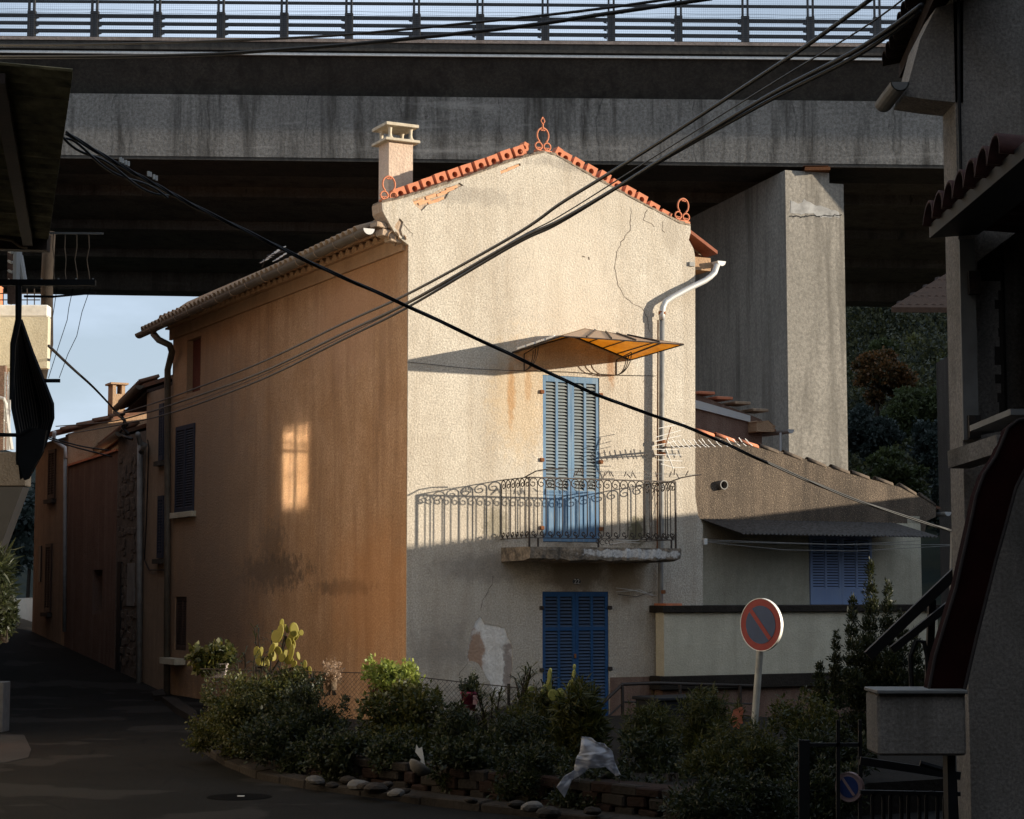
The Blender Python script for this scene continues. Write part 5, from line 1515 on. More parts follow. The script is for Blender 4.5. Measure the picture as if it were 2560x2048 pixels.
# oleander-like plant and aloe
def spiky(px, py, Y, h, n, L, mat, label, seed, cat="plant"):
    p = wd(px, py, Y); t = thing("spiky_plant", label, cat, (p.x, p.y, 0))
    r = random.Random(seed); m = MB(); s = MB()
    for st in range(4):
        ox, oy = r.uniform(-.14, .14), r.uniform(-.1, .1)
        tp = Vector((ox*1.8, oy*1.8, p.z+r.uniform(-.1, .05)))
        s.tube([(ox*.3, oy*.3, .4), (ox, oy, (tp.z+.4)/2), tuple(tp)], .009, 5)
        for k in range(n):
            t_ = 1-(k/n)**1.4*.75
            b = Vector((ox*.3, oy*.3, .4)).lerp(tp, t_)
            a = r.uniform(0, 6.28); e = r.uniform(-.1, .9)
            d = Vector((math.cos(a)*math.cos(e), math.sin(a)*math.cos(e), math.sin(e)))
            sd = d.cross(Vector((0, 0, 1))).normalized()*.009
            q = b+d*L*.55+Vector((0, 0, .01)); w = b+d*L+Vector((0, 0, -L*.22))
            n0 = len(m.v); m.v += [tuple(b-sd*.5), tuple(b+sd*.5), tuple(q+sd), tuple(q-sd), tuple(w)]
            m.f += [(n0, n0+1, n0+2, n0+3), (n0+3, n0+2, n0+4)]
    o = m.build("foliage", M[mat], t, fixn=False); o['kind'] = 'stuff'
    s.build("stem", M['bark'], t)
spiky(1228, 1722, 22.0, 0, 46, .22, 'leaf', "tall oleander-like plant in front of the fence by the pink pot", 21)
spiky(1276, 1665, 22.5, 0, 30, .24, 'leaf', "thin dracaena-like plant rising before the bare plaster patch", 22)
spiky(672, 1570, 24.5, 0, 26, .16, 'leaf_dark', "dark rosemary-like sprig beside the yellow cactus", 23)
spiky(1335, 1690, 21.5, 0, 20, .20, 'leaf_dark', "thin grassy plant left of the prickly pear pads", 24)
spiky(620, 1640, 24.0, 0, 26, .2, 'leaf_dark', "grassy tuft between planter trough and yellow cactus", 25)
# prickly pears
def cactus(pads, Y, mat, label, seed):
    p = wd(pads[0][0], pads[0][1], Y); t = thing("prickly_pear", label, "cactus", (p.x, p.y, 0)); r = random.Random(seed)
    rep = None
    for px, py, w, h, rot in pads:
        q = wd(px, py, Y+r.uniform(-.15, .15))
        m = MB(); n = 14; sx = w*.47*Y/F; sz = h*.55*Y/F
        prof = [(math.sin(2*math.pi*i/n)*(1+.12*math.cos(2*math.pi*i/n)), math.cos(2*math.pi*i/n)) for i in range(n)]
        for y in (-.012, .012):
            for s in (1.0, .82):
                m.v += [(a*sx*s, y*(1 if s == 1 else 1.6)*.6, b*sz*s) for a, b in prof]
        for k0, k1 in ((0, n), (2*n, 3*n)):
            for i in range(n): m.f.append((k0+i, k0+(i+1) % n, k1+(i+1) % n, k1+i))
        m.f.append(tuple(range(n, 2*n))); m.f.append(tuple(range(3*n, 4*n)))
        for i in range(n): m.f.append((i, (i+1) % n, 2*n+(i+1) % n, 2*n+i))
        o = m.build("pad", M[mat], t, False)
        o.location = (q.x-p.x, q.y-p.y, q.z); o.rotation_euler = (0, math.radians(rot), math.radians(r.uniform(-50, 50)))
    return t
# keep the trough and pot plants loose rather than ball-shaped
c1 = cactus([(700, 1582, 22, 40, 15), (704, 1560, 12, 24, 5), (690, 1592, 34, 30, 60), (735, 1575, 40, 22, 80), (752, 1582, 16, 12, 90), (728, 1595, 20, 28, 10), (722, 1610, 16, 30, -5),
             (688, 1612, 18, 26, 10), (728, 1632, 20, 42, 20), (722, 1650, 26, 22, 50), (644, 1640, 20, 44, -10), (680, 1640, 30, 22, 60), (705, 1645, 22, 20, 0), (762, 1662, 12, 22, 0),
             (658, 1660, 12, 16, 40), (694, 1700, 12, 18, 0), (703, 1700, 10, 16, 10), (720, 1702, 14, 12, 0), (710, 1688, 8, 14, 0), (716, 1572, 10, 22, -20), (742, 1590, 12, 24, 30), (733, 1610, 14, 22, -15), (680, 1622, 14, 26, 25), (697, 1628, 16, 24, -30), (712, 1636, 12, 26, 15), (745, 1640, 12, 20, -20), (652, 1630, 12, 24, 10), (735, 1660, 14, 18, 40), (775, 1676, 10, 20, -10), (668, 1655, 14, 22, -25)], 24.2, 'cactus_lit', "prickly pear against the orange wall, sunlight painted in as yellow", 31)
m = MB()
def wpts(pts, Y): return [wd(px, py, Y) for px, py in pts]
for pts in (((672, 1745), (676, 1690), (700, 1650), (714, 1590)), ((676, 1690), (740, 1668), (775, 1672), (782, 1700)), ((676, 1690), (660, 1670), (640, 1665))):
    m.tube(wpts(pts, 24.25), .022, 6)
o = m.build("trunk", M['bark'], c1); o.matrix_parent_inverse = Matrix.Translation(-c1.location)
c2 = cactus([(1374, 1692, 12, 36, 5), (1376, 1678, 8, 14, 0), (1373, 1716, 14, 30, -5), (1382, 1738, 26, 26, 0), (1400, 1732, 22, 22, 30), (1436, 1668, 8, 14, 0), (1434, 1690, 12, 30, 10), (1424, 1715, 13, 30, 25),
             (1405, 1736, 24, 16, 60), (1360, 1726, 16, 30, 20), (1435, 1762, 24, 18, 0), (1446, 1770, 10, 24, 10), (1345, 1776, 10, 20, -50), (1455, 1800, 18, 34, 125), (1478, 1812, 18, 44, 135), (1500, 1835, 16, 36, 150), (1512, 1858, 16, 30, 140), (1328, 1722, 18, 12, 0)],
            21.2, 'cactus', "prickly pear with long green pad chains in front of the blue door", 32)
# conifer
def conifer():
    p = wd(2190, 1800, 24.0); t = thing("conifer", "dark bushy conifer with several pointed tops before the terrace wall", "tree", (p.x, p.y, 0))
    cl = []
    r = random.Random(3)
    for (tx_, ty_, w, hbot) in ((2178, 1418, 46, 1700), (2130, 1500, 40, 1720), (2218, 1470, 44, 1720), (2090, 1585, 34, 1750), (2250, 1540, 46, 1760), (2050, 1660, 46, 1800), (2290, 1580, 44, 1780), (2160, 1600, 90, 1830), (2230, 1650, 90, 1850), (2060, 1740, 80, 1860), (2320, 1640, 30, 1780)):
        n = 7
        for i in range(n):
            f = i/(n-1); q = wd(tx_+r.uniform(-4, 4), ty_+(hbot-ty_)*f+10, 24.0+r.uniform(-.3, .3))
            rad = (.30+.9*f)*w*.75*24/F
            cl.append((q.x-p.x, q.y-p.y, q.z, rad, rad, (hbot-ty_)/n*.75*24/F))
    leaf_cloud(cl, 42000, .05, M['conifer'], "crown", t, .35, 1.6, 5, .35)
    MB().tube([(0, 0, 0.3), (0, 0, 1.4)], [.09, .05], 8).build("trunk", M['bark'], t)
conifer()
# pots and troughs
def pot(px, py, w, h, Y, mat, label, name="flower_pot", trough=False, cat="pot"):
    p = wd(px, py, Y); W_ = w*Y/F/2; H_ = h*Y/F
    t = thing(name, label, cat, (p.x, p.y, p.z), 0)
    if trough:
        m = MB()
        def fr(s, z): return [(-W_*s, -.10*s, z), (W_*s, -.10*s, z), (W_*s, .10*s, z), (-W_*s, .10*s, z)]
        m.hexa(fr(.8, 0)+fr(1.0, H_))
        m.build("body", mat, t, bevel=.008)
        MB().hexa(fr(1.06, H_+.001)+fr(1.06, H_+.02)).build("rim", mat, t)
    else:
        MB().lathe([(0, 0), (W_*.72, 0), (W_*.95, H_*.85), (W_*1.03, H_*.86), (W_*1.03, H_), (W_*.9, H_), (W_*.88, H_*.9), (0, H_*.9)], n=20).build("body", mat, t, True)
    return t
M['trough_white'] = simple("pale_pink_trough", (.40, .33, .31), .8, 0, .3, 10, .2)
M['trough_brown'] = simple("brown_trough", (.11, .045, .03), .8, 0, .3, 10, .2)
M['pink'] = simple("magenta_plastic", (.32, .035, .10), .5, 0, .2, 8)
pot(543, 1695, 52, 32, 25.0, M['trough_white'], "pale pink plant trough hanging on the fence by the street", "plant_trough", True)
shrub(482, 1620, 580, 1685, 25.0, 'leaf', "leafy geranium growing in the pale pink trough", 41, 1500, .07, .8, "plant", "trough_plant", zb=.5)
pot(972, 1752, 96, 32, 22.6, M['trough_brown'], "brown plant trough hanging on the chain-link fence", "plant_trough", True)
shrub(908, 1665, 1036, 1728, 22.6, 'leaf_lime', "bright sunlit jade plant in the brown trough", 42, 1500, .05, .7, "plant", "trough_plant", zb=.9)
_pp = pot(1173, 1776, 42, 46, 22.2, M['pink'], "magenta plastic pot hanging on the fence", "hanging_pot")
shrub(1152, 1712, 1192, 1738, 22.2, 'leaf_dark', "withered dark plant in the magenta pot", 43, 500, .035, .5, "plant", "pot_plant", zb=.9)
p = wd(1188, 1757, 21.96); MB().box(-.028, .03, -.004, .004, -.05, .055).build("pale_label", simple("pink_white_label", (.75, .45, .5), .6), _pp).location = (p.x-_pp.location.x, -.105, .12)
pot(828, 1725, 36, 48, 23.6, M['lichen_tile'], "small wicker-coloured pot hanging in front of the orange wall", "hanging_pot")
shrub(800, 1672, 852, 1715, 23.6, 'leaf_dry', "dried pale flower plant in the wicker-coloured pot", 44, 700, .04, .5, "plant", "pot_plant", zb=.9)
pot(1640, 2065, 46, 70, 18.8, M['terracotta'], "terracotta pot at the bottom of the bed among dark leaves")
pot(820, 1892, 30, 34, 21.8, M['trough_brown'], "small red-brown pot half hidden under the dark shrub")
# terracotta mask, bowl, white scrap, plastic sheet
p = wd(1842, 1800, 20.0)
m = MB(); msk = [(-.03, .10), (.05, .13), (.07, .10), (.05, .02), (.06, -.03), (.03, -.05), (.02, -.10), (-.01, -.06), (-.04, -.08), (-.07, -.02), (-.05, .03)]
o = MB().prism([(a, b) for a, b in msk], fn_f, -.015, .015).build("terracotta_ornament", simple("salmon_clay", (.50, .16, .09), .8), None, bevel=.006); o.location = p
tag(o, "salmon terracotta wall ornament among leaves left of the sign pole", "ornament")
p = gd(1040, 1925, .1); p = wd(1040, 1928, 19.3)
o = MB().lathe([(.02, 0), (.07, .01), (.115, .06), (.12, .09), (.11, .09), (.06, .03), (0, .025)], n=22).build("bowl", M['loosegrey'], None, True); o.location = (p.x, p.y, p.z-.02); o.rotation_euler = (-.35, .55, 0)
tag(o, "upturned grey bowl lying on the planter wall", "bowl")
o = MB().prism([((px-1050)*19.35/F, (1890-py)*19.35/F) for px, py in ((1041, 1862), (1047, 1872), (1055, 1868), (1064, 1920), (1050, 1912), (1052, 1898), (1038, 1880))], fn_f, -.004, .004).build("white_scrap", M['white'], None)
o.location = wd(1050, 1890, 19.35); tag(o, "torn white scrap standing behind the grey bowl", "scrap")
# plastic sheet
def plastic():
    out = [(1455, 1843), (1478, 1845), (1492, 1856), (1510, 1860), (1530, 1878), (1535, 1900), (1542, 1918), (1550, 1935), (1540, 1940), (1528, 1930), (1512, 1915), (1490, 1918), (1472, 1918), (1455, 1935),
           (1430, 1950), (1412, 1992), (1392, 1966), (1410, 1940), (1436, 1925), (1440, 1895), (1450, 1880)]
    c = (1485, 1895); Y = 17.9; m = MB()
    tri = tessellate_polygon([[Vector((a, b, 0)) for a, b in out]])
    bm = bmesh.new(); vs = [bm.verts.new(Vector(((a-c[0])*Y/F, 0, (c[1]-b)*Y/F))) for a, b in out]
    for t in tri:
        try: bm.faces.new([vs[i] for i in t])
        except ValueError: pass
    for _ in range(3): bmesh.ops.subdivide_edges(bm, edges=bm.edges[:], cuts=1, use_grid_fill=True)
    bmesh.ops.triangulate(bm, faces=bm.faces[:])
    for v in bm.verts:
        v.co.y = -.10*math.exp(-((v.co.x)**2+(v.co.z)**2)/.02)+.05*noise.noise(v.co*14)+.02*noise.noise(v.co*45)
    me = bpy.data.meshes.new("plastic_sheet"); bm.to_mesh(me); bm.free(); me.shade_smooth()
    t = NT("white_plastic"); t.done(c4((.42, .43, .47)), .3, None, spec=.5)
    tr = t.n.new("ShaderNodeBsdfTranslucent"); tr.inputs[0].default_value = (.5, .52, .58, 1)
    mx = t.n.new("ShaderNodeMixShader"); mx.inputs[0].default_value = .4
    t.l.new(t.p.outputs[0], mx.inputs[1]); t.l.new(tr.outputs[0], mx.inputs[2]); t.l.new(mx.outputs[0], t.out.inputs[0])
    me.materials.append(t.m)
    o = bpy.data.objects.new("plastic_sheet", me); COL.objects.link(o); o.location = wd(c[0], c[1], Y)
    so = o.modifiers.new("s", 'SOLIDIFY'); so.thickness = .003
    tag(o, "crumpled white plastic sheet draped over the plants", "plastic sheet")
plastic()
# chain-link fence
fen = thing("chainlink_fence", "sagging chain-link fence between the garden bed and the house", "fence")
ft = [(500, 1672), (640, 1676), (790, 1680), (935, 1683), (1040, 1692), (1160, 1706), (1280, 1718), (1360, 1724)]
FY = lambda px: 24.6-(px-500)*.0026
tp = [wd(px, py, FY(px)) for px, py in ft]
MB().tube(tp, .006, 5).build("top_wire", M['iron'], fen)
fm = MB()
def fpos(s, z):
    k = min(len(tp)-2, int(s)); f = s-k; p = tp[k].lerp(tp[k+1], f); return Vector((p.x, p.y, p.z-z))
cum = [0]
for i in range(len(tp)-1): cum.append(cum[-1]+(tp[i+1]-tp[i]).length)
def farc(d):
    for i in range(len(cum)-1):
        if d <= cum[i+1]: return i+(d-cum[i])/(cum[i+1]-cum[i])
    return len(cum)-1.0001
cell = .062; HH = 1.15; d = -HH
while d < cum[-1]:
    for sgn in (1, -1):
        a_d, b_d = (d, d+HH) if sgn == 1 else (d+HH, d)
        seg = []
        for k in range(7):
            dd = a_d+(b_d-a_d)*k/6
            if 0 <= dd <= cum[-1]: seg.append(fpos(farc(dd), HH*k/6))
        if len(seg) > 1: fm.tube(seg, .0022, 3, False)
    d += cell
o = fm.build("wire_mesh", M['iron'], fen, fixn=False); o['kind'] = 'stuff'
for px, py0 in ((1000, 1682), (1042, 1694), (1272, 1716), (640, 1672)):
    a = wd(px, py0, FY(px)); MB().box(a.x-.018, a.x+.018, a.y-.018, a.y+.018, .3, a.z+.03).build("fence_post", M['iron'], fen)

# ------------------------------------------------------------------ SIGN
def round_sign(name, label, centre, R, yaw, tilt, polepts, edge=True, pale=False):
    t = thing(name, label, "road sign")
    piv = bpy.data.objects.new("sign_plate", None); COL.objects.link(piv); piv.parent = t
    piv.location = centre; piv.rotation_euler = (0, tilt, yaw)
    n = 40
    ci = lambda r, s=1: [(r*math.cos(s*2*math.pi*i/n), r*math.sin(s*2*math.pi*i/n)) for i in range(n)]
    red = simple(name+"_red", (.26, .022, .02) if not pale else (.30, .20, .19), .5, 0, .2, 12)
    blu = simple(name+"_blue", (.03, .055, .12) if not pale else (.02, .04, .14), .5, 0, .2, 12)
    MB().prism(ci(R), fn_f, -.0, .035, [ci(R-.006, -1)]).build("rim", M['alu'] if edge else red, piv)
    MB().prism(ci(R-.0065), fn_f, .004, .008).build("disc", red, piv)
    MB().prism(ci(R*.72), fn_f, .001, .0035).build("blue_field", blu, piv)
    b = MB().box(-R*.70, R*.70, -.002, .0005, -R*.085, R*.085).build("bar", red, piv); b.rotation_euler = (0, math.radians(45), 0)
    if polepts:
        MB().tube(polepts, .036, 10).build("pole", simple("galvanised_pole", (.36, .34, .29), .6, .1, .3, 5, .1), t, True)
        MB().box(-.05, .05, .036, .06, -.12, -.08).build("clamp", M['zinc'], piv)
        MB().box(-.05, .05, .036, .06, .10, .14).build("clamp", M['zinc'], piv)
    return t
SY = 19.6
pc_ = wd(1901, 1562, SY)
round_sign("no_parking_sign", "tilted round no-parking sign with red ring and blue field on a metal pole", pc_, .268, math.radians(-47), math.radians(4),
           [wd(1912, 1500, SY+.06), wd(1905, 1560, SY+.06), wd(1890, 1760, SY+.05), wd(1868, 2060, SY-.2)])
round_sign("no_parking_sign", "small pale round no-parking sign hanging on the dark iron gate", wd(2121, 1968, 11.0), .083, math.radians(-35), math.radians(8), None, False, True)

# ------------------------------------------------------------------ RIGHT FOREGROUND HOUSE
M['corner'] = plaster('grey_beige_corner_render', (0.42, 0.37, 0.32), (0.30, 0.26, 0.22), (0.10, 0.085, 0.07), .8, .7, .3, 60, None, 1.5)
M['dark_tile'] = simple('blackened_roof_tile', (.035, .022, .017), .9, 0, .4, 8, .4, .1)
rh = thing("corner_house", "dark grey rendered house filling the right edge, with tiled porch edge and deep eave", "house")
RY0 = 10.0
rf = lambda px, py, Y=RY0: (wd(px, py, Y).x, wd(px, py, Y).z)
xl = rf(2405, 1000)[0]
open_ = [rf(2443, 1090), rf(2600, 1060), rf(2600, 560), (rf(2560, 566)), rf(2443, 655)]
MB().prism([(xl, -.3), (5.2, -.3), (5.2, 7.5), (xl, 7.5)], fn_f, RY0, RY0+.3, [open_[::-1]]).build("wall", M['corner'], rh)
MB().prism([(xl+.0, RY0+.301), (xl+.3, RY0+.301), (xl+2.1, RY0+5.0), (xl+1.6, RY0+5.0)], lambda a, b, d: (a, b, d), -.3, 7.5).build("side_wall", M['grey_render'], rh)
MB().box(xl+.3, 5.2, RY0+.42, RY0+.6, 2.0, 5.5).build("recess_wall", M['corner'], rh)
r_ = random.Random(8)
for k in range(16):
    x, z = rf(2520+r_.uniform(-8, 4), 690+k*24); MB().box(x-.1, x+.03+r_.uniform(-.02, .02), RY0+.30, RY0+.42, z-.03, z+.022).build("recess_stone", M['corner'], rh)
# eave
e_ = [wd(2312, 0, 10.0), wd(2250, 190, 11.47)]
ez = e_[0].z
MB().hexa([(e_[0].x-.03, 9.2, ez-.02), (xl+.3, 10.35, ez+.15), (xl+.9, 11.5, ez+.15), (e_[1].x, 11.5, ez-.02), (e_[0].x-.03, 9.2, ez+.06), (xl+.3, 10.35, ez+.3), (xl+.9, 11.5, ez+.3), (e_[1].x, 11.5, ez+.06)]).build("roof", M['dark_tile'], rh)
rt_ = Rep(canal_tile(.5, .09, .08).build("roof_tile", M['dark_tile'], rh, True))
for k in range(12): rt_.put(rh, (e_[0].x-.12+k*.0165, 9.25+k*.195, ez+.05), (0, -.2, 0), (1, 1, .8))
MB().prism([rf(2262, 240), rf(2300, 100), rf(2340, 20), rf(2408, 0), rf(2408, 258), rf(2330, 250)], fn_f, RY0+.0, RY0+.3).build("eave_plaster", M['corner'], rh)
gutter((wd(2250, 208, 9.9).x, 9.9, wd(2250, 205, 9.9).z), (wd(2250, 208, 9.9).x, 10.35, wd(2250, 205, 9.9).z), .05, M['grey_pipe'], rh)
MB().tube([wd(2396, -60, 9.97), wd(2398, 250, 9.97), wd(2404, 560, 9.97)], .010, 6).build("wall_pipe", M['cable'], rh)
# tiled porch edge
pz = wd(2360, 560, 9.8).z
pt = Rep(canal_tile(.6, .115, .10, .015).build("porch_tile", simple("red_porch_tile", (.045, .012, .009), .8, 0, .3, 10, .2), rh, True))
for k in range(7):
    y = 9.85-k*.245; pt.put(rh, (2.16-.004*k, y, pz+.02), (0, .08, 0))
MB().hexa([(2.2, 8.1, pz-.04), (2.46, 8.1, pz-.02), (2.46, 9.99, pz-.02), (2.2, 9.99, pz-.04), (2.2, 8.1, pz+.03), (2.46, 8.1, pz+.05), (2.46, 9.99, pz+.05), (2.2, 9.99, pz+.03)]).build("porch_slab", M['black'], rh)
# lintel, brackets
a, b = wd(2396, 1150, 9.9), wd(2520, 1110, 9.4)
MB().bar(a, b, .12, .09).build("stone_lintel", M['corner'], rh)
MB().bar(wd(2456, 1072, 9.9), wd(2560, 1030, 9.4), .14, .03).build("shelf", M['grey_pipe'], rh)
for py in (708, 1068): p = wd(2434, py, 9.97); MB().box(p.x-.03, p.x+.03, 9.94, 9.999, p.z-.06, p.z+.06).build("shutter_stop", M['iron'], rh)
MB().box(xl-.0, xl+.08, RY0-.02, RY0-.001, wd(2405, 1100, RY0).z, wd(2405, 600, RY0).z).build("corner_band", M['grey_pipe'], rh)
# leaning dark red panel
rp_ = [(2318, 1745), (2338, 1640), (2390, 1470), (2430, 1290), (2440, 1240), (2460, 1185), (2490, 1140), (2520, 1070), (2545, 1050), (2600, 1040), (2600, 1100), (2540, 1220), (2510, 1330), (2490, 1400), (2440, 1600), (2405, 1752)]
rpan = thing("leaning_panel", "tall dark red panel with pale edges leaning against the right-hand house", "panel")
MB().prism([rf(px, py, 9.3) for px, py in rp_], fn_f, 9.3, 9.42).build("panel", simple("oxblood_paint", (.022, .005, .0045), .9, 0, .5, 4, .3, .05), rpan)
MB().tube([wd(px, py, 9.29) for px, py in rp_[:10]], .008, 6).build("pale_edge", simple("pale_pink_edge", (.05, .038, .034), .9), rpan)
MB().tube([wd(px, py, 9.29) for px, py in rp_[10:]], .009, 6).build("pale_edge", bpy.data.materials["pale_pink_edge"], rpan)
# meter box on a timber post
mb_ = thing("meter_box", "beige concrete meter box on the gate beside the right-hand house", "box")
a = wd(2193, 1735, 9.2); b = wd(2417, 1890, 9.2)
MB().box(a.x, b.x, 9.2, 9.5, b.z, a.z).build("body", M['corner'], mb_, bevel=.012)
MB().box(a.x-.006, b.x+.006, 9.17, 9.51, a.z+.001, a.z+.02).build("lid", M['grey_pipe'], mb_, bevel=.004)
MB().box(b.x-.07, b.x-.03, 9.3, 9.4, -.3, b.z-.001).build("leg", M['black'], mb_)
# iron gate with arches and stair beams
gate = thing("iron_gate", "black iron gate with round arches at the bottom right", "gate")
for i, px in enumerate((2195, 2240, 2285, 2330, 2375)):
    m = MB(); P0 = wd(px-14, 2100, 9.9); P1 = wd(px-14, 1995, 9.9); P2 = wd(px+14, 1995, 9.9); P3 = wd(px+14, 2100, 9.9)
    c = (P1+P2)/2; R = (P2-P1).length/2
    m.tube([P0, P1]+[c+Vector((-R*math.cos(t), 0, R*math.sin(t))) for t in [math.pi*k/8 for k in range(1, 8)]]+[P2, P3], .010, 6).build("gate_arch", M['black'], gate)
MB().bar(wd(2150, 1902, 9.9), wd(2400, 1940, 9.9), .03, .04).build("gate_rail", M['black'], gate)
MB().bar(wd(2150, 1980, 9.9), wd(2400, 1985, 9.9), .03, .02).build("gate_rail", M['black'], gate)
MB().tube([wd(2300, 1908, 9.8), wd(2360, 1925, 9.8), wd(2385, 1950, 9.8), wd(2392, 2100, 9.8)], .016, 6).build("gate_frame", M['black'], gate)
MB().bar(wd(2010, 1850, 11.0), wd(2010, 2100, 11.0), .03, .06).build("gate_post", M['black'], gate)
MB().bar(wd(2095, 1800, 11.0), wd(2095, 2100, 11.0), .02, .02).build("gate_post", M['black'], gate)
MB().bar(wd(2150, 1800, 11.0), wd(2150, 2100, 11.0), .02, .02).build("gate_post", M['black'], gate)
MB().bar(wd(2005, 1862, 11.0), wd(2150, 1862, 11.0), .02, .02).build("gate_rail", M['black'], gate)
beams = thing("timber_stair", "black slanting timber beams rising behind the conifer on the right", "stairs")
for a, b, w in (((2170, 1640), (2395, 1425), .07), ((2230, 1625), (2400, 1490), .05)):
    MB().bar(wd(*a, 13.5), wd(*b, 13.5), .06, w).build("beam", M['black'], beams)
MB().bar(wd(2318, 1800, 13.6), wd(2330, 1500, 13.6), .05, .05).build("beam", M['black'], beams)
MB().tube([wd(px, py, 13.4) for px, py in ((2280, 1740), (2276, 1640), (2290, 1602), (2310, 1605), (2318, 1640), (2322, 1740))], .018, 6).build("hoop", M['black'], beams)

# neighbour's tiled roof seen below the viaduct at right
nr = thing("neighbour_house", "dark tiled roof corner peeping out beside the right-hand house", "house")
q = [wd(2228, 768, 36), wd(2405, 660, 40), wd(2560, 660, 40), wd(2560, 770, 36)]
m = MB(); m.quad(*q); m.v += [(v[0], v[1], v[2]-.10) for v in m.v]; m.f += [(7, 6, 5, 4), (0, 1, 5, 4), (1, 2, 6, 5), (2, 3, 7, 6), (3, 0, 4, 7)]
nroof = m.build("roof", M['dark_tile'], nr)
ntl = Rep(canal_tile(.5, .10, .09).build("roof_tile", M['dark_tile'], nroof, True))
for r in range(5):
    for k in range(16):
        f = (r+.3)/5.5
        A = q[0].lerp(q[1], f); B = q[3].lerp(q[2], f); P_ = A.lerp(B, (k+.7)/16)
        if r < 4 or k > 0: ntl.put(nroof, (P_.x, P_.y, P_.z-.04), (.0, -.3, math.pi/2-.2), (1.0, .95, .45))
MB().box(q[1].x+.3, q[1].x+4, 36.8, 44, 0, q[0].z-.11).build("wall", M['grey_render'], nr)

# ------------------------------------------------------------------ LEFT FOREGROUND (across the street)
lh = thing("street_house", "tall house across the street at the left edge with corrugated eave", "house")
LW = lambda Y: -.2667*Y-.45             # wall line x at distance Y (just outside the left edge)
def lw_quad(Y0, Y1, z0, z1, mat, name, holes=()):
    m = MB(); L = math.hypot(Y1-Y0, LW(Y1)-LW(Y0))
    fn = lambda a, b, d: (LW(Y0)+(LW(Y1)-LW(Y0))*a/L-d*.966, Y0+(Y1-Y0)*a/L-d*.258, b)
    return m.prism([(0, z0), (L, z0), (L, z1), (0, z1)], fn, 0, .35, holes).build(name, mat, lh)
lw_quad(4, 15.2, -.5, 9.0, M['left_render'], "wall")
sz_ = wd(0, 180, 9).z
# corrugated eave: sheet with real corrugation running across, plus seam boards
m = MB(); A = wd(182, 192, 9.0); B = wd(120, 618, 13.4)
ncr = 110
for i in range(ncr+1):
    f = i/ncr; Y = A.y+(B.y-A.y)*f; x = A.x+(B.x-A.x)*f; dz = .016*math.sin(i*1.9)
    m.v += [(LW(Y)-.3, Y, sz_+.10+dz), (x, Y-.0, sz_+dz)]
for i in range(ncr): m.f.append((2*i, 2*i+1, 2*i+3, 2*i+2))
M['mossy'] = simple("mossy_corrugated_sheet", (.26, .21, .11), .95, 0, .5, 7, .5, .1, (.07, .06, .035))
eo = m.build("corrugated_eave", M['mossy'], lh); s_o = eo.modifiers.new("s", 'SOLIDIFY'); s_o.thickness = .012
MB().bar((A.x-.36, A.y, sz_-.03), (B.x-.14, B.y, sz_-.03), .07, .05).build("eave_batten", M['brownwood'], lh)
MB().bar((LW(13.4), 13.42, sz_-.0), (B.x+.0, 13.42, sz_-.02), .10, .12).build("eave_board", M['brownwood'], lh)
MB().tube([wd(0, 597, 13.2), wd(30, 602, 13.2), wd(50, 617, 13.2), (wd(68, 620, 13.2))], .010, 5).build("eave_wire", M['lichen_tile'], lh)
# pole group beneath the eave
MB().tube([wd(45, 600, 14.5), wd(43, 700, 14.5)], .034, 8).build("pale_pipe", M['zinc'], lh)
MB().tube([wd(50, 640, 14.5), wd(60, 700, 14.5)], .024, 8).build("pale_pipe", M['zinc'], lh)
for py in (628, 653, 677, 700): MB().tube([wd(22, py, 14.6), wd(30, py+4, 14.5), wd(38, py, 14.6)], .012, 5).build("pipe_strap", M['zinc'], lh)
MB().bar(wd(30, 600, 14.7), wd(30, 760, 14.7), .05, .06).build("brick_pillar", M['red_render'], lh)

# second left house farther along, lit, with balconies
lh2 = thing("street_house", "further house across the street with white-topped balcony parapets at the left edge", "house")
def far_wall(Y0, Y1, z0, z1, mat, parent):
    m = MB(); L = math.hypot(Y1-Y0, LW(Y1)-LW(Y0))
    fn = lambda a, b, d: (LW(Y0)+(LW(Y1)-LW(Y0))*a/L-d*.966, Y0+(Y1-Y0)*a/L-d*.258, b)
    hs = []
    for (a, z_) in ((2.2, 1.0), (5.0, 1.0), (2.2, 3.8), (5.0, 3.8), (7.6, 3.8)):
        hs.append([(a, z_), (a+.9, z_), (a+.9, z_+1.5), (a, z_+1.5)])
    o = m.prism([(0, z0), (L, z0), (L, z1), (0, z1)], fn, 0, .35, hs).build("wall", mat, parent)
    for h in hs:
        g_ = MB().prism(h, fn, .12, .13).build("window_pane", M['glass'], parent)
    return fn
tgl = NT("window_glass"); tgl.done(c4((.02, .025, .03)), .04, None, spec=.9); M['glass'] = tgl.m
far_wall(15.3, 29.3, -.5, 7.2, M['left_render'], lh2)
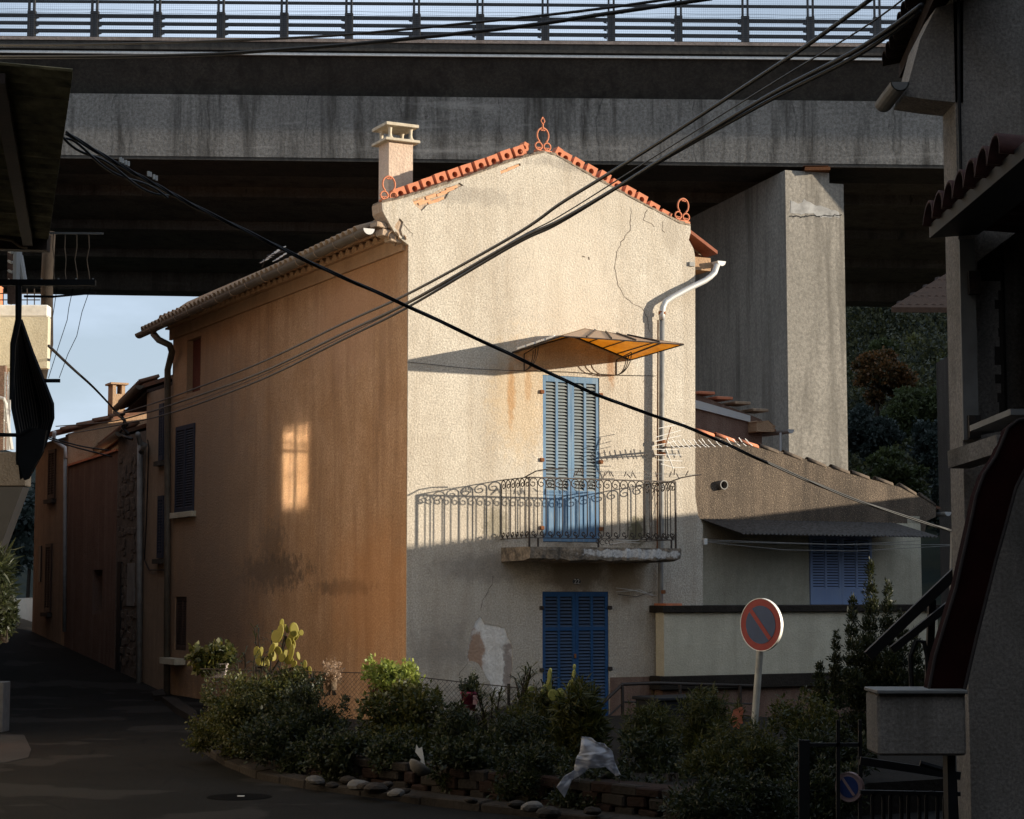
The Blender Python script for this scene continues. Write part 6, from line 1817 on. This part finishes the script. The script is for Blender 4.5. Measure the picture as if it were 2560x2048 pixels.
# casement window standing slightly ajar: its panes throw the low sun back on to the orange side wall
tm = NT("sun_catching_glass"); tm.done(c4((.97, .96, .93)), PANE_R, None, metal=1.0); M['sunglass'] = tm.m
QW = Vector((-7.70, 28.0, 5.30)); PT = H.M @ Vector((0, H.x(738, 1170)[0], H.x(738, 1170)[1]))
def aim_normal(q): return (SUN_DIR+(PT-q).normalized()).normalized()
for _ in range(6):
    nq = aim_normal(QW); QW.z += nq.z*(PT-QW).length*.5
nq = aim_normal(QW); print("window", QW, nq)
cwn = bpy.data.objects.new("casement_window", None); COL.objects.link(cwn); cwn.parent = lh2
cwn.location = QW; cwn.rotation_euler = (0, 0, math.atan2(nq.y, nq.x))
for sy_ in (-1, 1):
    y0_ = .06 if sy_ > 0 else -.64; y1_ = y0_+.58
    MB().box(-.005, 0.0, y0_, y1_, -.72, .72).build("window_pane", M['sunglass'], cwn)
    fr_ = MB()
    fr_.box(.001, .03, y0_-.045, y0_+.0, -.77, .77); fr_.box(.001, .03, y1_, y1_+.045, -.77, .77)
    for z_ in (-.77, .72): fr_.box(.001, .03, y0_, y1_, z_, z_+.05)
    for z_ in (.36,) if sy_ > 0 else (.36, -.30): fr_.box(.001, .022, y0_, y1_, z_, z_+.03)
    fr_.build("window_frame", M['brownwood'], cwn)
b1 = [wd(-30, 762, 26), wd(121, 762, 26), wd(121, 920, 26), wd(-30, 920, 26)]
bx_ = MB().box(b1[0].x-.6, b1[1].x, 26.0, 26.16, b1[2].z, b1[0].z-.17).build("balcony_wall", M['ivory_render'], lh2)
MB().box(b1[0].x-.6, b1[1].x-.3, 26.161, 26.9, b1[2].z+.01, b1[2].z+.15).build("balcony_floor", M['ivory_render'], lh2)
bm = bmesh.new()
me_ = MB().box(b1[0].x-.6, b1[1].x+.0, 25.99, 26.18, b1[0].z-.169, b1[0].z).build("white_parapet_top", M['white'], lh2, bevel=.02)
b2 = [wd(-30, 1130, 22), wd(66, 1130, 22), wd(66, 1215, 22)]
MB().box(b2[0].x-.6, b2[1].x, 22.0, 22.25, b2[2].z, b2[1].z).build("lower_balcony", M['grey_render'], lh2, bevel=.01)
MB().hexa([(b2[0].x-.6, 22.0, b2[2].z-.9), (b2[0].x+.1, 22.0, b2[2].z-.9), (b2[0].x+.1, 22.3, b2[2].z-.9), (b2[0].x-.6, 22.3, b2[2].z-.9), (b2[0].x-.6, 22.0, b2[2].z-.01), (b2[1].x-.03, 22.0, b2[2].z-.01), (b2[1].x-.03, 22.3, b2[2].z-.01), (b2[0].x-.6, 22.3, b2[2].z-.01)]).build("corbel", M['black'], lh2)
for px in (8, 28, 48, 68, 86): MB().bar(wd(px, 722, 26.1), wd(px, 764, 26.1), .012, .012).build("railing_bar", M['iron'], lh2)
for py in (734, 750): MB().bar(wd(-10, py, 26.1), wd(100, py, 26.1), .012, .014).build("railing_bar", M['iron'], lh2)
MB().box(wd(0, 740, 27.0).x-.8, wd(9, 740, 27.0).x, 26.6, 27.0, 0, wd(5, 720, 27).z).build("orange_wall", M['terracotta'], lh2)
# grille and coloured bits in the gap between balconies
MB().bar(wd(6, 915, 24), wd(6, 1125, 24), .08, .10).build("orange_column", M['red_render'], lh2)
for px in (14, 22, 26): MB().bar(wd(px, 930, 23.5), wd(px-4, 1125, 23.5), .02, .02).build("ladder_stile", M['zinc'], lh2)
for py in range(940, 1120, 12): MB().bar(wd(3, py, 23.5), wd(24, py, 23.5), .010, .008).build("ladder_rung", M['lichen_tile'], lh2)
MB().tube([wd(0, 994, 23.2), wd(10, 996, 23.2), wd(15, 1010, 23.2), wd(20, 1060, 23.2), wd(30, 1124, 23.2)], .022, 6).build("chair_tube", M['zinc'], lh2)
MB().bar(wd(120, 782, 26.5), wd(120, 900, 26.5), .02, .02).build("corner_pipe", M['zinc'], lh2)

lh3 = thing("street_house", "unseen dark red-brown house added farther up the street to block sky light from the left", "house")  # added out of view to keep sky light off street and side wall
def fn3(a, b, d):
    return (LW(29.8)+(LW(56)-LW(29.8))*a/27.1-d*.966-.3, 29.8+26.2*a/27.1-d*.258, b)
MB().prism([(0, -.5), (27.1, -.5), (27.1, 10.5), (0, 9.5)], fn3, 0, .5).build("wall", M['red_render'], lh3)
# tall dark timber pole behind balcony
tp_ = thing("utility_pole", "dark weathered timber pole rising behind the left balcony", "pole")
MB().tube([wd(124, 580, 27), wd(117, 700, 27), wd(118, 860, 27), wd(96, 960, 27), wd(60, 1040, 27.2)], [.085, .085, .085, .10, .10], 10).build("pole", M['bark'], tp_, True)
# bracket bar with insulators
ib = thing("insulator_bracket", "black iron bar with four small white insulators at the left", "bracket")
MB().bar(wd(-40, 707, 12.0), wd(239, 707, 12.0), .04, .038).build("bar", M['black'], ib)
MB().tube([wd(47, 700, 12.0), wd(46, 800, 12.0), wd(33, 860, 12.0), wd(28, 1000, 12.0)], [.022, .02, .02, .012], 6).build("upright", M['black'], ib)
for px in (103, 146, 190, 232):
    p = wd(px, 701, 12.0); MB().lathe([(.0, .012), (.006, .012), (.006, .004), (.014, .002), (.012, -.004), (0, -.004)], (p.x, p.y, p.z), 10).build("insulator", M['white'], ib)
MB().bar(wd(134, 742, 12.0), wd(240, 732, 12.0), .012, .012).build("brace", M['black'], ib)
MB().bar(wd(60, 741, 12.0), wd(134, 742, 12.0), .012, .014).build("brace", M['black'], ib)
dr = thing("drying_rack", "thin grey rail with knotted cords hanging from it at the left", "rack")
MB().bar(wd(124, 583, 12.1), wd(258, 584, 12.1), .012, .013).build("rail", M['grey_pipe'], dr)
for px, w in ((134, 0), (163, 1), (192, 2), (222, 3)):
    pts = [(px, 586), (px-2+w, 620), (px-5 if w > 1 else px+2, 650), (px+0, 680), (px+3, 708)]
    MB().tube([wd(a, b, 12.1) for a, b in pts], .0032, 4).build("cord", M['lichen_tile'], dr)
lowb = thing("drying_rack", "short black bar low at left where two thin cords end", "rack")
MB().bar(wd(112, 952, 12.0), wd(150, 952, 12.0), .02, .022).build("rail", M['black'], lowb)
for pts in (((226, 720), (205, 780), (192, 840), (170, 885), (148, 945)), ((182, 722), (172, 770), (168, 800), (145, 870), (121, 946)), ((142, 722), (136, 765), (132, 790))):
    MB().tube([wd(a, b, 12.05) for a, b in pts], .0022, 4).build("cord", M['cable'], lowb)
# black ribbed parasol / cradle
par = thing("folded_awning", "black ribbed folded awning hanging like a boat at the left edge", "awning")
left_e = [(44, 790), (36, 860), (30, 950), (32, 1020), (44, 1080), (44, 1150), (50, 1200)]
right_e = [(52, 800), (80, 880), (112, 960), (131, 1010), (132, 1045), (112, 1110), (84, 1180)]
def edge(E, f):
    f = f*(len(E)-1); i = min(int(f), len(E)-2); g2 = f-i
    return (E[i][0]+(E[i+1][0]-E[i][0])*g2, E[i][1]+(E[i+1][1]-E[i][1])*g2)
m = MB(); NR, NS = 14, 24
for j in range(NS+1):
    for i in range(NR+1):
        a = edge(left_e, j/NS); b = edge(right_e, j/NS); s = i/NR
        bulge = .22*math.sin(math.pi*s)*math.sin(math.pi*min(1, j/NS*1.02))
        m.v.append(tuple(wd(a[0]+(b[0]-a[0])*s, a[1]+(b[1]-a[1])*s, 12.4+bulge)))
for j in range(NS):
    for i in range(NR): a = j*(NR+1)+i; m.f.append((a, a+1, a+NR+2, a+NR+1))
ob = m.build("cloth", M['black'], par); so_ = ob.modifiers.new("s", 'SOLIDIFY'); so_.thickness = .006
M['rib'] = simple("grey_brown_rib", (.22, .18, .15), .7)
for i in range(0, NR+1):
    pts = []
    for j in range(NS-2):
        a = edge(left_e, j/NS); b = edge(right_e, j/NS); s = i/NR
        bulge = .22*math.sin(math.pi*s)*math.sin(math.pi*min(1, j/NS*1.02))
        pts.append(wd(a[0]+(b[0]-a[0])*s, a[1]+(b[1]-a[1])*s, 12.385+bulge))
    MB().tube(pts, .0035 if i not in (0, 9, NR) else .012, 4).build("rib", M['rib'] if i not in (0, 9, NR) else M['black'], par)
MB().tube([wd(-5, 1087, 12.3), wd(50, 1088, 12.3), (wd(80, 1070, 12.3))], .014, 6).build("bar", M['black'], par)
MB().prism([rf(px, py, 12.3) for px, py in ((48, 1084), (82, 1070), (116, 1075), (106, 1130), (70, 1196), (60, 1200), (44, 1150))], fn_f, 12.3, 12.34).build("gathered_cloth", M['black'], par)
shrub(-60, 1410, 20, 1490, 21.0, 'leaf_dark', "grassy plant hanging over the left edge of the street", 51, 1400, .16, .10, "plant", "hanging_plant", True, zb=1.5)
shrub(-20, 1500, 32, 1600, 20.0, 'leaf_dark', "dark bush low at the left edge of the street", 52, 1500, .06, .4)
ls = thing("white_pillar", "pale painted pillar low at the left edge of the street", "pillar")
p0 = gd(-20, 1832, 0); MB().box(p0.x-.4, p0.x+.155, p0.y, p0.y+.4, 0, .75).build("pillar", simple("pale_paint", (.11, .11, .11), .9), ls, bevel=.01)

# ------------------------------------------------------------------ CABLES
def cable(pts, Y0, Y1, r, label, strands=1, twist=.02, group=None, clips=None):
    n = len(pts); P = []
    for i, (px, py) in enumerate(pts):
        f = (px-pts[0][0])/(pts[-1][0]-pts[0][0]); P.append(wd(px, py, 1/((1-f)/Y0+f/Y1)))
    # smooth catmull
    Q = []
    for i in range(n-1):
        p0 = P[max(i-1, 0)]; p1 = P[i]; p2 = P[i+1]; p3 = P[min(i+2, n-1)]
        for k in range(8):
            t = k/8; Q.append(.5*((2*p1)+(-p0+p2)*t+(2*p0-5*p1+4*p2-p3)*t*t+(-p0+3*p1-3*p2+p3)*t*t*t))
    Q.append(P[-1])
    root = thing("power_cable", label, "cable", group=group)
    for s in range(strands):
        pts2 = []
        for i, q_ in enumerate(Q):
            a = i*.42+s*2*math.pi/strands
            pts2.append(q_+Vector((0, 0, 1))*math.sin(a)*twist+Vector((0, 1, 0))*math.cos(a)*twist if strands > 1 else q_)
        MB().tube(pts2, r, 6).build("strand", M['cable'], root, True)
    for (px, py) in clips or ():
        f = (px-pts[0][0])/(pts[-1][0]-pts[0][0]); c = wd(px, py, 1/((1-f)/Y0+f/Y1))
        MB().tube([c+Vector((0, 0, -.012)), c+Vector((0, 0, .018))], .009, 6).build("white_clip", M['white'], root)
    return root
cable([(165, 332), (250, 384), (330, 430), (400, 468), (480, 512), (640, 590), (800, 668), (1000, 757), (1280, 888), (1500, 990), (1740, 1077), (1920, 1158), (2140, 1250), (2386, 1330)], 11.0, 17.0, .0070,
      "thick twisted black cable bundle crossing from upper left to lower right before the facade", 3, .0078, None, [(301, 401), (306, 404), (314, 408), (321, 411), (371, 436), (376, 438), (385, 444), (391, 447)])
cable([(160, 345), (230, 390), (330, 452), (420, 492)], 11.0, 12.0, .008, "short grey cable splitting from the bundle near the left eave", 2, .02)
cable([(2306, 12), (2150, 120), (1920, 240), (1660, 395), (1540, 470), (1400, 551), (1280, 608), (1020, 757), (860, 833), (640, 937), (430, 1012), (360, 1034), (270, 1055), (140, 1066)], 9.3, 46, .013,
      "lowest thick cable of the group rising to the upper right eave", 1)
cable([(2300, 28), (2150, 135), (1920, 253), (1640, 410), (1400, 556), (1280, 615), (1020, 768), (860, 848), (640, 955), (430, 1032), (300, 1062), (170, 1085)], 9.35, 46, .012,
      "second thick cable just under the lowest one, rising to the upper right eave", 1)
cable([(2180, -4), (2020, 112), (1920, 178), (1660, 348), (1500, 448), (1400, 510), (1280, 592), (1020, 735), (860, 808), (640, 912), (430, 993), (300, 1035)], 9.2, 40, .012,
      "topmost cable of the rising group, ending above the frame", 1)
cable([(2256, 0), (2150, 75), (1920, 215), (1620, 402), (1400, 540), (1280, 604), (1020, 760), (640, 945), (430, 1024)], 9.4, 38, .005, "thin wire between the rising cables", 1)
cable([(-20, 113), (250, 111), (640, 99), (900, 84), (1280, 47), (1500, 22), (1700, -6)], 16, 13, .0105, "upper black cable along the viaduct edge at the top", 1)
cable([(-20, 143), (250, 142), (500, 137), (640, 129), (900, 109), (1280, 69), (1500, 37), (1780, -4)], 15, 12, .0145, "lower thicker black cable along the viaduct edge at the top", 1)
cable([(122, 865), (180, 920), (240, 975), (300, 1040)], 24, 44, .020, "cable slanting down across the pale sky at left", 1)
cable([(112, 1094), (180, 1116), (280, 1142)], 44, 44, .02, "thin wire crossing in front of the sunlit far gable, lower one", 1)
cable([(112, 1090), (200, 1115), (285, 1128)], 45, 45, .02, "thin wire crossing in front of the sunlit far gable, upper one", 1)
# twisted knot of cables on the far eave
kn = thing("cable_knot", "tangle of black cables hanging where the wires meet the stone house eave", "cable")
for pts in (((290, 1030), (305, 1045), (318, 1062), (300, 1080), (312, 1092), (330, 1098)), ((300, 1036), (312, 1052), (306, 1070), (322, 1085)), ((285, 1030), (300, 1040), (310, 1035))):
    MB().tube([H.M @ Vector(hq(px, py, -.7)) for px, py in pts], .035, 6).build("strand", M['cable'], kn, True)

# ------------------------------------------------------------------ HILL TREES beyond the viaduct (right)
def tree(px, py_top, py_bot, w, Y, mat, label, seed, n=5000, size=.5):
    ct_ = wd(px, (py_top+py_bot)/2, Y); rx = w/2*Y/F; rz = (py_bot-py_top)/2*Y/F
    gz = ground_z(ct_.x, ct_.y)
    t = thing("tree", label, "tree", (ct_.x, ct_.y, 0), 0, "trees on the slope beyond the viaduct")
    cl = clumpset((0, 0, ct_.z), (rx, rx, rz), 34, seed, 1, .34)
    leaf_cloud(cl, n, size, M[mat], "crown", t, .6, .2, seed, .5)
    m = MB(); r = random.Random(seed)
    m.tube([(0, 0, min(gz, ct_.z-rz)-1), (r.uniform(-.3, .3), 0, ct_.z-rz*.5), (0, 0, ct_.z+rz*.3)], [rx*.09, rx*.06, rx*.02], 7)
    for k in range(5):
        q_ = cl[k]; m.tube([(0, 0, ct_.z-rz*.6), (q_[0]*.5, q_[1]*.5, (ct_.z-rz*.6+q_[2])/2), (q_[0], q_[1], q_[2])], [rx*.04, rx*.03, rx*.01], 5)
    m.build("trunk", M['bark'], t)
T = [(2160, 795, 935, 130, 150, 'tree_blue', "dark bluish tree at the top of the slope next to the pier", 1),
     (2260, 800, 930, 140, 155, 'tree_blue', "dark bluish tree high on the slope, middle of the gap", 2),
     (2370, 790, 930, 130, 150, 'tree_blue', "dark bluish tree high on the slope beside the right-hand house", 3),
     (2210, 840, 960, 70, 125, 'tree_green', "narrow green tree above the rust-coloured tree", 4),
     (2300, 845, 1010, 90, 122, 'tree_yellow', "yellow-green tree in the middle of the slope", 5),
     (2375, 880, 1020, 90, 118, 'tree_yellow', "yellowish tree close to the right-hand house", 6),
     (2195, 872, 1010, 150, 108, 'tree_rust', "rust-coloured autumn tree on the slope beside the pier", 7),
     (2290, 960, 1110, 170, 105, 'tree_green', "broad dark green tree at mid slope", 8),
     (2180, 1010, 1150, 150, 98, 'tree_blue', "grey-green bush under the autumn tree", 9),
     (2350, 1050, 1220, 150, 96, 'tree_blue', "large grey-green bush above the annex roof end", 10),
     (2230, 1120, 1260, 190, 90, 'tree_green', "low dark bush right behind the annex verge", 11),
     (2380, 1180, 1340, 120, 88, 'tree_blue', "dark bush beside the annex gutter", 12)]
for px, a, b, w, Y, mt, lb, sd in T: tree(px, a, b, w, Y, mt, lb, sd, 11000, .26 if Y > 110 else .21)
cl_ = []
r_ = random.Random(77)
def ground_hit(px, py, y0=78, y1=330):
    d = ray(px, py); Y = y0
    while Y < y1:
        p = EYE+d*(Y/d.y)
        if p.z < ground_z(p.x, p.y): return p
        Y += 1.0
    return EYE+d*(y1*.6/d.y)
for k in range(260):
    px = r_.uniform(1960, 2460); py = 800+(k/260)*520
    q = ground_hit(px, py); R_ = r_.uniform(.010, .020)*q.y; cl_.append((q.x, q.y-R_*.2, q.z+R_*.3, R_*1.1, R_*.9, R_*.85))
leaf_cloud(cl_, 150000, .27, M['wood'], "wood", None, .6, .2, 77, .5)
tree(70, 1210, 1420, 130, 150, 'tree_blue', "dark wooded hump above the end of the street at left", 20, 4000, .5)
tree(20, 1180, 1450, 160, 140, 'tree_blue', "dark wooded slope at the far left above the street", 21, 4000, .5)

# ------------------------------------------------------------------ HOUSES OUTSIDE THE FRAME (added unseen, to shade the street)
def block(name, label, x0, x1, y0, y1, z1, mat, roof=True, win=()):
    t = thing(name, label, "house")
    MB().box(x0, x1, y0, y1, -.5, z1).build("wall", mat, t)
    xm_ = (x0+x1)/2
    if roof:
        MB().hexa([(x0-.3, y0-.3, z1+.001), (x1+.3, y0-.3, z1+.001), (x1+.3, y1+.3, z1+.001), (x0-.3, y1+.3, z1+.001), (xm_-.1, y0-.3, z1+1.3), (xm_+.1, y0-.3, z1+1.3), (xm_+.1, y1+.3, z1+1.3), (xm_-.1, y1+.3, z1+1.3)]).build("roof", M['old_tile'], t)
    return t
BT = H.M @ Vector(hp(1017, 1393, 0)); BT2 = H.M @ Vector(hp(1738, 1345, 0))
def sunline(p, X):
    k = (X-p.x)/SUN_DIR.x; return p+SUN_DIR*k
s1, s2 = sunline(BT, 13.0), sunline(BT2, 13.0)
print("occluder edge", s1, s2)
occ = thing("side_shade_house", "unseen low house added beyond the right edge to shade the lower facade", "house")  # occluder added out of view, its top following the facade's shadow edge
ea, eb = s1, s2
dd = (eb-ea); 
A0 = ea-dd*.65; B0 = eb+dd*4.0; B0.z = eb.z+.02
MB().hexa([(13.0, A0.y, -.5), (17, A0.y, -.5), (17, B0.y, -.5), (13.0, B0.y, -.5), (13.0, A0.y, A0.z), (17, A0.y, A0.z-.1), (17, B0.y, B0.z-.1), (13.0, B0.y, B0.z)]).build("wall", M['grey_render'], occ)
C1 = H.M @ Vector((0, 0, 0))
g1 = sunline(wd(900, 1722, 23.4), 13.0)
print("low wall", g1)
lw = thing("garden_wall", "unseen wall added beyond the right edge to shade the garden and road", "wall")  # added low wall; its height sets where sun starts on the plants
MB().box(13.0, 13.4, 8, A0.y-.01, -.5, g1.z).build("wall", M['grey_render'], lw)
block("rear_shade_house", "unseen dark house added behind the viewpoint on the right for shade", 6.6, 14, -4, 12.0, 9.0, M['grey_render'])  # blocks added out of view to hold back sun and sky light
block("rear_shade_house", "unseen dark house added right behind the viewpoint for shade", -9, 9, -18, -8, 10.0, M['grey_render'])
block("rear_shade_house", "unseen dark house added behind the viewpoint on the left for shade", -16, -4.5, -10, 3.9, 11.0, M['grey_render'])
